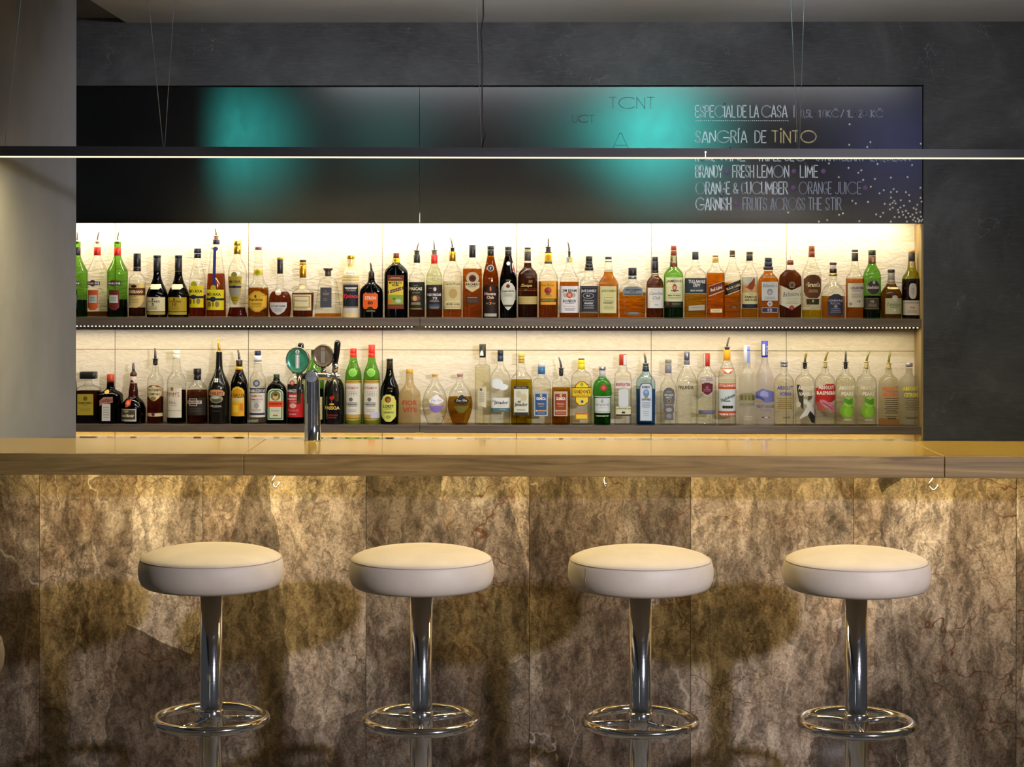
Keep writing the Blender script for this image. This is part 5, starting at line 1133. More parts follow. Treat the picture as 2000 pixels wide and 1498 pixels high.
('U',0.7253,'wide clear whiskey bottle with wraparound charcoal label and silver plate','clear',3.4,0.75,[(0,45.3),(172.5,46.2),(189,42.6),(199.5,33.6),(208.5,19.8),(220.5,15.6),(244.5,14.1)],('a8680c',102.9),[(244.5,278.1,13.5,'2a3434')],2,None,[[('P','2c363c',[(168,-45.9,47.1),(102.9,-45.9,47.1)]),('P','b8b090',[(104.1,-45.9,47.1),(102.3,-45.9,47.1)]),('T','dcdcd4','TULLAMORE',3.6,153.9,70.5,15.6,'b',0),('T','dcdcd4','DEW',3,138.6,28.5,12.6,'b',0),('T','c8ccc8','IRISH WHISKEY',3.6,116.1,54,7.8,'b',0),('G','6a9a6a',1.3,[(127.5,-12.6,18.6)])],[('V','aaa896',[(-30.6,53.1,32.1),(36,57,35.1)]),('G','7a7868',1.9,[(46.5,-17.4,23.4)])]]),
('U',0.8091,'square amber whisky bottle with slanted brick red label and gold cap','clear',5,0.95,[(0,35.4),(185.9,36.3),(194.9,33.6),(205.4,23.4),(217.4,16.2),(233,13.8)],('cc720a',189.8),[(257,262.4,12,'5a2c1c'),(238.4,257,12.9,'c8a860'),(232.4,238.4,13.8,'a88c48')],2,None,[[('V','e0c898',[(-30.9,135,90.9),(32.1,156.9,114.9)]),('V','6e2a1e',[(-30.9,132.9,94.5),(32.1,154.8,118.5)]),('T','ecd8b0','Red Label',0.3,125.1,52.5,14.4,'bi',18)],[('P','dccf98',[(40.5,-24,24),(24.9,-24,24)]),('G','9a8a50',1.6,[(36,-16.5,16.5),(32.1,-14.4,14.4)])]]),
('U',0.8794,'square whisky bottle with slanted black label,right of the red labelled one','clear',5,0.95,[(0,33.6),(170.9,34.8),(187.4,31.8),(205.4,24.6),(226.4,16.2),(256.4,13.2)],('a8560e',149.9),[(256.4,284,11.4,'2a2620'),(260,265.4,12,'b89848m')],2,None,[[('V','d8c8a0',[(-33.6,139.4,92.7),(36.6,166.4,119.6)]),('V','302c2c',[(-33.6,137,96.3),(36.6,164,123.2)]),('T','ccba90','BLACK LABEL',1.8,131.9,61.5,10.2,'b',20),('T','b88040','12 YEARS',6,119.9,36,4.8,'',20)],[('P','5c3412',[(53.1,-13.5,21.6),(41.7,-13.5,21.6)]),('T','c89850','12',4.2,47.1,12,6.6,'',0)]]),
('U',0.9511,'whisky bottle with bird picture label above cream lettering band','clear',2,1.0,[(0,33.9),(177.5,34.5),(192.5,31.2),(207.5,22.2),(219.5,15.6),(240.4,13.8)],('b88410',40.8),[(265.9,278.5,14.1,'3a382c'),(240.4,265,13.8,'262620')],2,None,[[('P','c8a068',[(173,-33,34.5),(107.9,-33,34.5)]),('P','b8baa6',[(173,-33,34.5),(141.5,-33,34.5)]),('V','8a3c1e',[(-24,133.1,131.9),(-12,134,128),(-6,144.5,122),(4.5,155,120.5),(10.5,162.5,123.5),(18.6,162.5,138.5)]),('P','7a3018',[(168.5,14.7,14.7),(168.3,13.6,15.8),(167.8,12.6,16.8),(166.9,11.7,17.7),(165.8,11.1,18.3),(164.5,10.6,18.7),(163.1,10.5,18.9),(161.7,10.6,18.7),(160.4,11.1,18.3),(159.3,11.7,17.7),(158.4,12.6,16.8),(157.9,13.6,15.8),(157.7,14.7,14.7)]),('P','6a3018',[(123.5,0.6,2.4),(113,0.6,2.4)]),('P','6a3018',[(125,5.4,7.2),(113,5.4,7.2)]),('P','d0ca92',[(107.3,-33,35.4),(61.2,-33,35.4)]),('T','3a3020','THE',2.4,100.7,15.6,5.4,'',0),('T','3a3020','FAMOUS',2.4,89.9,49.5,10.2,'b',0),('T','3a3020','GROUSE',2.4,77.3,51,10.2,'b',0),('P','242838',[(60.6,-32.4,35.4),(43.2,-32.4,35.4)])]]),
('U',1.0294,'square golden whisky bottle with navy cap,white label and medallion','clear',4.5,0.75,[(0,41.7),(156.5,42.6),(168.4,36.6),(180.4,26.4),(189.4,18.6),(203.8,17.1)],('c4760a',198.4),[(235.9,253.9,15,'2a2c3c'),(216.4,235.9,16.2,'24263a'),(203.2,216.4,20.4,'24263a')],2,None,[[('P','c6c6c4',[(152.9,-31.2,35.4),(74.9,-31.2,35.4)]),('T','2c3038',"Ballantine's",2.4,137.9,58.4,13.8,'i',0),('P','84868a',[(124.7,2.4,2.4),(124.2,-0.6,5.3),(122.8,-3.3,8.1),(120.6,-5.7,10.5),(117.8,-7.5,12.3),(114.5,-8.6,13.4),(110.9,-9,13.8),(107.3,-8.6,13.4),(104,-7.5,12.3),(101.2,-5.7,10.5),(99,-3.3,8.1),(97.6,-0.6,5.3),(97.1,2.4,2.4)]),('P','b0b0b0',[(117.5,2.4,2.4),(117.2,0.7,4.1),(116.3,-0.9,5.7),(114.9,-2.3,7.1),(113,-3.3,8.1),(110.8,-4,8.8),(108.5,-4.2,9),(106.2,-4,8.8),(104,-3.3,8.1),(102.1,-2.3,7.1),(100.7,-0.9,5.7),(99.8,0.7,4.1),(99.5,2.4,2.4)]),('G','8a9098',1.7,[(90.5,-19.2,24),(86.6,-18.3,23.1),(82.4,-24.6,29.4)])],[('P','c0c6cc',[(72.8,2.4,2.4),(72.5,-0.5,5.3),(71.3,-3.1,7.9),(69.6,-5.4,10.2),(67.3,-7.2,12),(64.6,-8.3,13.1),(61.7,-8.7,13.5),(58.9,-8.3,13.1),(56.2,-7.2,12),(53.9,-5.4,10.2),(52.1,-3.1,7.9),(51,-0.5,5.3),(50.7,2.4,2.4)]),('P','8a9098',[(67.1,3,3),(66.9,1.3,4.7),(66.3,-0.3,6.3),(65.4,-1.7,7.7),(64.1,-2.7,8.7),(62.7,-3.4,9.4),(61.1,-3.6,9.6),(59.6,-3.4,9.4),(58.1,-2.7,8.7),(56.9,-1.7,7.7),(56,-0.3,6.3),(55.4,1.3,4.7),(55.2,3,3)])],[('P','c0c0c8',[(46.2,-30.6,35.4),(25.2,-30.6,35.4)]),('P','2c2e48',[(44.4,-29.4,34.2),(27,-29.4,34.2)]),('T','d0d4dc','12',2.4,35.7,18,10.8,'b',0)]]),
('U',1.1208,'broad brown whisky bottle with chevron cream label and red seal','clear',3,0.5,[(0,44.6),(48.5,47),(165.4,47.6),(178.9,44.3),(190.9,33.6),(201.4,21),(207.4,16.2),(223.8,14.4)],('50200a',203.8),[(239.7,243.9,12,'6a3418'),(223.8,239.7,13.8,'6a3418'),(243.9,264.3,2.4,'e8d0a0')],2,None,[[('P','f0e8d8',[(222.9,-14.4,14.4),(211.9,-14.4,14.4)])],[('V','ccc8ac',[(-47.3,139.9,59),(2.1,118.1,38.1),(47.9,137.5,63.5)]),('T','2c3038',"Ballantine's",5.1,103.1,76.4,19.8,'i',4),('G','6a6a58',1.3,[(83,-21,31.2)]),('G','a0a088',2.1,[(74,-15.6,25.8),(68.9,-15.6,25.8),(64.1,-21.3,31.5)]),('P','8c2222',[(55.1,3,3),(54.8,0.3,5.7),(53.8,-2.2,8.2),(52.2,-4.4,10.4),(50,-6.1,12.1),(47.6,-7.1,13.1),(44.9,-7.5,13.5),(42.3,-7.1,13.1),(39.9,-6.1,12.1),(37.7,-4.4,10.4),(36.1,-2.2,8.2),(35.1,0.3,5.7),(34.8,3,3)]),('P','b85a50',[(50.3,3,3),(50.2,1.6,4.4),(49.6,0.3,5.7),(48.8,-0.8,6.8),(47.6,-1.7,7.7),(46.3,-2.2,8.2),(44.9,-2.4,8.4),(43.6,-2.2,8.2),(42.3,-1.7,7.7),(41.1,-0.8,6.8),(40.3,0.3,5.7),(39.7,1.6,4.4),(39.6,3,3)])],[('P','8a7a66',[(154,4.2,4.2),(153.6,0.8,7.6),(152.3,-2.4,10.8),(150.3,-5.1,13.5),(147.7,-7.2,15.6),(144.7,-8.5,16.9),(141.4,-9,17.4),(138.2,-8.5,16.9),(135.1,-7.2,15.6),(132.5,-5.1,13.5),(130.5,-2.4,10.8),(129.3,0.8,7.6),(128.9,4.2,4.2)]),('P','5a4030',[(148.3,4.2,4.2),(148,2.2,6.2),(147.2,0.3,8.1),(145.9,-1.3,9.7),(144.1,-2.6,10.9),(142.1,-3.3,11.7),(139.9,-3.6,12),(137.8,-3.3,11.7),(135.7,-2.6,10.9),(134,-1.3,9.7),(132.7,0.3,8.1),(131.8,2.2,6.2),(131.5,4.2,4.2)]),('P','a89a80',[(130.9,-5.4,14.1),(128.3,-5.4,14.1)])]]),
('U',1.2095,'triangular pale bottle with reddish cap and brown badge label','clear',2.3,1.0,[(0,39.5),(177.4,40.1),(195.3,36.5),(216.3,27),(237.3,17.4),(255.8,13.5)],('c0a80c',35.9),[(279.2,303.2,12.6,'8a4a2c'),(255.8,279.2,13.5,'7a3c22')],2,None,[[('P','583218',[(182.7,-10.5,10.5),(178,-24,25.5),(169.9,-30,31.5),(163.9,-35.9,35.9),(111.4,-35.9,35.1),(96.5,-30,30),(86,-18,19.5)]),('T','dccca4',"Grant's",0.9,142,58.4,19.2,'b',0),('G','b89a60',1.7,[(120.4,-16.5,19.5),(116.5,-16.5,19.5),(112.3,-18.9,21.9)])],[('P','2e2c18',[(82.1,-27,27),(59,-25.5,25.5)]),('P','b8a050',[(80,0,0),(79.8,-1.1,1.1),(79.2,-2.1,2.1),(78.2,-3,3),(77,-3.6,3.6),(75.5,-4.1,4.1),(74,-4.2,4.2),(72.4,-4.1,4.1),(71,-3.6,3.6),(69.8,-3,3),(68.8,-2.1,2.1),(68.2,-1.1,1.1),(68,0,0)])]]),
('U',1.299,'rounded whisky bottle with burgundy stopper and dark embossed shield','clear',2.3,0.85,[(0,47.9),(96.4,48.5),(117.4,44.9),(132.4,35.3),(142.9,24.6),(153.3,15.6),(177.3,13.8)],('a85c12',94),[(224.6,234.2,15,'5a2c2c'),(208.8,224.6,13.2,'e0d8d0'),(189.3,207.9,15,'4a3c34m'),(177.3,187.8,17.7,'c8a850m')],2,None,[[('P','363644',[(103,-3.9,16.5),(90.5,-23.4,35),(72.5,-29.7,36.8),(18.6,-27,35),(12,-15.9,25.5)]),('T','b0b0c0','CHIVAS',4.5,75.5,59.9,9,'b',0),('T','a8a8b8','REGAL',4.5,63.5,41.9,7.8,'',0),('P','8a8a9a',[(58.1,4.5,4.5),(57.9,2.5,6.5),(57.2,0.6,8.4),(56.2,-1,10),(54.8,-2.3,11.2),(53.2,-3,12),(51.5,-3.3,12.3),(49.8,-3,12),(48.2,-2.3,11.2),(46.9,-1,10),(45.8,0.6,8.4),(45.2,2.5,6.5),(44.9,4.5,4.5)]),('G','7a7a8c',3.1,[(44,-14.7,23.7),(36.5,-14.4,23.4),(29.1,-19.2,28.2)])]]),
('U',1.3896,'amber malt bottle with dark cap and large cream label reading 10','clear',2.4,1.0,[(0,36.8),(164.7,38),(176.7,32.9),(190.1,23.4),(205.1,17.4),(220.1,15),(239.5,13.8)],('b86a12',167.4),[(277.6,287.5,13.5,'3a3838'),(239.5,275.2,13.8,'383636')],2,None,[[('P','ccc2ac',[(148.2,-33.2,36.2),(47.9,-33.2,36.2)]),('T','3a3430','TALISKER',2.4,128.5,56.9,10.2,'b',0),('G','6a6258',1.6,[(119.8,-19.5,21.3),(115.9,-18.3,20.1)]),('G','9a9080',1.9,[(103.3,-22.5,27.2),(98.8,-20.1,24.9),(94.3,-20.4,25.2),(89.8,-20.1,24.9)]),('T','3a3430','10',10.8,72.8,12.6,9.6,'b',0),('P','8a8070',[(67.4,-23.1,-23.1),(67.2,-24.3,-21.8),(66.6,-25.5,-20.7),(65.6,-26.4,-19.7),(64.4,-27.2,-18.9),(62.9,-27.7,-18.4),(61.4,-27.8,-18.3),(59.8,-27.7,-18.4),(58.4,-27.2,-18.9),(57.1,-26.4,-19.7),(56.2,-25.5,-20.7),(55.6,-24.3,-21.8),(55.4,-23.1,-23.1)])]]),
('U',1.4605,'green triangular malt bottle with round dark label reading 12','6cb23c',2.4,1.0,[(0,35.3),(169.1,36.8),(187.1,34.7),(202.1,28.7),(217,19.8),(229,16.2)],('1c2818',95.5),[(263.4,285.9,15.6,'3a3c2c'),(229,262.5,15.6,'6a4a30')],2,None,[[('P','c8b088',[(256,-3.9,6),(235,-3.9,6)])],[('P','8a8a70',[(162,0,0),(160.9,-7.5,7.5),(157.7,-14.5,14.5),(152.7,-20.5,20.5),(146.1,-25.1,25.1),(138.4,-28,28),(130.2,-29,29),(122,-28,28),(114.4,-25.1,25.1),(107.8,-20.5,20.5),(102.7,-14.5,14.5),(99.6,-7.5,7.5),(98.5,0,0)]),('P','3a3430',[(159.6,0,0),(158.6,-7,7),(155.6,-13.5,13.5),(151,-19.1,19.1),(144.9,-23.3,23.3),(137.8,-26,26),(130.2,-26.9,26.9),(122.6,-26,26),(115.6,-23.3,23.3),(109.5,-19.1,19.1),(104.8,-13.5,13.5),(101.9,-7,7),(100.9,0,0)]),('T','d0ccbc','Glenfiddich',-3,131.4,52.4,13.8,'b',0),('P','b8b0a0',[(159,1.5,1.5),(158.7,0.1,2.9),(157.9,-1.2,4.2),(156.7,-2.3,5.3),(155.1,-3.2,6.2),(153.2,-3.7,6.7),(151.2,-3.9,6.9),(149.2,-3.7,6.7),(147.3,-3.2,6.2),(145.7,-2.3,5.3),(144.4,-1.2,4.2),(143.7,0.1,2.9),(143.4,1.5,1.5)])],[('P','463e34',[(86.8,-36.8,23.1),(39.8,-36.8,23.1)]),('P','8a7a58',[(85.3,-36.8,23.1),(83.5,-36.8,23.1)]),('P','8a7a58',[(42.8,-36.8,23.1),(41,-36.8,23.1)]),('T','d8cca8','12',-5.1,72.7,13.2,8.4,'b',0),('G','8a7e68',2.1,[(62.9,-20.1,11.1),(57.8,-22.2,13.2),(53,-21,12)])]]),
('U',1.5404,'squat round malt bottle with silver neck and pale green label','c8c060',2,1.0,[(0,41.6),(52.4,43.7),(97.3,44),(112.2,40.4),(124.2,33.5),(136.2,22.7),(147.6,18)],('8a4c12',143.7),[(191.6,205.6,14.7,'3a3c40'),(166.1,191.6,14.1,'a89e90'),(162.5,166.1,15,'6a6458'),(147,162.5,15.6,'a09688')],2,None,[[('P','ecdfb4',[(131.7,-21.8,24.5),(123.6,-17.4,27.5)])],[('P','b4b2a8',[(98.5,7.5,7.5),(98,4.1,10.9),(96.7,0.9,14.1),(94.6,-1.8,16.8),(91.9,-3.9,18.9),(88.7,-5.2,20.2),(85.3,-5.7,20.7),(81.9,-5.2,20.2),(78.7,-3.9,18.9),(76,-1.8,16.8),(73.9,0.9,14.1),(72.6,4.1,10.9),(72.1,7.5,7.5)]),('P','b6b48c',[(85.9,-30.8,39.2),(20.1,-30.8,39.2)]),('P','c4c2b8',[(93.7,7.5,7.5),(93.3,4.8,10.1),(92.3,2.4,12.6),(90.7,0.3,14.7),(88.6,-1.3,16.3),(86.1,-2.3,17.3),(83.5,-2.7,17.7),(80.9,-2.3,17.3),(78.4,-1.3,16.3),(76.3,0.3,14.7),(74.7,2.4,12.6),(73.7,4.8,10.1),(73.3,7.5,7.5)]),('T','2c3020','Dalwhinnie',5.1,60.2,58.4,12.6,'i',0),('G','6a6a48',1.3,[(50.9,-13.2,23.3),(47.9,-14.4,24.5)]),('P','d8d8c8',[(40.7,6.3,6.3),(40.5,5.4,7.2),(40.1,4.5,8.1),(39.3,3.7,8.8),(38.3,3.2,9.4),(37.2,2.8,9.8),(35.9,2.7,9.9),(34.7,2.8,9.8),(33.5,3.2,9.4),(32.5,3.7,8.8),(31.8,4.5,8.1),(31.3,5.4,7.2),(31.1,6.3,6.3)])]]),
('U',1.625,'olive green malt bottle with orange stopper,rightmost on upper shelf','a0a020',2,1.0,[(0,39.8),(160.1,40.7),(173.6,37.1),(187,27.5),(202,18.6),(219.9,16.2),(239.4,14.7)],('30180a',166.7),[(275.3,285.2,14.1,'d09a48'),(239.4,275.3,13.8,'2e3230')],2,None,[[('P','c8a890',[(237.9,-10.5,4.5),(213.4,-10.5,4.5)]),('T','8a5a48','A',-3.3,225.9,7.2,10.8,'',0)],[('P','b2aaa0',[(148.1,-8.7,3.3),(142.1,-15.3,9.9),(130.2,-18.3,12.3),(100.2,-18.3,12.3),(89.8,-14.7,9.3),(82.9,-7.5,2.1)]),('G','8a8278',2.8,[(127.2,-9.3,3.6),(120.6,-10.8,5.1),(113.7,-9.9,4.2),(106.8,-9.3,3.6)])],[('P','b8ae9a',[(76.9,-41,27.2),(15.9,-41,27.2)]),('T','4a443a','LAGAVULIN',-4.5,67.3,59.8,6.6,'b',0),('T','a04a38','16',-3.6,47,18,9,'b',0),('G','8a8270',1.7,[(35.9,-23,15.9),(32,-22.7,15.6),(27.8,-24.8,17.7)])]]),
('L',-1.9019,'black bottle mostly hidden behind the wall edge,leftmost on lower shelf','o101012',2,1.0,[(0,29.8),(161.6,29.1),(178.1,25.8),(191.4,19.2),(211.2,13.2),(237.7,11.9)],None,[(237.7,264.2,11.9,'1c1c1c')],2,None,[[('P','3a3020',[(98.7,-20.5,12.6),(32.4,-20.5,12.6)])]]),
('L',-1.8228,'square almond liqueur bottle with black box cap and olive label','clear',6,0.8,[(0,49.7),(136.7,49.7),(146.6,47),(153.3,37.1),(159.9,20.5),(168.2,15.2),(186.4,13.9)],('3a160a',135.1),[(186.4,216.1,34.4,'1c1c1a')],6,None,[[('P','dcd8d0',[(212.5,-12.2,4),(186,-12.2,4)])],[('P','ac982e',[(123.8,-38.7,28.8),(35.7,-38.7,28.8)]),('P','6a5a18',[(115.2,-5,-5),(114.9,-7.4,-2.6),(113.9,-9.6,-0.3),(112.3,-11.5,1.6),(110.2,-13,3.1),(107.8,-13.9,4),(105.3,-14.2,4.3),(102.7,-13.9,4),(100.3,-13,3.1),(98.2,-11.5,1.6),(96.7,-9.6,-0.3),(95.7,-7.4,-2.6),(95.3,-5,-5)]),('T','2a2408','DISARONNO',-5,86.7,57.9,10.6,'b',0),('G','5a5018',1.4,[(77.1,-15.6,5.6)]),('G','8a7a24',2.3,[(65.5,-31.1,19.5),(59.9,-26.1,14.6),(54.6,-27.8,16.2)])]]),
('L',-1.7297,'square brown liqueur bottle with orange red cap and white label','4a2818',5,0.95,[(0,47.3),(108.5,48.3),(121.8,45.7),(131.7,35.7),(140,21.8),(148.3,16.5),(175.4,15.2)],('1c0c06',168.1),[(175.4,206.2,15.9,'c44a28')],2,None,[[('P','b0b8d8',[(202.9,8.3,17.2),(181.3,8.3,17.2)])],[('P','d8b452',[(140.6,-8.3,-8.3),(140.4,-10.8,-5.7),(139.6,-13.2,-3.3),(138.3,-15.3,-1.3),(136.7,-16.9,0.3),(134.8,-17.9,1.3),(132.7,-18.2,1.7),(130.6,-17.9,1.3),(128.7,-16.9,0.3),(127.1,-15.3,-1.3),(125.8,-13.2,-3.3),(125,-10.8,-5.7),(124.8,-8.3,-8.3)])],[('V','b47c68',[(-37.1,97,73.8),(-19.9,111.2,83.7),(19.2,111.9,88.7)]),('T','6a2a20','COINTREAU',-8.3,97,52.9,13.2,'b',6),('P','d2cec2',[(83.7,-26.5,9.3),(11.9,-27.1,9.3)]),('G','a8a494',4.3,[(70.5,-21.5,3.3),(60.2,-22.8,4.6),(50,-22.8,4.6),(39.7,-22.5,4.3),(29.5,-20.5,2.3)])]]),
('L',-1.6333,'pear shaped brown bottle with stubby spout,black label and wax seal','50180c',2,1.0,[(0,50.9),(52.3,52.6),(70.5,50.3),(88.7,42.3),(100.2,31.8),(108.5,21.8),(116.8,20.2),(135,19.9),(158.1,15.9),(168.1,14.6)],('240a06',108.5),[(196.5,211.1,14.2,'4a2014'),(167.4,196.5,13.9,'d8c8b8')],2,(211.1,9.9,'4a4038',0,0,'',-0.7,253.4,5.3,0,''),[[('P','5a1c14',[(182,-6,-1.7),(171.4,-13.9,5.3)])],[('V','b84028',[(-24.8,85.4,68.8),(-13.9,98.6,70.5),(-1.7,105.2,88.7)]),('P','c0401c',[(99.9,-14.6,-14.6),(99.4,-18,-11.1),(98.1,-21.2,-7.9),(95.8,-23.9,-5.2),(93,-26,-3.1),(89.6,-27.3,-1.8),(86,-27.8,-1.3),(82.4,-27.3,-1.8),(79.1,-26,-3.1),(76.2,-23.9,-5.2),(74,-21.2,-7.9),(72.6,-18,-11.1),(72.1,-14.6,-14.6)]),('P','e08a60',[(94.6,-14.6,-14.6),(94.3,-16.6,-12.5),(93.5,-18.5,-10.6),(92.1,-20.2,-8.9),(90.3,-21.4,-7.7),(88.2,-22.2,-6.9),(86,-22.5,-6.6),(83.8,-22.2,-6.9),(81.7,-21.4,-7.7),(79.9,-20.2,-8.9),(78.6,-18.5,-10.6),(77.7,-16.6,-12.5),(77.4,-14.6,-14.6)]),('P','bcb8ac',[(62.2,-53.6,22.2),(10.3,-53.6,22.2)]),('P','4a3e28',[(58.2,-49.6,18.2),(18.5,-49.6,18.2)]),('T','e4dcc8','Grand Marnier',-17.5,35.1,62.9,13.9,'bi',0),('P','a89868',[(56.2,-19.9,-19.9),(56.1,-22.8,-16.9),(55.6,-25.5,-14.2),(54.9,-27.8,-11.9),(53.9,-29.6,-10.1),(52.8,-30.7,-9),(51.6,-31.1,-8.6),(50.4,-30.7,-9),(49.3,-29.6,-10.1),(48.3,-27.8,-11.9),(47.6,-25.5,-14.2),(47.1,-22.8,-16.9),(47,-19.9,-19.9)])]]),
('L',-1.5409,'slim clear bottle with black stopper,steel spout and cream shield label','clear',2,1.0,[(0,34.1),(168,34.1),(182.9,33.1),(196.1,27.1),(206.1,19.2),(216,13.9),(250.7,12.6)],('5c1e0a',111.1),[],2,(250.7,9.9,'1c1c1c',269.9,13.9,'4a4844m',-1.3,314.9,4.6,211,''),[[('P','8a4a20',[(162.1,-10.9,12.2),(153.1,-27.5,28.8),(144.9,-30.4,32.4),(121.7,-30.4,32.4),(105.2,-19.2,20.5),(93.6,-4.3,5.6)]),('P','d8ca9c',[(159.4,-10.9,12.2),(151.2,-25.8,27.1),(143.5,-28.4,30.4),(122.4,-28.4,30.4),(106.5,-17.9,19.2),(96.6,-4.3,5.6)]),('T','2c2010','SOUTHERN',0.7,140.9,54.6,11.9,'b',0),('T','2c2010','COMFORT',0,123.7,52.9,11.2,'b',0),('P','8a7a40',[(114.4,-2.6,-2.6),(114.1,-5.9,0.6),(113.3,-8.9,3.6),(111.9,-11.5,6.2),(110.1,-13.5,8.2),(108.1,-14.8,9.5),(105.8,-15.2,9.9),(103.6,-14.8,9.5),(101.5,-13.5,8.2),(99.8,-11.5,6.2),(98.4,-8.9,3.6),(97.5,-5.9,0.6),(97.2,-2.6,-2.6)])],[('P','d0c094',[(44.3,-33.1,33.1),(30.4,-33.1,33.1)]),('P','6a2a28',[(47,-2.6,-2.6),(46.7,-4.5,-0.8),(45.9,-6.3,1),(44.6,-7.8,2.5),(43,-8.9,3.7),(41.1,-9.7,4.4),(39,-9.9,4.6),(37,-9.7,4.4),(35.1,-8.9,3.7),(33.4,-7.8,2.5),(32.2,-6.3,1),(31.4,-4.5,-0.8),(31.1,-2.6,-2.6)])]]),
('L',-1.4513,'clear bottle with white cap and white label with red lettering','clear',2,1.0,[(0,40),(171.3,40),(187.8,37),(201,30.4),(212.6,19.8),(240.7,16.5),(271.2,14.9)],('1e0e0a',139.5),[(290.3,306.2,15.2,'ece8dc'),(271.2,289.7,15.2,'e4e0d4')],2,None,[[('P','dad2bc',[(149.8,-38,27.1),(25.8,-38.7,27.1)]),('P','8a7a30',[(154.4,-12.2,-12.2),(154.1,-13.9,-10.5),(153.3,-15.5,-8.9),(151.9,-16.9,-7.6),(150.1,-18,-6.5),(148.1,-18.6,-5.8),(145.8,-18.8,-5.6),(143.6,-18.6,-5.8),(141.5,-18,-6.5),(139.7,-16.9,-7.6),(138.4,-15.5,-8.9),(137.5,-13.9,-10.5),(137.2,-12.2,-12.2)]),('T','9c2c28',"PIMM'S",-9.3,123,55.6,19.8,'',0),('T','4a3428','No1',-11.9,90.3,23.1,13.2,'',0),('P','6a5a40',[(87.3,-29.1,-24.1),(85.3,-29.1,-24.1)]),('P','6a5a40',[(87.3,0,6.6),(85.3,0,6.6)]),('G','a89c84',2.1,[(78.7,-23.8,8.6)]),('P','8a8270',[(56.2,-38.7,27.1),(54.6,-38.7,27.1)])]]),
('L',-1.3632,'clear bottle with black cap and black label crossed by cream band','clear',2,1.0,[(0,43.3),(131.6,43.6),(146.5,41),(159.7,32.4),(171.2,21.8),(181.8,17.9)],('5e2c0c',139.5),[(205,229.8,16.5,'1a1a1a'),(181.2,203.6,15.5,'141414')],2,None,[[('P','262018',[(109.8,-42.3,38.3),(36.4,-42.3,38.3)]),('P','c8bca8',[(106.5,-28.4,6.3),(76,-28.4,6.3)]),('P','262018',[(103.8,-24.5,3),(78,-24.5,3)]),('P','cebea8',[(97.9,-38.3,24.5),(84.6,-38.3,24.5)]),('T','5a2018','DRAMBUIE',-6.9,91.2,54.5,8.6,'b',0),('G','4a4234',2.8,[(65.5,-31.1,23.8),(58.8,-27.8,20.5),(52.2,-31.4,24.1)])]]),
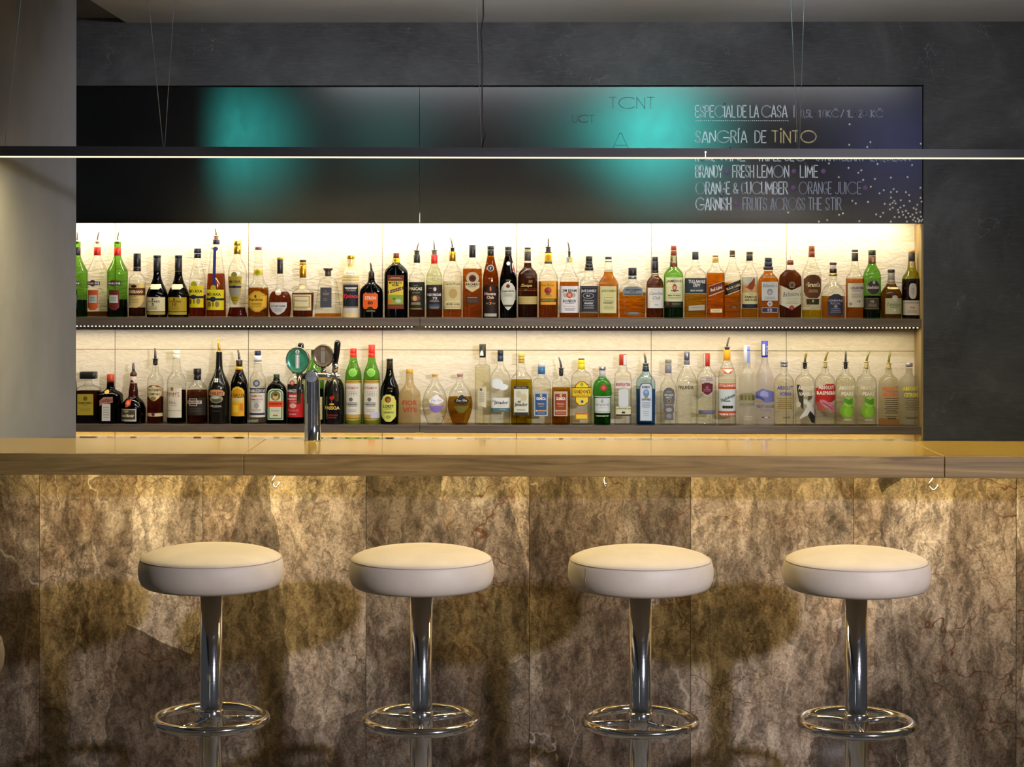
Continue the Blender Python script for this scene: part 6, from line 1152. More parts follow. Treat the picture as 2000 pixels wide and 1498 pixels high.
('L',-1.2716,'black cream liqueur bottle with gold spout and oval landscape label','o15130e',2,1.0,[(0,43.3),(98.5,44.9),(148.1,45.9),(167.9,41),(191,30.4),(210.9,20.5),(230.7,14.9),(270.4,13.2),(300.1,12.6)],None,[(281.9,299.4,12.6,'1c1a14'),(276.3,280.3,12.9,'2c2a20')],2,(299.4,9.3,'b89038',0,0,'',-4,351,5.3,0,'d0a840m'),[[('P','e0dcc0',[(191,-10.6,-10.6),(190.9,-11.7,-9.5),(190.5,-12.7,-8.4),(189.8,-13.6,-7.5),(188.9,-14.3,-6.9),(187.8,-14.7,-6.4),(186.7,-14.9,-6.3),(185.6,-14.7,-6.4),(184.6,-14.3,-6.9),(183.7,-13.6,-7.5),(183,-12.7,-8.4),(182.6,-11.7,-9.5),(182.4,-10.6,-10.6)]),('P','e0dcc0',[(191,-2,-2),(190.9,-3.1,-0.9),(190.5,-4.1,0.2),(189.8,-5,1.1),(188.9,-5.7,1.7),(187.8,-6.1,2.2),(186.7,-6.3,2.3),(185.6,-6.1,2.2),(184.6,-5.7,1.7),(183.7,-5,1.1),(183,-4.1,0.2),(182.6,-3.1,-0.9),(182.4,-2,-2)]),('P','e0dcc0',[(182.8,-10.6,-10.6),(182.6,-11.7,-9.5),(182.2,-12.7,-8.4),(181.5,-13.6,-7.5),(180.6,-14.3,-6.9),(179.6,-14.7,-6.4),(178.5,-14.9,-6.3),(177.4,-14.7,-6.4),(176.3,-14.3,-6.9),(175.4,-13.6,-7.5),(174.8,-12.7,-8.4),(174.3,-11.7,-9.5),(174.2,-10.6,-10.6)]),('P','e0dcc0',[(182.8,-2,-2),(182.6,-3.1,-0.9),(182.2,-4.1,0.2),(181.5,-5,1.1),(180.6,-5.7,1.7),(179.6,-6.1,2.2),(178.5,-6.3,2.3),(177.4,-6.1,2.2),(176.3,-5.7,1.7),(175.4,-5,1.1),(174.8,-4.1,0.2),(174.3,-3.1,-0.9),(174.2,-2,-2)])],[('P','c89060',[(144.1,-18.8,9.3),(139.8,-30.4,22.5),(131.5,-37,29.1),(119,-35.4,27.4)]),('T','6a1c14','BAILEYS',-4.6,128.9,57.8,13.2,'b',0),('P','8a8a70',[(122.9,-5.6,-5.6),(122.3,-13,1.7),(120.6,-19.8,8.6),(117.7,-25.7,14.5),(114,-30.2,19),(109.7,-33.1,21.8),(105.1,-34,22.8),(100.5,-33.1,21.8),(96.2,-30.2,19),(92.5,-25.7,14.5),(89.6,-19.8,8.6),(87.9,-13,1.7),(87.3,-5.6,-5.6)]),('P','5a5838',[(108.7,-4,-4),(108.4,-9.4,1.5),(107.6,-14.5,6.6),(106.2,-18.9,11),(104.4,-22.3,14.4),(102.4,-24.4,16.5),(100.1,-25.1,17.2),(97.9,-24.4,16.5),(95.8,-22.3,14.4),(94.1,-18.9,11),(92.7,-14.5,6.6),(91.8,-9.4,1.5),(91.6,-4,-4)]),('P','c0bca0',[(117.7,-8.9,-8.9),(117.4,-13.2,-4.6),(116.8,-17.2,-0.7),(115.7,-20.6,2.8),(114.4,-23.2,5.4),(112.8,-24.9,7),(111.1,-25.4,7.6),(109.3,-24.9,7),(107.7,-23.2,5.4),(106.4,-20.6,2.8),(105.3,-17.2,-0.7),(104.7,-13.2,-4.6),(104.4,-8.9,-8.9)]),('T','b0a898','ORIGINAL',-7.3,75.4,50.2,8.6,'b',0),('G','7a7468',2.1,[(70.4,-20.5,7.6)]),('G','4a463c',2.1,[(55.5,-21.8,10.6)])]]),
('L',-1.1868,'brown coffee liqueur bottle with yellow neck ring and yellow arched label','54240e',2,1.0,[(0,35.4),(154.6,36.3),(174.5,34.4),(194.3,27.8),(210.8,19.8),(225.7,15.5)],('1e0a04',210.8),[(238.9,265.3,13.5,'2a1c12'),(226.7,238.9,14.9,'dcbc1c'),(220.7,226.7,15.5,'3a2010')],2,(265.3,9.9,'3a3028',266.3,13.2,'b0aca0m',-5.3,308,4.6,0,''),[[('P','deb41e',[(156.3,-9.3,4),(149.7,-20.8,17.2),(136.5,-29.7,25.4),(32.4,-30.7,25.4)]),('P','c8901c',[(149.7,-9.3,4),(143.1,-19.2,15.5),(131.5,-25.1,21.1),(115,-25.8,21.1)]),('T','5e2408','KAHLUA',-2.6,118.3,58.8,18.5,'b',0),('P','c8c090',[(109,-24.1,18.8),(96.8,-24.1,18.8)]),('P','e0a21c',[(90.2,-28.4,23.1),(33,-28.4,23.1)]),('P','e8c438',[(78.6,-22.5,0.7),(48.9,-22.5,0.7)]),('P','c87a18',[(85.3,7.3,20.5),(55.5,7.3,20.5)])]]),
('L',-1.1089,'clear anise bottle with navy and white cap and white label','clear',2,1.0,[(0,33.7),(184.3,34),(197.6,29.7),(209.1,21.1),(220.7,17.2),(253.7,15.2)],('e4e4d4',184.3),[(285.1,305.9,13.2,'1e2450'),(265.3,285.1,16.5,'e4e2dc'),(259.7,265.3,16.8,'6a7088'),(253.1,259.7,16.8,'e4e2dc')],2,None,[[('P','3e4a6a',[(184,-1,-1),(183.5,-4.7,2.7),(182.2,-8.1,6.1),(179.9,-11,9.1),(177.1,-13.3,11.3),(173.7,-14.7,12.7),(170.1,-15.2,13.2),(166.5,-14.7,12.7),(163.2,-13.3,11.3),(160.3,-11,9.1),(158.1,-8.1,6.1),(156.7,-4.7,2.7),(156.3,-1,-1)]),('P','9aa4b8',[(178.7,-1,-1),(178.4,-3.2,1.2),(177.6,-5.3,3.3),(176.2,-7.1,5.1),(174.4,-8.4,6.4),(172.4,-9.3,7.3),(170.1,-9.6,7.6),(167.9,-9.3,7.3),(165.8,-8.4,6.4),(164.1,-7.1,5.1),(162.7,-5.3,3.3),(161.8,-3.2,1.2),(161.5,-1,-1)])],[('P','2a2c3a',[(150,-32.4,34),(128.8,-32.4,34)]),('T','e4e0da','RAMAZZOTTI',0.7,138.8,64.4,13.9,'b',0),('P','dad6c8',[(128.8,-30.7,32.7),(28.4,-30.7,32.7)]),('T','b84a38','SAMBUCA',-1,116.6,46.3,10.6,'b',0),('T','4a4a50','RAMAZZOTTI',-0.3,102.4,49.6,7.3,'b',0),('P','a0a0a0',[(90.2,-1,-1),(89.7,-3.9,1.9),(88.4,-6.6,4.6),(86.3,-8.9,7),(83.6,-10.7,8.7),(80.4,-11.8,9.9),(77,-12.2,10.2),(73.6,-11.8,9.9),(70.4,-10.7,8.7),(67.6,-8.9,7),(65.5,-6.6,4.6),(64.2,-3.9,1.9),(63.8,-1,-1)]),('G','8a8a88',1.4,[(95.1,-17.8,15.9),(91.8,-19.2,17.2)]),('G','8a8a88',2.4,[(62.1,-19.5,17.5),(56.2,-20.2,18.2)]),('P','2c3048',[(46.3,-31.4,33.4),(37.7,-31.4,33.4)])]]),
('L',-1.0297,'flat dark green herbal bottle with arched label and orange band','162012',4,0.6,[(0,42.3),(124.8,42.9),(144.7,41),(159.5,34.3),(171.1,21.8),(179.3,14.5),(189.3,12.9)],('0a0e08',181),[(188.3,206.8,12.6,'2a3a2c')],2,None,[[('P','c8d0b0',[(147.3,-15.5,14.2),(139.7,-28.7,27.4),(128.2,-33.7,31.7),(17.2,-34.3,31.7)]),('P','3c7e44',[(142.7,-14.5,13.2),(136.1,-26.4,24.4),(126.2,-30.4,28.4),(21.1,-31,28.4)]),('P','d0d2b4',[(137.4,-13.2,12.6),(131.5,-23.1,22.5),(122.2,-25.8,23.8),(25.1,-26.4,23.8)]),('P','7c6a38',[(137.4,-0.7,-0.7),(136.7,-6,4.6),(134.7,-10.9,9.6),(131.6,-15.1,13.8),(127.5,-18.4,17.1),(122.7,-20.4,19.1),(117.6,-21.1,19.8),(112.5,-20.4,19.1),(107.7,-18.4,17.1),(103.6,-15.1,13.8),(100.4,-10.9,9.6),(98.4,-6,4.6),(97.8,-0.7,-0.7)]),('P','c8b078',[(125.2,-0.7,-0.7),(124.8,-3.6,2.2),(123.6,-6.3,5),(121.7,-8.6,7.3),(119.2,-10.4,9.1),(116.4,-11.5,10.2),(113.3,-11.9,10.6),(110.2,-11.5,10.2),(107.3,-10.4,9.1),(104.9,-8.6,7.3),(103,-6.3,5),(101.8,-3.6,2.2),(101.4,-0.7,-0.7)]),('P','4a3a18',[(126.8,-0.7,-0.7),(126.6,-2.5,1.2),(126.1,-4.3,3),(125.3,-5.8,4.5),(124.2,-7,5.6),(122.9,-7.7,6.4),(121.5,-7.9,6.6),(120.2,-7.7,6.4),(118.9,-7,5.6),(117.8,-5.8,4.5),(117,-4.3,3),(116.4,-2.5,1.2),(116.3,-0.7,-0.7)]),('P','dc481c',[(95.1,-32.4,30.4),(71.3,-32.4,30.4)]),('T','7a1c10','JAGERMEISTER',-1.3,83.2,56.8,9.9,'b',0),('T','3a4a30','Krauter',-0.7,56.1,36.3,7.3,'i',0),('P','c83a20',[(38.3,-11.2,9.2),(33,-11.2,9.2)])]]),
('L',-0.9493,'dark bitter bottle with red label,just left of chrome tap column','clear',2,1.0,[(0,35),(179.3,34.7),(190.9,29.1),(200.8,19.8),(210.7,14.5)],('24100a',164.4),[(210.7,250.3,14.5,'1c2030')],2,None,[[('P','a83820',[(183.3,-10.9,-10.9),(182.9,-13.7,-8.1),(181.8,-16.3,-5.4),(180.1,-18.6,-3.2),(177.8,-20.3,-1.5),(175.2,-21.4,-0.4),(172.4,-21.8,0),(169.6,-21.4,-0.4),(166.9,-20.3,-1.5),(164.7,-18.6,-3.2),(162.9,-16.3,-5.4),(161.8,-13.7,-8.1),(161.5,-10.9,-10.9)]),('P','d0a090',[(179,-10.9,-10.9),(178.8,-12.6,-9.2),(178.1,-14.2,-7.6),(177,-15.6,-6.2),(175.7,-16.6,-5.2),(174.1,-17.3,-4.5),(172.4,-17.5,-4.3),(170.7,-17.3,-4.5),(169.1,-16.6,-5.2),(167.7,-15.6,-6.2),(166.7,-14.2,-7.6),(166,-12.6,-9.2),(165.8,-10.9,-10.9)])],[('P','16141a',[(163.1,-34.7,35.3),(130.8,-34.7,35.3)]),('T','d0ccc8','RAMAZZOTTI',-1.7,139.3,62.7,13.2,'b',0),('P','b41e1e',[(130.1,-34.7,35.3),(28.4,-34.7,35.3)]),('T','ece4dc','AMARO',-6.6,117.6,39,11.2,'b',0),('T','e0d0c8','RAMAZZOTTI',-8.3,105,46.2,7.3,'b',0),('P','d8a8a0',[(87.5,-7.6,-7.6),(87.1,-11.4,-3.8),(86.1,-14.9,-0.3),(84.4,-17.9,2.7),(82.2,-20.2,5),(79.7,-21.6,6.4),(76.9,-22.1,6.9),(74.2,-21.6,6.4),(71.7,-20.2,5),(69.5,-17.9,2.7),(67.8,-14.9,-0.3),(66.7,-11.4,-3.8),(66.4,-7.6,-7.6)]),('T','d88880','Ramazzotti',-6.6,58.8,46.2,11.2,'i',0),('T','ece4dc','MILANO',-8.3,41.6,29.7,5.9,'',0),('G','d8a8a0',1.7,[(96.8,-22.1,7.3),(92.5,-21.8,6.9)])]]),
('L',-0.8707,'green bottle with black cap standing directly behind the chrome tap column','6cb03a',2,1.0,[(0,39.9),(184.9,40.3),(208,38.3),(227.8,32.4),(250.9,21.8),(270.7,15.8),(287.2,14.5)],('203018',145.3),[(287.2,309.7,13.9,'1c201c')],2,None,[[('P','d8c890',[(113.9,-39.6,35.7),(19.1,-39.6,35.7)]),('P','c8a82c',[(108.9,-39.6,-26.4),(33,-39.6,-26.4)]),('T','3a3428','1',25.1,97.4,6.6,13.9,'b',0),('G','a8986a',4.9,[(79.2,-15.8,32.4),(67.7,-13.5,30),(56.1,-13.9,30.4),(44.6,-13.5,30)])]]),
('L',-0.7864,'black matt bottle with red palm emblem beneath the black tap handle','o121012',2,1.0,[(0,39.9),(115.5,42.2),(145.2,40.9),(168.3,37.6),(184.8,29),(198,16.5),(211.2,9.9),(240.9,8.6)],None,[(240.9,277.3,9.2,'0c0c0c')],2,None,[[('P','b02420',[(117.8,-6.6,-6.6),(117.6,-9.2,-4),(116.9,-11.6,-1.7),(115.7,-13.6,0.4),(114.2,-15.2,2),(112.5,-16.2,3),(110.6,-16.5,3.3),(108.7,-16.2,3),(106.9,-15.2,2),(105.4,-13.6,0.4),(104.3,-11.6,-1.7),(103.6,-9.2,-4),(103.3,-6.6,-6.6)]),('P','b02420',[(108.9,-8.6,-5),(90.8,-8.6,-5)]),('P','b02420',[(120.1,0,0),(120,-1.7,1.7),(119.5,-3.3,3.3),(118.8,-4.7,4.7),(117.8,-5.7,5.7),(116.7,-6.4,6.4),(115.5,-6.6,6.6),(114.3,-6.4,6.4),(113.2,-5.7,5.7),(112.3,-4.7,4.7),(111.5,-3.3,3.3),(111.1,-1.7,1.7),(110.9,0,0)]),('P','e0b030',[(88.1,-6.6,-6.6),(88,-9.5,-3.7),(87.6,-12.2,-1),(87,-14.5,1.3),(86.1,-16.3,3.1),(85.2,-17.4,4.2),(84.2,-17.8,4.6),(83.1,-17.4,4.2),(82.2,-16.3,3.1),(81.4,-14.5,1.3),(80.7,-12.2,-1),(80.3,-9.5,-3.7),(80.2,-6.6,-6.6)]),('T','dcc468','PASSOA',-5.6,68.7,62.7,14.5,'b',0),('T','8c2c1c','PASSION',-5,38,43.6,8.6,'b',0),('T','8c2c1c','FRUITS',-5,28.4,34.7,7.3,'b',0)]]),
('L',-0.7064,'green straw based bottle with white label and plain red cap','74ba44',2,1.0,[(0,35),(184.8,35),(194.7,34.3),(217.8,32.3),(237.6,24.4),(257.4,17.2),(280.5,14.5)],('8a9a38',184.8),[(297,315.8,13.9,'d83020'),(279.8,296.3,14.5,'d83020')],2,None,[[('P','96d466',[(233.3,0,0),(232.7,-4.4,4.4),(231,-8.6,8.6),(228.3,-12.1,12.1),(224.7,-14.9,14.9),(220.6,-16.6,16.6),(216.1,-17.2,17.2),(211.7,-16.6,16.6),(207.6,-14.9,14.9),(204,-12.1,12.1),(201.3,-8.6,8.6),(199.6,-4.4,4.4),(199,0,0)]),('P','7cbc4c',[(230.7,0,0),(230.2,-3.8,3.8),(228.7,-7.3,7.3),(226.4,-10.3,10.3),(223.4,-12.6,12.6),(219.9,-14,14),(216.1,-14.5,14.5),(212.4,-14,14),(208.9,-12.6,12.6),(205.9,-10.3,10.3),(203.6,-7.3,7.3),(202.1,-3.8,3.8),(201.6,0,0)])],[('P','ba9a4a',[(184.8,-37,37),(0.7,-37,37)]),('P','8a6c28',[(179.8,-37,37),(176.9,-37,37)]),('P','8a6c28',[(26.4,-37,37),(23.1,-37,37)]),('P','8a6c28',[(11.5,-37,37),(9.2,-37,37)]),('P','d6d2c4',[(170.9,-34.3,34.3),(40.9,-34.3,34.3)]),('T','a04038','LUXARDO',-3.3,152.5,54.4,11.9,'b',0),('G','7a7a78',2.1,[(140.2,-21.4,21.4),(135.3,-26.1,26.1),(130.3,-20.8,20.8),(125.4,-25.4,25.4),(120.4,-27.4,27.4)]),('P','6a6a6a',[(112.5,-7.3,-7.3),(112.2,-9.5,-5),(111.4,-11.5,-3),(110,-13.3,-1.2),(108.2,-14.7,0.2),(106.2,-15.5,1),(103.9,-15.8,1.3),(101.7,-15.5,1),(99.7,-14.7,0.2),(97.9,-13.3,-1.2),(96.5,-11.5,-3),(95.7,-9.5,-5),(95.4,-7.3,-7.3)]),('G','6a6a6a',2.3,[(92.4,-22.4,19.1),(87.1,-19.8,16.5),(81.8,-20.8,17.5),(76.2,-23.1,19.8)]),('T','4a4a4a','MARASCHINO',-3.3,84.1,49.5,5.9,'b',0),('G','a0a09c',2.8,[(62.7,-19.1,15.8),(56.1,-19.5,16.2)])]]),
('L',-0.6294,'green straw based bottle with torn white seal over red cap','74ba44',2,1.0,[(0,35),(184.8,35),(194.7,34.3),(217.7,32.3),(237.5,24.4),(257.3,17.2),(280.4,14.5)],('8a9a38',184.8),[(296.9,331.6,13.9,'d83020'),(279.8,296.3,14.5,'d83020')],2,None,[[('P','96d466',[(233.3,0,0),(232.7,-4.4,4.4),(231,-8.6,8.6),(228.2,-12.1,12.1),(224.7,-14.9,14.9),(220.5,-16.6,16.6),(216.1,-17.2,17.2),(211.7,-16.6,16.6),(207.5,-14.9,14.9),(204,-12.1,12.1),(201.2,-8.6,8.6),(199.5,-4.4,4.4),(198.9,0,0)]),('P','7cbc4c',[(230.6,0,0),(230.1,-3.8,3.8),(228.7,-7.3,7.3),(226.4,-10.3,10.3),(223.4,-12.6,12.6),(219.9,-14,14),(216.1,-14.5,14.5),(212.3,-14,14),(208.8,-12.6,12.6),(205.8,-10.3,10.3),(203.5,-7.3,7.3),(202.1,-3.8,3.8),(201.6,0,0)])],[('P','ba9a4a',[(184.8,-37,37),(0.7,-37,37)]),('P','8a6c28',[(179.8,-37,37),(176.8,-37,37)]),('P','8a6c28',[(26.4,-37,37),(23.1,-37,37)]),('P','8a6c28',[(11.5,-37,37),(9.2,-37,37)]),('P','d6d2c4',[(170.9,-34.3,34.3),(40.9,-34.3,34.3)]),('T','a04038','LUXARDO',-3.3,152.4,54.4,11.9,'b',0),('G','7a7a78',2.1,[(140.2,-24.4,24.4),(135.3,-26.1,26.1),(130.3,-23.8,23.8),(125.4,-21.1,21.1),(120.4,-23.8,23.8)]),('P','6a6a6a',[(112.5,-7.3,-7.3),(112.2,-9.5,-5),(111.4,-11.5,-3),(110,-13.3,-1.2),(108.2,-14.7,0.2),(106.1,-15.5,1),(103.9,-15.8,1.3),(101.7,-15.5,1),(99.6,-14.7,0.2),(97.9,-13.3,-1.2),(96.5,-11.5,-3),(95.6,-9.5,-5),(95.3,-7.3,-7.3)]),('G','6a6a6a',2.3,[(92.4,-22.8,19.5),(87.1,-20.8,17.5),(81.8,-21.1,17.8),(76.2,-22.1,18.8)]),('T','4a4a4a','MARASCHINO',-3.3,84.1,49.5,5.9,'b',0),('G','a0a09c',2.8,[(62.7,-19.8,16.5),(56.1,-18.5,15.2)]),('P','c0c0d0',[(50.8,-2,36.3),(25.7,-2,36.3)])]]),
('L',-0.5534,'dark brown apple brandy bottle with lime oval label','3c3010',2,1.0,[(0,36.9),(112.1,39.3),(138.5,39.3),(158.3,35.6),(176.5,27.7),(194.6,19.8),(217.7,15.2),(252.3,12.9)],('140e04',230.9),[(263.9,273.1,13.5,'16161a'),(252,263.2,13.2,'1c1c1e')],2,None,[[('P','ccd064',[(125.3,-13.2,7.3),(117.1,-25.7,21.4),(105.6,-29,24.4),(99,-33.6,28.4),(36.3,-33.6,28.4),(26.4,-28,23.1),(11.5,-13.2,7.3)]),('P','7a3420',[(117.4,-4.9,-4.9),(117,-8.4,-1.5),(115.7,-11.5,1.6),(113.6,-14.3,4.4),(110.8,-16.4,6.5),(107.6,-17.7,7.8),(104.2,-18.1,8.2),(100.8,-17.7,7.8),(97.6,-16.4,6.5),(94.9,-14.3,4.4),(92.8,-11.5,1.6),(91.5,-8.4,-1.5),(91,-4.9,-4.9)]),('P','a8683c',[(110.2,-2.6,-2.6),(109.9,-4.7,-0.6),(109.1,-6.6,1.3),(107.9,-8.2,3),(106.2,-9.5,4.2),(104.3,-10.3,5),(102.3,-10.6,5.3),(100.2,-10.3,5),(98.3,-9.5,4.2),(96.7,-8.2,3),(95.4,-6.6,1.3),(94.6,-4.7,-0.6),(94.3,-2.6,-2.6)]),('T','2a3018','LORET',-3.3,75.9,43.5,11.9,'b',0),('T','3a4020','CALVADOS',-3.3,50.8,43.5,8.6,'b',0),('G','5a6028',2.1,[(66,-18.1,11.5)]),('P','a0a448',[(38.6,-3.3,-3.3),(38.3,-6.2,-0.4),(37.6,-8.9,2.3),(36.5,-11.2,4.6),(35,-13,6.4),(33.2,-14.1,7.5),(31.3,-14.5,7.9),(29.5,-14.1,7.5),(27.7,-13,6.4),(26.2,-11.2,4.6),(25.1,-8.9,2.3),(24.3,-6.2,-0.4),(24.1,-3.3,-3.3)])]]),
('L',-0.47,'paper wrapped frosted spirit bottle with gold cork and red lettering','fd8c088',2.4,0.8,[(0,46.8),(121,46.5),(139.2,40.9),(152.4,27.7),(167.2,19.1),(182,16.2),(211.7,15.2)],None,[(211.7,229.9,14.8,'d4a232')],2,None,[[('T','a84030','FIOR',3.3,91.3,62,21.1,'b',0),('T','a84030','VITE',3.3,61,60,20.4,'b',0),('T','a84030','di',3.3,76.5,7.9,6.6,'',0),('G','a07848',2.1,[(48.5,-21.1,34.3)])]]),
('L',-0.3638,'bulbous clear grappa bottle with white and lilac leaf label','clear',2,1.0,[(0,32.3),(13.8,34.3),(25.4,40.2),(48.5,47.8),(74.8,52.7),(94.6,52.1),(127.6,45.5),(150.7,34.3),(167.1,21.1),(178.7,13.8),(197.5,12.5)],('ece8d4',117.7),[(203.4,212.3,13.2,'dcb470'),(196.8,203.4,11.2,'dcb470')],2,None,[[('P','dcdce2',[(124.9,6.6,12.5),(117.7,-3.3,19.8),(107.8,-17.1,31.3),(100.6,-23.7,38.9),(91.3,-17.1,29.7),(85.4,1.6,13.8)]),('T','5a60a0','Duo Vite',8.2,102.5,44.5,9.9,'i',0),('P','8c72bc',[(79.5,-24.4,38.9),(73.2,-21.8,35.6),(61.6,-14.8,28),(51.1,-3.3,16.5)])]]),
('L',-0.2582,'bulbous amber grappa bottle with black and olive leaf label','clear',2,1.0,[(0,32.3),(13.8,34.3),(25.4,40.2),(48.4,47.8),(74.8,52.7),(94.6,52.1),(127.5,45.5),(150.6,34.3),(167.1,21.1),(178.6,13.8),(197.4,12.5)],('b48612',114.4),[(203.4,212.3,13.2,'b88a80'),(196.8,203.4,11.2,'b88a80')],2,None,[[('P','1e1e22',[(124.9,6.6,12.5),(117.7,-3.3,19.8),(107.8,-17.1,31.3),(100.5,-23.7,38.9),(91.3,-17.1,29.7),(85.4,1.6,13.8)]),('T','d8d4cc','Duo Vite',8.2,102.5,44.5,9.9,'i',0),('P','6c6628',[(79.4,-24.4,38.9),(73.2,-21.8,35.6),(61.6,-14.8,28),(51.1,-3.3,16.5)])]]),
('L',-0.1639,'tall slim pale bottle with narrow neck and black capsule','clear',2,1.0,[(0,32.6),(239.5,32),(245.5,30.3),(249.4,19.8),(254.4,14.5),(279.1,13.8)],('e4dcaa',242.8),[(279.1,335.1,13.8,'22221e')],2,None,[[('P','e8e8e4',[(308.7,-5.9,-0.7),(298.9,-9.9,3.3),(287.3,-10.9,4)])],[('V','c8c2a8',[(-20.8,157.8,81.4),(16.5,158.8,70.8)]),('P','5a5a50',[(152.6,-5.9,-5.9),(152.4,-7.3,-4.6),(151.8,-8.6,-3.3),(150.8,-9.7,-2.2),(149.6,-10.5,-1.4),(148.2,-11,-0.8),(146.6,-11.2,-0.7),(145.1,-11,-0.8),(143.7,-10.5,-1.4),(142.4,-9.7,-2.2),(141.5,-8.6,-3.3),(140.9,-7.3,-4.6),(140.7,-5.9,-5.9)]),('G','9a9680',3,[(134.1,-11.9,6.6),(126.9,-12.9,7.6),(119.9,-12.2,6.9),(112.7,-12.9,7.6),(105.4,-12.9,7.6),(98.5,-12.9,7.6)])]]),
('L',-0.0893,'broad clear tequila bottle with dark cap and white and teal label','clear',3.4,0.8,[(0,40.8),(180.9,42.2),(197.3,41.5),(213.8,35.6),(230.3,23.7),(241.8,15.2),(263.2,12.8)],('e8e8dc',184.1),[(287.9,311,12.2,'22242a'),(263.2,287.3,12.5,'22304a')],2,None,[[('P','dce4e8',[(191.4,-13.8,-13.8),(190.7,-20.5,-7.2),(188.7,-26.7,-1),(185.4,-32,4.3),(181.2,-36.1,8.4),(176.3,-38.7,11),(171,-39.5,11.9),(165.7,-38.7,11),(160.8,-36.1,8.4),(156.5,-32,4.3),(153.3,-26.7,-1),(151.2,-20.5,-7.2),(150.5,-13.8,-13.8)]),('P','dce4e8',[(171,12.5,12.5),(170.5,7.4,17.6),(169.2,2.6,22.4),(167.1,-1.5,26.5),(164.4,-4.6,29.6),(161.2,-6.6,31.6),(157.8,-7.2,32.3),(154.4,-6.6,31.6),(151.2,-4.6,29.6),(148.5,-1.5,26.5),(146.4,2.6,22.4),(145.1,7.4,17.6),(144.6,12.5,12.5)])],[('P','dadad6',[(113,-38.2,39.5),(70.2,-38.2,39.5)]),('T','2a3034','Jimador',3.3,91.3,58.6,19.8,'b',0),('T','2a3034','el',-29.6,100.1,6.6,7.9,'',0),('G','8a9094',1.7,[(79.4,-13.2,25)]),('P','4c6c72',[(69.5,-38.2,39.5),(54.4,-38.2,39.5)]),('G','9ab0b0',2.2,[(64.9,-3,21.4)])]]),
('L',-0.001,'yellow tequila bottle with pale gold cap and illustrated white label','clear',3.4,0.8,[(0,43.5),(167.6,44.8),(187.4,44.1),(200.6,36.9),(215.4,23.7),(226.9,16.5),(256.6,13.8)],('b49c10',186.7),[(282.9,301,13.8,'d8bc6a'),(271.7,282.3,13.2,'c8a850'),(256.6,271.1,12.5,'a8903c')],2,None,[[('P','d0d0be',[(161.7,-31.3,29.6),(40.8,-31.3,29.6)]),('P','2c2c24',[(161.7,-31.3,29.6),(150.5,-31.3,29.6)]),('T','d8d4c0','TEQUILA',-1.3,155.8,42.8,5.9,'',0),('P','2c2c24',[(52.4,-30.3,29),(40.5,-30.3,29)]),('P','b8b89c',[(142.6,-11.5,-11.5),(142.1,-14.4,-8.6),(140.7,-17.1,-5.9),(138.4,-19.4,-3.6),(135.4,-21.2,-1.8),(131.9,-22.3,-0.7),(128.1,-22.7,-0.3),(124.4,-22.3,-0.7),(120.9,-21.2,-1.8),(117.9,-19.4,-3.6),(115.6,-17.1,-5.9),(114.1,-14.4,-8.6),(113.6,-11.5,-11.5)]),('P','c0b890',[(130.8,9.9,9.9),(130.2,6.5,13.3),(128.6,3.3,16.5),(126.1,0.6,19.2),(122.8,-1.5,21.3),(119,-2.8,22.6),(114.9,-3.3,23.1),(110.9,-2.8,22.6),(107,-1.5,21.3),(103.8,0.6,19.2),(101.3,3.3,16.5),(99.7,6.5,13.3),(99.1,9.9,9.9)]),('T','2a2c2c','el',-9.9,97.8,11.9,11.9,'b',0),('T','2a2c2c','Jimador',-1.3,83.7,55.3,17.8,'b',0),('G','8a8a78',1.7,[(65.5,-19.1,15.8),(61.6,-20.4,17.1)])]]),
('L',0.083,'clear tequila bottle with blue cap and blue label','clear',4,0.7,[(0,38.2),(164.3,38.9),(180.8,35.6),(190,27.7),(195.6,17.8),(210.4,15.1)],('ece8d4',156.1),[(241.4,256.5,15.1,'c8ccd0'),(210.4,241.4,15.5,'2f6694')],2,None,[[('P','aab2ba',[(139.6,-31.3,26.3),(36.5,-31.3,26.3)]),('P','2c5284',[(129.7,-26.3,21.1),(41.8,-26.3,21.1)]),('P','c8a860',[(129.1,-2,-2),(128.9,-3.3,-0.6),(128.3,-4.6,0.7),(127.3,-5.7,1.7),(126.1,-6.5,2.6),(124.7,-7.1,3.1),(123.1,-7.2,3.3),(121.6,-7.1,3.1),(120.2,-6.5,2.6),(119,-5.7,1.7),(118,-4.6,0.7),(117.4,-3.3,-0.6),(117.2,-2,-2)]),('T','ece8e0','OLMECA',-2,109.6,39.5,11.9,'b',0),('T','d8b880','TEQUILA',-2.6,86.9,29.6,7.2,'b',0),('G','c8a878',2.1,[(78.7,-12.8,9.5)]),('P','d8d0b8',[(62.2,-23.7,-19.1),(55,-23.7,-19.1)]),('P','c8a060',[(61.6,-17.1,19.8),(56.3,-17.1,19.8)]),('G','b0a090',2.4,[(50.7,-17.5,13.5)])]]),
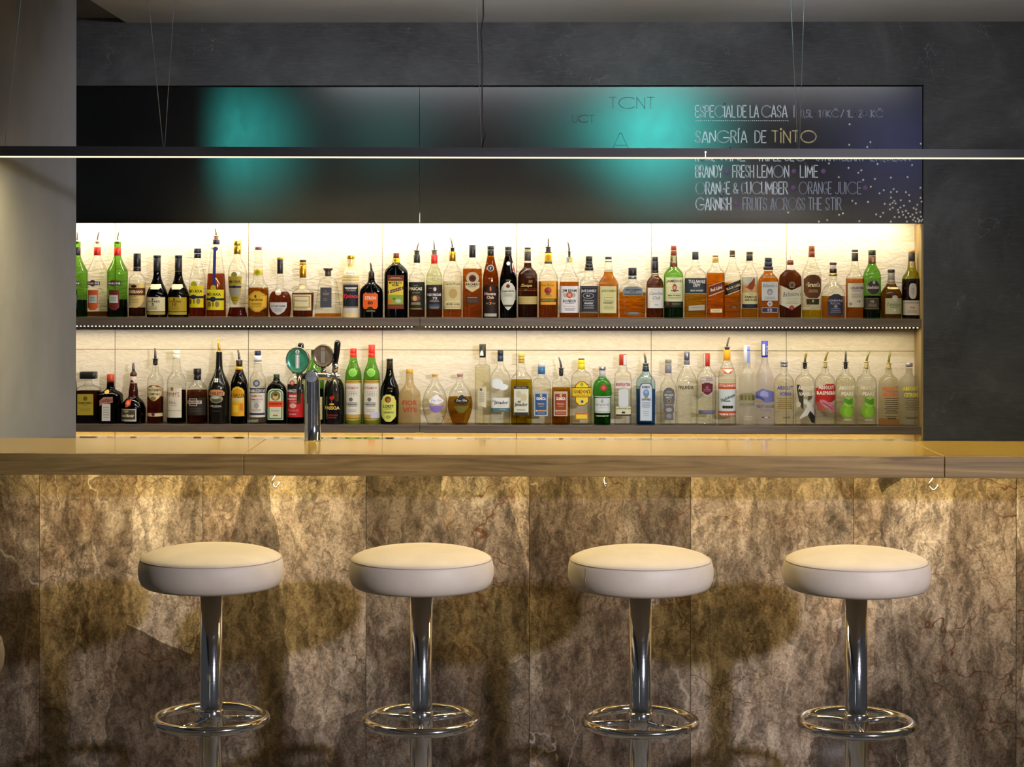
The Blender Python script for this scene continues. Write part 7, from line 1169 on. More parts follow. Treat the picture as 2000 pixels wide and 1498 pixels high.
('L',0.1652,'golden tequila bottle with steel spout and brick red label','clear',4,0.7,[(0,38.2),(164.3,38.8),(180.7,35.6),(189.9,27.7),(195.5,17.8),(210.4,15.1)],('b47a14',154.4),[],2,(210.4,9.2,'1c1c1a',236,13.8,'8a8880m',-9.9,280.5,4,174.1,''),[[('P','b8a890',[(139.6,-31.3,26.3),(36.5,-31.3,26.3)]),('P','8c3c28',[(129.7,-26.3,21.1),(41.8,-26.3,21.1)]),('P','c8a860',[(129,-2,-2),(128.8,-3.3,-0.6),(128.3,-4.6,0.7),(127.3,-5.7,1.7),(126.1,-6.5,2.6),(124.7,-7.1,3.1),(123.1,-7.2,3.3),(121.6,-7.1,3.1),(120.2,-6.5,2.6),(118.9,-5.7,1.7),(118,-4.6,0.7),(117.4,-3.3,-0.6),(117.2,-2,-2)]),('T','ece8e0','OLMECA',-2,109.6,39.5,11.9,'b',0),('T','d8b880','TEQUILA',-2.6,86.9,29.6,7.2,'b',0),('G','c8a878',2.1,[(78.7,-12.5,9.2)]),('P','d8d0b8',[(62.2,-23.7,-19.1),(55,-23.7,-19.1)]),('P','c8a060',[(61.6,-17.1,19.8),(56.3,-17.1,19.8)]),('G','b0a090',2.4,[(50.7,-22.1,18.1)])]]),
('L',0.2497,'clear gin bottle with yellow cap and yellow shield label','clear',3.2,0.75,[(0,41.8),(187.3,42.5),(203.7,40.2),(215.2,31.6),(223.5,20.4),(231.7,15.8)],('eae6d8',200.4),[(270.9,276.1,13.2,'4a3c14'),(253.1,270.9,14.2,'e0d02c'),(231.7,253.1,15.1,'d8c424')],2,None,[[('P','8a5018',[(182.3,-8.9,9.9),(167.5,-26.3,29.6),(95.1,-26.3,29.6),(80.3,-9.9,11.2)]),('P','e4cc2a',[(178.7,-7.9,9.2),(164.9,-23,26.3),(97.1,-23,26.3),(83.9,-8.9,9.9)]),('P','6a2c18',[(157,-42.8,43.4),(115.5,-42.8,43.4)]),('P','e2c428',[(153.7,-42.8,43.4),(118.8,-42.8,43.4)]),('T','5c1c18',"GORDON'S",1,139.2,69.8,17.8,'b',0),('T','5c1c18','LONDON DRY GIN',1,124.7,58.6,4.9,'b',0),('P','8aa02c',[(176.4,1,1),(176.2,-0.7,2.7),(175.4,-2.3,4.3),(174.3,-3.7,5.6),(172.8,-4.7,6.7),(171,-5.4,7.3),(169.2,-5.6,7.6),(167.3,-5.4,7.3),(165.5,-4.7,6.7),(164,-3.7,5.6),(162.9,-2.3,4.3),(162.2,-0.7,2.7),(161.9,1,1)]),('P','c8b898',[(107.6,2,2),(107.3,-0.6,4.5),(106.5,-3,6.9),(105.1,-5,9),(103.3,-6.6,10.5),(101.3,-7.6,11.5),(99.1,-7.9,11.8),(96.8,-7.6,11.5),(94.8,-6.6,10.5),(93,-5,9),(91.7,-3,6.9),(90.8,-0.6,4.5),(90.5,2,2)]),('P','4a3a30',[(103.7,2.6,2.6),(103.5,1.3,4),(102.9,0,5.3),(101.9,-1.1,6.4),(100.7,-1.9,7.2),(99.3,-2.5,7.7),(97.7,-2.6,7.9),(96.2,-2.5,7.7),(94.8,-1.9,7.2),(93.6,-1.1,6.4),(92.6,0,5.3),(92,1.3,4),(91.8,2.6,2.6)])],[('P','c8602c',[(51,-26.3,28.3),(22.1,-26.3,28.3)]),('P','d8c838',[(43.8,-22.4,23.7),(26.7,-22.4,23.7)])]]),
('L',0.3372,'short green gin bottle with silver cap and red wax seal','4ab040',2,1.0,[(0,34.5),(120.8,36.9),(125.4,39.8),(147.7,39.5),(170.8,36.2),(183.9,28.3),(192.2,19.1),(201,13.8)],('1e5a1c',118.1),[(228.4,243.2,15.1,'b8b8c0m'),(201,227.7,13.2,'b0b0bc')],2,None,[[('P','922222',[(170.1,3.9,3.9),(169.6,0.3,7.6),(168.2,-3.1,11),(166,-6.1,14),(163,-8.3,16.2),(159.6,-9.7,17.6),(156,-10.2,18.1),(152.3,-9.7,17.6),(148.9,-8.3,16.2),(146,-6.1,14),(143.7,-3.1,11),(142.3,0.3,7.6),(141.8,3.9,3.9)]),('P','b85050',[(164.5,3.9,3.9),(164.2,1.7,6.2),(163.4,-0.3,8.2),(162,-2.1,10),(160.2,-3.5,11.4),(158.2,-4.3,12.2),(156,-4.6,12.5),(153.7,-4.3,12.2),(151.7,-3.5,11.4),(149.9,-2.1,10),(148.6,-0.3,8.2),(147.7,1.7,6.2),(147.4,3.9,3.9)])],[('P','b8c4b8',[(120.8,-37.5,37.5),(115.5,-37.5,37.5)]),('P','c8ced2',[(112.9,-36.2,36.2),(55.6,-36.2,36.2)]),('P','9aa4ac',[(107.9,-2,-2),(107.7,-3.5,-0.4),(106.9,-4.9,1),(105.6,-6.2,2.2),(104,-7.1,3.2),(102.1,-7.7,3.7),(100,-7.9,3.9),(98,-7.7,3.7),(96.1,-7.1,3.2),(94.4,-6.2,2.2),(93.2,-4.9,1),(92.4,-3.5,-0.4),(92.1,-2,-2)]),('T','5a6070','Tanqueray',-1,85.2,62.5,15.8,'i',0),('G','8a9098',1.4,[(73.7,-16.5,16.1)]),('P','b8c4b8',[(54.3,-35.5,35.5),(50.3,-35.5,35.5)]),('T','dce6cc','LONDON DRY GIN',-1,38.5,52,5.9,'b',0)]]),
('L',0.423,'clear square gin bottle with red cap and white banner label','clear',5,0.95,[(0,34.5),(204.3,35.2),(215.8,30.9),(224,21.7),(232.2,17.8),(247.7,16.4)],('e6e8e0',181.3),[(248.7,293.8,15.8,'a83420')],2,None,[[('P','d8d0d8',[(291.5,2,14.8),(250.3,2,14.8)])],[('P','d6d2d0',[(183.9,-32.6,31.9),(154.3,-32.6,31.9)]),('T','9c3028','BEEFEATER',0,169.7,59.2,13.8,'b',0),('T','9c3028','LONDON',0,158.9,16.4,3.9,'',0),('P','cacaa6',[(78,-30.3,31.9),(45.1,-30.3,31.9)]),('T','2a2a24','LONDON DRY GIN',1,69.4,59.2,6.6,'b',0),('P','2a2018',[(57.6,-2.3,-2.3),(57.4,-3.3,-1.3),(57,-4.3,-0.3),(56.2,-5.1,0.5),(55.3,-5.7,1.1),(54.2,-6.1,1.5),(53,-6.3,1.6),(51.8,-6.1,1.5),(50.7,-5.7,1.1),(49.7,-5.1,0.5),(49,-4.3,-0.3),(48.5,-3.3,-1.3),(48.4,-2.3,-2.3)]),('P','2a2018',[(57.6,4.3,4.3),(57.4,3.3,5.3),(57,2.3,6.3),(56.2,1.5,7.1),(55.3,0.9,7.7),(54.2,0.5,8.1),(53,0.3,8.2),(51.8,0.5,8.1),(50.7,0.9,7.7),(49.7,1.5,7.1),(49,2.3,6.3),(48.5,3.3,5.3),(48.4,4.3,4.3)]),('P','2c2a28',[(45.1,-29.3,31.9),(38.5,-29.3,31.9)]),('V','c4ccd0',[(-18.8,145.1,82.6),(-10.5,151.7,77.6),(14.1,151.7,77.6),(20.7,141.8,82.6)])]]),
('L',0.5186,'pale blue square gin bottle with steel spout and arched label','c0dce4',5,0.8,[(0,38.5),(168.1,39.5),(186.1,38.1),(197.7,30.3),(209.2,19.7),(220.7,14.8),(243.7,13.2)],('3a74b4',148.3),[(237.8,243.7,13.2,'8a8c90m'),(222.3,237.1,14.1,'2a3038'),(214.1,222.3,13.8,'d0d8dc')],2,(243.7,11.8,'3a4448',255.5,13.8,'9a9a9cm',-5.9,296.3,4.3,0,''),[[('P','34446a',[(176.3,-14.1,13.2),(171.3,-23,22),(161.5,-27.6,26.3),(16.1,-27.6,26.3)]),('P','c0ccd8',[(172.7,-13.2,12.2),(167.4,-20.4,19.7),(158.8,-24.3,23),(19.4,-24.3,23)]),('T','2c3244','BOMBAY',0,158.8,34.2,9.9,'b',0),('P','5a80b8',[(150,0,0),(149.4,-3.2,3.2),(147.8,-6.2,6.2),(145.1,-8.8,8.8),(141.7,-10.8,10.8),(137.8,-12.1,12.1),(133.5,-12.5,12.5),(129.3,-12.1,12.1),(125.3,-10.8,10.8),(121.9,-8.8,8.8),(119.3,-6.2,6.2),(117.6,-3.2,3.2),(117.1,0,0)]),('P','8aa8d0',[(146.3,0,0),(146.1,-1.9,1.9),(145.3,-3.6,3.6),(144,-5.1,5.1),(142.4,-6.3,6.3),(140.5,-7,7),(138.5,-7.2,7.2),(136.4,-7,7),(134.5,-6.3,6.3),(132.9,-5.1,5.1),(131.6,-3.6,3.6),(130.8,-1.9,1.9),(130.6,0,0)]),('P','8a8a58',[(124.6,0,0),(124.4,-2,2),(123.8,-3.9,3.9),(122.9,-5.6,5.6),(121.7,-6.8,6.8),(120.3,-7.6,7.6),(118.7,-7.9,7.9),(117.2,-7.6,7.6),(115.8,-6.8,6.8),(114.5,-5.6,5.6),(113.6,-3.9,3.9),(113,-2,2),(112.8,0,0)]),('T','2c3244','SAPPHIRE',0,107.5,38.8,9.9,'b',0),('G','7a8cac',2.2,[(95.7,-18.7,18.4),(90.4,-16.4,16.1),(85.2,-17.4,17.1),(79.9,-18.7,18.4),(74.7,-14.5,14.1)]),('G','a0aec4',3.7,[(59.5,-13.2,12.8),(50.6,-10.9,10.5),(42.1,-10.2,9.9)])]]),
('L',0.6128,'clear bottle with pewter cap and ornate grey tombstone label','clear',3,0.85,[(0,32.5),(151.6,33.2),(168,30.9),(179.5,23),(191,15.8),(215.7,13.8)],('e2e4da',89.1),[(256.8,273.2,13.8,'84847c'),(250.2,254.8,13.8,'a8a8a4m'),(215.7,248.6,13.8,'7a7a88')],2,None,[[('P','5e5e60',[(156.5,-6.6,7.6),(148.3,-18.1,21.4),(135.1,-23,24.7),(102.3,-23.7,25.3),(82.5,-18.7,19.7),(59.5,-22,23.3),(49.6,-16.8,18.1),(21.7,-17.4,19.4)]),('T','c8c8c0','SAUZA',1,126.6,37.8,8.5,'b',0),('T','c0c0b8','1873',0.3,115.4,23,7.2,'b',0),('P','8a7a6c',[(109.2,1,1),(108.9,-1.4,3.4),(108,-3.6,5.6),(106.7,-5.5,7.5),(104.9,-7,9),(102.8,-7.9,9.9),(100.6,-8.2,10.2),(98.4,-7.9,9.9),(96.3,-7,9),(94.6,-5.5,7.5),(93.2,-3.6,5.6),(92.4,-1.4,3.4),(92.1,1,1)]),('P','5a4a44',[(105.2,1,1),(105.1,-0.4,2.3),(104.6,-1.6,3.6),(103.9,-2.7,4.7),(102.9,-3.6,5.5),(101.8,-4.1,6.1),(100.6,-4.3,6.2),(99.4,-4.1,6.1),(98.3,-3.6,5.5),(97.4,-2.7,4.7),(96.6,-1.6,3.6),(96.2,-0.4,2.3),(96,1,1)]),('G','b8b8b0',2.1,[(85.8,-13.8,16.4)]),('P','9a9a98',[(73,1,1),(72.7,-2.2,4.2),(71.8,-5.3,7.2),(70.5,-7.8,9.8),(68.7,-9.8,11.8),(66.7,-11.1,13.1),(64.4,-11.5,13.5),(62.2,-11.1,13.1),(60.2,-9.8,11.8),(58.4,-7.8,9.8),(57,-5.3,7.2),(56.2,-2.2,4.2),(55.9,1,1)]),('P','84848a',[(48,1,1),(47.7,-1.9,3.9),(46.7,-4.6,6.6),(45.1,-6.9,8.9),(43.1,-8.7,10.7),(40.7,-9.8,11.8),(38.1,-10.2,12.2),(35.6,-9.8,11.8),(33.2,-8.7,10.7),(31.2,-6.9,8.9),(29.6,-4.6,6.6),(28.6,-1.9,3.9),(28.3,1,1)]),('G','a8a8a0',1.4,[(141.7,-8.2,9.9),(138.4,-10.5,12.2)])]]),
('L',0.6899,'rippled clear vodka bottle with silver cap and dark capital lettering','clear',2,1.0,[(0,41.7),(36.5,43.4),(69.4,42.1),(102.2,43.4),(128.5,41.4),(141.7,43.7),(181.1,42.7),(200.8,37.5),(218.9,27),(233.7,18.4),(246.2,13.5)],('eaeade',161.4),[(269.9,306,12.2,'8c8ca0m'),(250.8,268.6,12.5,'6a6c80'),(245.6,250.8,13.8,'e4e4e0')],2,None,[[('T','262830','FINLANDIA',-5.9,158.1,60.8,15.1,'b',0),('G','b8b8b0',1,[(145.6,-28.9,19.1)])]]),
('L',0.7727,'clear vodka bottle with red sleeve cap and burgundy badge','clear',2.6,1.0,[(0,38.5),(184,39.8),(203.8,38.1),(216.9,31.5),(230,20.4),(244.5,14.5)],('e2e4cc',170.9),[(244.5,299.7,13.8,'b43622')],2,None,[[('P','d8d4cc',[(298.4,-13.1,-7.2),(246.5,-13.1,-7.2)])],[('P','c8c0c4',[(200.5,-32.2,30.2),(185.7,-30.2,27.9)]),('P','4c2028',[(199.2,-29.6,27.6),(186.7,-29.6,27.6)]),('T','dcd4d4','SMIRNOFF',-1.3,192.6,59.8,11.8,'b',0)],[('P','cabcc0',[(181.4,-13.1,11.5),(176.2,-26.3,25),(139.7,-26.3,23.7),(124.2,-5.9,3.9)]),('P','5c2028',[(178.8,-12.5,10.8),(174.2,-24,22.7),(140.7,-24,21.7),(127.5,-5.3,3.3)]),('P','8a5058',[(165,-1.3,-1.3),(164.8,-3.2,0.6),(164.1,-4.9,2.3),(163.1,-6.4,3.8),(161.7,-7.6,4.9),(160.1,-8.3,5.7),(158.4,-8.5,5.9),(156.7,-8.3,5.7),(155.1,-7.6,4.9),(153.8,-6.4,3.8),(152.7,-4.9,2.3),(152.1,-3.2,0.6),(151.8,-1.3,-1.3)]),('G','a87880',2.4,[(151.2,-16.8,14.5),(145.3,-16.1,13.8)])],[('P','5c5e7c',[(63.1,-35.5,32.2),(46.7,-35.5,32.2)]),('G','9098c0',2.1,[(57.5,-21.7,18.4)])]]),
('L',0.8579,'vodka bottle with golden capsule,tall steel spout and red white label','clear',2,1.0,[(0,37.1),(193.9,37.1),(216.9,34.2),(239.9,26.9),(256.3,19.1),(269.4,14.8)],('e6e4d4',190.6),[(269.4,313.8,14.5,'dc9c1e')],2,(313.8,9.2,'2a2420',325.3,13.5,'8a8880m',9.9,366.3,3.6,0,''),[[('P','b85030',[(237.2,-27.9,27.9),(225.1,-21.4,21.4),(214.9,-9.9,9.9)]),('P','e6e0d4',[(233.9,-24.6,24.6),(226.1,-19.1,19.1),(218.2,-9.2,9.2)])],[('P','bc4a28',[(174.8,-37.5,37.5),(151.8,-37.5,37.5)]),('T','ece4dc','STOLICHNAYA',0,166.3,67.4,11.2,'b',0),('P','c8d2d8',[(151.1,-37.5,37.5),(60.5,-37.5,37.5)]),('T','1c2428','Stolichnaya',0,114.3,64.1,17.1,'bi',24),('P','1c2428',[(103.5,-18.1,9.9),(100.2,-18.1,9.9)]),('P','2c2418',[(83.5,-16.4,-16.4),(83.2,-18.1,-14.7),(82.6,-19.7,-13.1),(81.5,-21.1,-11.8),(80.2,-22.1,-10.7),(78.6,-22.8,-10.1),(76.9,-23,-9.9),(75.2,-22.8,-10.1),(73.6,-22.1,-10.7),(72.2,-21.1,-11.8),(71.2,-19.7,-13.1),(70.5,-18.1,-14.7),(70.3,-16.4,-16.4)]),('P','2c2418',[(83.5,-5.6,-5.6),(83.2,-7.3,-3.9),(82.6,-8.9,-2.3),(81.5,-10.2,-0.9),(80.2,-11.3,0.1),(78.6,-11.9,0.8),(76.9,-12.2,1),(75.2,-11.9,0.8),(73.6,-11.3,0.1),(72.2,-10.2,-0.9),(71.2,-8.9,-2.3),(70.5,-7.3,-3.9),(70.3,-5.6,-5.6)]),('P','2c2418',[(83.5,5.3,5.3),(83.2,3.6,7),(82.6,2,8.5),(81.5,0.6,9.9),(80.2,-0.4,10.9),(78.6,-1.1,11.6),(76.9,-1.3,11.8),(75.2,-1.1,11.6),(73.6,-0.4,10.9),(72.2,0.6,9.9),(71.2,2,8.5),(70.5,3.6,7),(70.3,5.3,5.3)]),('P','2c2418',[(83.5,15.8,15.8),(83.2,14.1,17.5),(82.6,12.5,19.1),(81.5,11.1,20.4),(80.2,10.1,21.5),(78.6,9.4,22.1),(76.9,9.2,22.3),(75.2,9.4,22.1),(73.6,10.1,21.5),(72.2,11.1,20.4),(71.2,12.5,19.1),(70.5,14.1,17.5),(70.3,15.8,15.8)]),('P','bc4a28',[(59.8,-37.5,37.5),(38.8,-37.5,37.5)]),('T','ece4dc','PREMIUM VODKA',0,46.7,67.4,9.2,'b',0)]]),
('L',0.9405,'frosted slender vodka bottle with pale blue stripe on cap','feceade',2,1.0,[(0,33.5),(200.4,33.5),(216.8,30.2),(228.3,21.7),(238.2,14.8),(259.5,13.8)],None,[(259.5,333.4,13.5,'d0d4e2')],2,None,[[('P','8a98dc',[(330.1,-0.7,11.2),(259.5,-0.7,11.2)]),('P','3a4aa8',[(314.7,-0.7,11.2),(310.4,-0.7,11.2)])],[('P','8c865a',[(135.3,-13.8,15.8),(128.1,-31.9,32.8),(103.5,-31.9,32.8)]),('P','6a6440',[(125.5,-26.9,-18.7),(106.8,-26.9,-18.7)]),('P','6a6440',[(125.5,-12.2,-5.6),(106.8,-12.2,-5.6)]),('P','6a6440',[(125.5,2.6,9.2),(106.8,2.6,9.2)]),('P','6a6440',[(125.5,17.4,28.9),(106.8,17.4,28.9)]),('T','7c7650','BELVEDERE',2,87.7,59.1,11.2,'b',0),('G','b8b098',2.8,[(39.4,-12.8,18.1),(32.8,-16.4,21.7),(26.3,-13.1,18.4)])]]),
('L',1.0145,'frosted tall vodka bottle with royal blue capsule and blue mountains','fe8e2e0',2,1.0,[(0,38.8),(164.2,39.4),(193.8,38.1),(216.8,32.8),(236.5,23.6),(254.5,15.8),(283.1,13.8)],None,[(283.1,351.4,13.8,'2c34ac')],2,None,[[('P','e4e4dc',[(338.3,-10.5,0),(290.7,-10.5,0)]),('T','c8cce8','GREY',8.9,312,9.9,39.4,'',0)],[('V','7074b8',[(-38.8,137.9,111.7),(-25.6,147.8,110),(-12.5,156,108.4),(0.7,149.4,95.2),(17.1,146.1,96.9),(30.2,142.9,98.5),(38.4,137.9,100.2)]),('V','9a9ed0',[(-22.3,137.9,124.8),(-9.2,147.8,121.5),(10.5,137.9,118.2)]),('V','4a4e88',[(-38.8,126.4,118.2),(-22.3,121.5,111.7),(-5.9,111.7,100.2)]),('T','5a6090','GREY GOOSE',0,79.5,73.9,13.1,'b',0),('T','70708e','VODKA',0.7,64.4,44.3,8.5,'',0),('T','8a8aa0','FRANCE',0.7,44.3,19.7,4.6,'',0),('P','30344c',[(37.4,-16.4,-4.3),(32.8,-16.4,-4.3)]),('P','dcdcd8',[(37.4,-4.3,7.2),(32.8,-4.3,7.2)]),('P','8a4a38',[(37.4,7.2,18.7),(32.8,7.2,18.7)]),('G','9094ac',1.4,[(21.3,-31.5,31.2)])]]),
('L',1.0954,'clear vodka bottle with silver screw cap and blue capital lettering','clear',2,1.0,[(0,41.7),(177.3,42.4),(192.1,38.7),(203.6,30.2),(211.8,19.7),(221.6,14.4),(243,13.5)],('e4dcb8',190.4),[(256.1,267.6,15.1,'b0b0b8m'),(243,254.8,15.1,'a0a0a8m')],2,None,[[('G','8a7430',3.3,[(113.3,-30.5,28.9),(105.4,-27.3,25.6),(97.5,-31.5,29.9),(89.3,-29.6,27.9),(81.4,-30.2,28.6),(73.5,-30.5,28.9)]),('G','2a2820',1.7,[(37.8,-9.9,21.3),(33.5,-10.5,22)]),('T','3038a4','ABSOLUT',0.7,157.6,65.7,16.4,'b',0),('T','3038a4','VODKA',1.3,133,49.3,15.8,'b',0)]]),
('L',1.1821,'clear vanilla vodka bottle with black stopper,steel spout and white cross','clear',2,1.0,[(0,41.7),(177.3,42.3),(192,38.7),(203.5,30.2),(211.7,19.7),(221.6,14.4),(242.9,13.5)],('e8e4d8',29.5),[],2,(242.9,8.2,'1c1a18',261.3,13.8,'6a665cm',8.5,309.9,4.3,213.4,'8a8448m'),[[('V','3c382c',[(-36.8,170.7,151),(-26.3,170.7,85.3),(-14.8,144.4,68.9),(-11.5,131.3,70.6)]),('V','5a5440',[(6.6,121.5,105),(23,137.9,111.6)]),('P','d8d0b8',[(100.4,-31.2,-31.2),(100,-33.6,-28.8),(98.9,-35.8,-26.6),(97,-37.7,-24.7),(94.5,-39.1,-23.2),(91.7,-40.1,-22.3),(88.6,-40.4,-22),(85.6,-40.1,-22.3),(82.7,-39.1,-23.2),(80.3,-37.7,-24.7),(78.4,-35.8,-26.6),(77.2,-33.6,-28.8),(76.8,-31.2,-31.2)]),('V','2c2a22',[(4.9,59.1,46),(23,72.2,13.1),(39.4,65.7,9.8)]),('V','ccccc6',[(-26.3,34.5,27.9),(6.6,85.3,46),(26.3,118.2,80.4),(40.4,137.9,111.6)]),('V','d4d4ce',[(-11.5,108.3,93.6),(-1.6,111.6,90.3),(19.7,90.3,59.1),(41,59.1,36.1)]),('T','ece6d8','ABSOLUT',0.7,157.6,65.7,16.4,'b',0),('T','ece6d8','VANILIA',1.3,132.9,63.7,15.8,'b',0)]]),
('L',1.2663,'clear raspberry vodka bottle with pale spout and red picture','clear',2,1.0,[(0,41.7),(179.2,42.3),(194,38.7),(205.4,30.2),(213.7,19.7),(223.5,14.4),(244.8,13.5)],('e8e4d8',109),[],2,(246.1,8.5,'e0cc90',265.2,13.1,'d8c88c',14.1,310.5,4.3,217.3,'8a8448m'),[[('P','bc2a22',[(174.6,1.6,31.2),(166.4,-18.1,41),(154.9,-42.7,43),(109,-42.7,43),(99.1,-42.7,21.3)]),('P','a8584a',[(99.1,-42.7,-14.8),(63,-34.5,-4.9)]),('V','cc7c8e',[(-27.9,109,99.1),(-11.5,109,81.1),(8.2,99.1,72.9),(31.2,86,49.9),(37.7,72.9,48.2)]),('V','8a3a48',[(-18.1,99.1,94.2),(1.6,89.3,84.3),(24.6,72.9,67.9)]),('T','f0e8e0','ABSOLUT',0.7,159.8,65.6,16.4,'b',0),('T','f0e8e0','RASPBERRI',1.3,136.9,78.1,15.8,'b',0)]]),
('L',1.3513,'clear pear vodka bottle with black stopper and upright spout','clear',2,1.0,[(0,41.7),(177.2,42.3),(191.9,38.7),(203.4,30.2),(211.6,19.7),(221.5,14.4),(242.8,13.5)],('d8d4a4',194.2),[],2,(242.8,8.2,'1c1a18',263.8,13.8,'6a665cm',1.6,310.1,4.3,215.6,''),[[('P','78ae2a',[(96.1,1.3,1.3),(95.1,-6.2,8.8),(91.9,-13.1,15.7),(86.9,-19.1,21.7),(80.4,-23.7,26.3),(72.8,-26.6,29.2),(64.6,-27.6,30.2),(56.5,-26.6,29.2),(48.9,-23.7,26.3),(42.4,-19.1,21.7),(37.4,-13.1,15.7),(34.2,-6.2,8.8),(33.1,1.3,1.3)]),('P','8cc03a',[(81.4,6.6,6.6),(80.6,1.5,11.7),(78.5,-3.3,16.4),(75,-7.4,20.5),(70.5,-10.5,23.6),(65.3,-12.5,25.6),(59.7,-13.1,26.2),(54.1,-12.5,25.6),(48.9,-10.5,23.6),(44.4,-7.4,20.5),(41,-3.3,16.4),(38.8,1.5,11.7),(38.1,6.6,6.6)]),('P','9aca58',[(123,7.2,7.2),(122.3,1.4,13),(120.1,-3.9,18.4),(116.5,-8.6,23),(111.9,-12.1,26.5),(106.5,-14.3,28.8),(100.7,-15.1,29.5),(95,-14.3,28.8),(89.6,-12.1,26.5),(85,-8.6,23),(81.4,-3.9,18.4),(79.2,1.4,13),(78.4,7.2,7.2)]),('V','5a9a24',[(-14.8,118.8,99.1),(6.6,108.9,89.2),(23,115.5,89.2)]),('G','d8d8c8',2.1,[(30.2,-12.1,18.7),(25.3,-12.5,19)]),('T','eceadc','ABSOLUT',0.7,158.8,65.6,16.4,'b',0),('T','eceadc','PEARS',1.3,133.5,49.2,15.7,'b',0)]]),
('L',1.4385,'clear pear vodka bottle with pale stopper and slanted brass spout','clear',2,1.0,[(0,41.7),(177.1,42.3),(191.9,38.7),(203.4,30.2),(211.6,19.7),(221.4,14.4),(242.7,13.4)],('d8d4a4',159.8),[],2,(242.7,8.5,'e0cc90',265.1,12.5,'d8c88c',11.8,308.4,4.3,215.5,'8a8448m'),[[('P','78ae2a',[(96.1,1.3,1.3),(95,-6.2,8.8),(91.9,-13.1,15.7),(86.9,-19.1,21.7),(80.4,-23.7,26.3),(72.8,-26.6,29.2),(64.6,-27.6,30.2),(56.5,-26.6,29.2),(48.9,-23.7,26.3),(42.4,-19.1,21.7),(37.4,-13.1,15.7),(34.2,-6.2,8.8),(33.1,1.3,1.3)]),('P','8cc03a',[(81.4,6.6,6.6),(80.6,1.5,11.7),(78.5,-3.3,16.4),(75,-7.4,20.5),(70.5,-10.5,23.6),(65.3,-12.5,25.6),(59.7,-13.1,26.2),(54.1,-12.5,25.6),(48.9,-10.5,23.6),(44.4,-7.4,20.5),(41,-3.3,16.4),(38.8,1.5,11.7),(38.1,6.6,6.6)]),('P','9aca58',[(123,7.2,7.2),(122.3,1.4,13),(120,-3.9,18.4),(116.5,-8.6,23),(111.9,-12.1,26.5),(106.5,-14.3,28.8),(100.7,-15.1,29.5),(94.9,-14.3,28.8),(89.6,-12.1,26.5),(84.9,-8.6,23),(81.4,-3.9,18.4),(79.2,1.4,13),(78.4,7.2,7.2)]),('V','5a9a24',[(-14.8,118.7,99.1),(6.6,108.9,89.2),(23,115.5,89.2)]),('G','d8d8c8',2.1,[(30.2,-11.5,18),(25.3,-13.8,20.3)]),('T','eceadc','ABSOLUT',0.7,158.8,65.6,16.4,'b',0),('T','eceadc','PEARS',1.3,133.5,49.2,15.7,'b',0)]]),
('L',1.5303,'frosted orange vodka bottle with pale stopper and orange lettering','fdcd4b4',2,1.0,[(0,41.6),(175.1,42.3),(189.9,38.7),(201.4,30.2),(209.6,19.7),(219.4,14.4),(240.7,13.4)],('ffc040',26.9),[],2,(241.7,9.2,'dcc884',259.7,11.8,'d8c88c',8.2,307.6,4.3,0,'8a8448m'),[[('G','5a4c38',3.6,[(117.1,-22.6,34.8),(108.6,-22,34.1),(99.7,-22.3,34.4),(91.2,-22.6,34.8),(82.6,-18.7,30.8),(74.1,-23.3,35.4),(65.6,-16.7,28.9),(56.7,-21.3,33.5)]),('T','2a2418','Country of Sweden',7.2,143.3,59,7.9,'i',0),('G','2a2418',1.4,[(40.7,-17.4,30.2)]),('T','2a2418','IMPORTED',7.2,31.8,36.1,7.2,'b',0),('T','e4602a','ABSOLUT',0.7,155.8,65.6,16.4,'b',0),('T','e4602a','MANDRIN',1.3,131.2,63.6,15.7,'b',0)]]),
('L',1.6148,'frosted citrus vodka bottle,yellow lettering,rightmost on lower shelf','fd8d4bc',2,1.0,[(0,41.6),(173.8,42.3),(188.5,38.7),(200,30.2),(208.2,19.7),(218,14.4),(239.3,13.4)],None,[(244.3,260.7,15.1,'b0b0bcm')],2,None,[[('G','5a5a48',3.2,[(117.1,-21.6,35.1),(109.2,-18,31.5),(101.6,-23.9,37.4),(93.8,-23.3,36.7),(86.2,-17.4,30.8),(78.4,-21,34.4),(70.8,-18,31.5)]),('T','2a2a20','Country of Sweden',5.2,143.3,62.3,7.9,'i',0),('G','2a2a20',2.1,[(38.4,-23.3,33.4),(33.4,-19.7,29.8)]),('T','dcd41c','ABSOLUT',0.7,155.7,65.6,16.4,'b',0),('T','dcd41c','CITRON',1.3,129.8,56.4,15.7,'b',0)]]),
]
for row in BOTTLES:
    make_bottle(row)

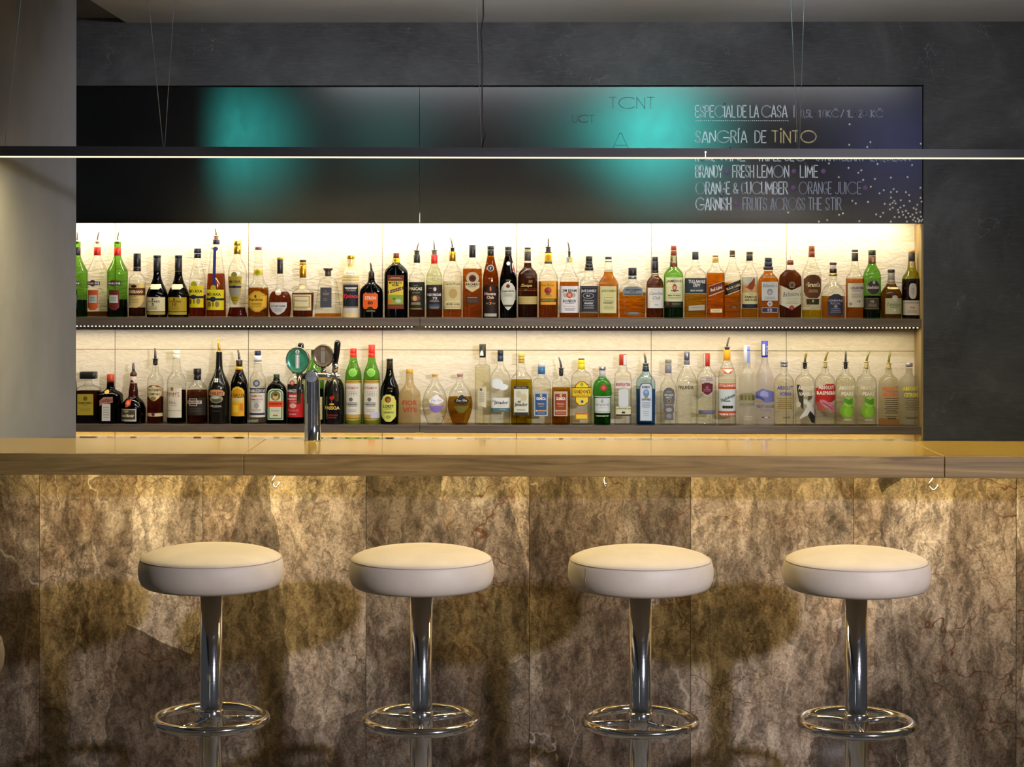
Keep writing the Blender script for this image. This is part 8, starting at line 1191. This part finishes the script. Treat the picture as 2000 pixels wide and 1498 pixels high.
# lettering on the two tap badges
for bo, c, RX, RZ, oval in TAPB:
    mb = MB()
    white, ink = paper('dcdcd8'), paper('24262a' if oval else '5a2020')
    def flat(txt, cx, cz, w, h, rot, m, st, dy):
        vs, fs = text_tris(txt, st)
        ca, sa = math.cos(rot), math.sin(rot)
        mi = mb.slot(m)
        nv = [mb.bm.verts.new((c.x + cx + (x * w * ca - y * h * sa), c.y - dy, c.z + cz + (x * w * sa + y * h * ca))) for x, y in vs]
        for f in fs:
            mb.face([nv[k] for k in f], mi)
    def plate(x0, x1, z0, z1, m, dy):
        mb.poly([(c.x + x0, c.y - dy, c.z + z0), (c.x + x1, c.y - dy, c.z + z0), (c.x + x1, c.y - dy, c.z + z1), (c.x + x0, c.y - dy, c.z + z1)], m)
    mi = mb.slot(white if oval else paper('8a7c70'))
    ring = [mb.bm.verts.new((c.x + RX * .17 * math.cos(k * math.pi / 9), c.y - .0052, c.z + RZ * .63 + RZ * .15 * math.sin(k * math.pi / 9))) for k in range(18)]
    mb.face(ring, mi)
    flat('S', 0, RZ * .63, RX * .16, RZ * .2, 0, ink, 'b', .0056)
    plate(-RX * .16, RX * .16, -RZ * .6, RZ * .42, paper('aab2b8') if oval else paper('8a867e'), .0052)
    flat('Staropramen', 0, -RZ * .09, RZ * .92, RX * .2, math.pi / 2, paper('f0f0f0') if oval else paper('3a5a7a'), 'b', .0056)
    mb.build('badge_lettering', bo, fix=False)
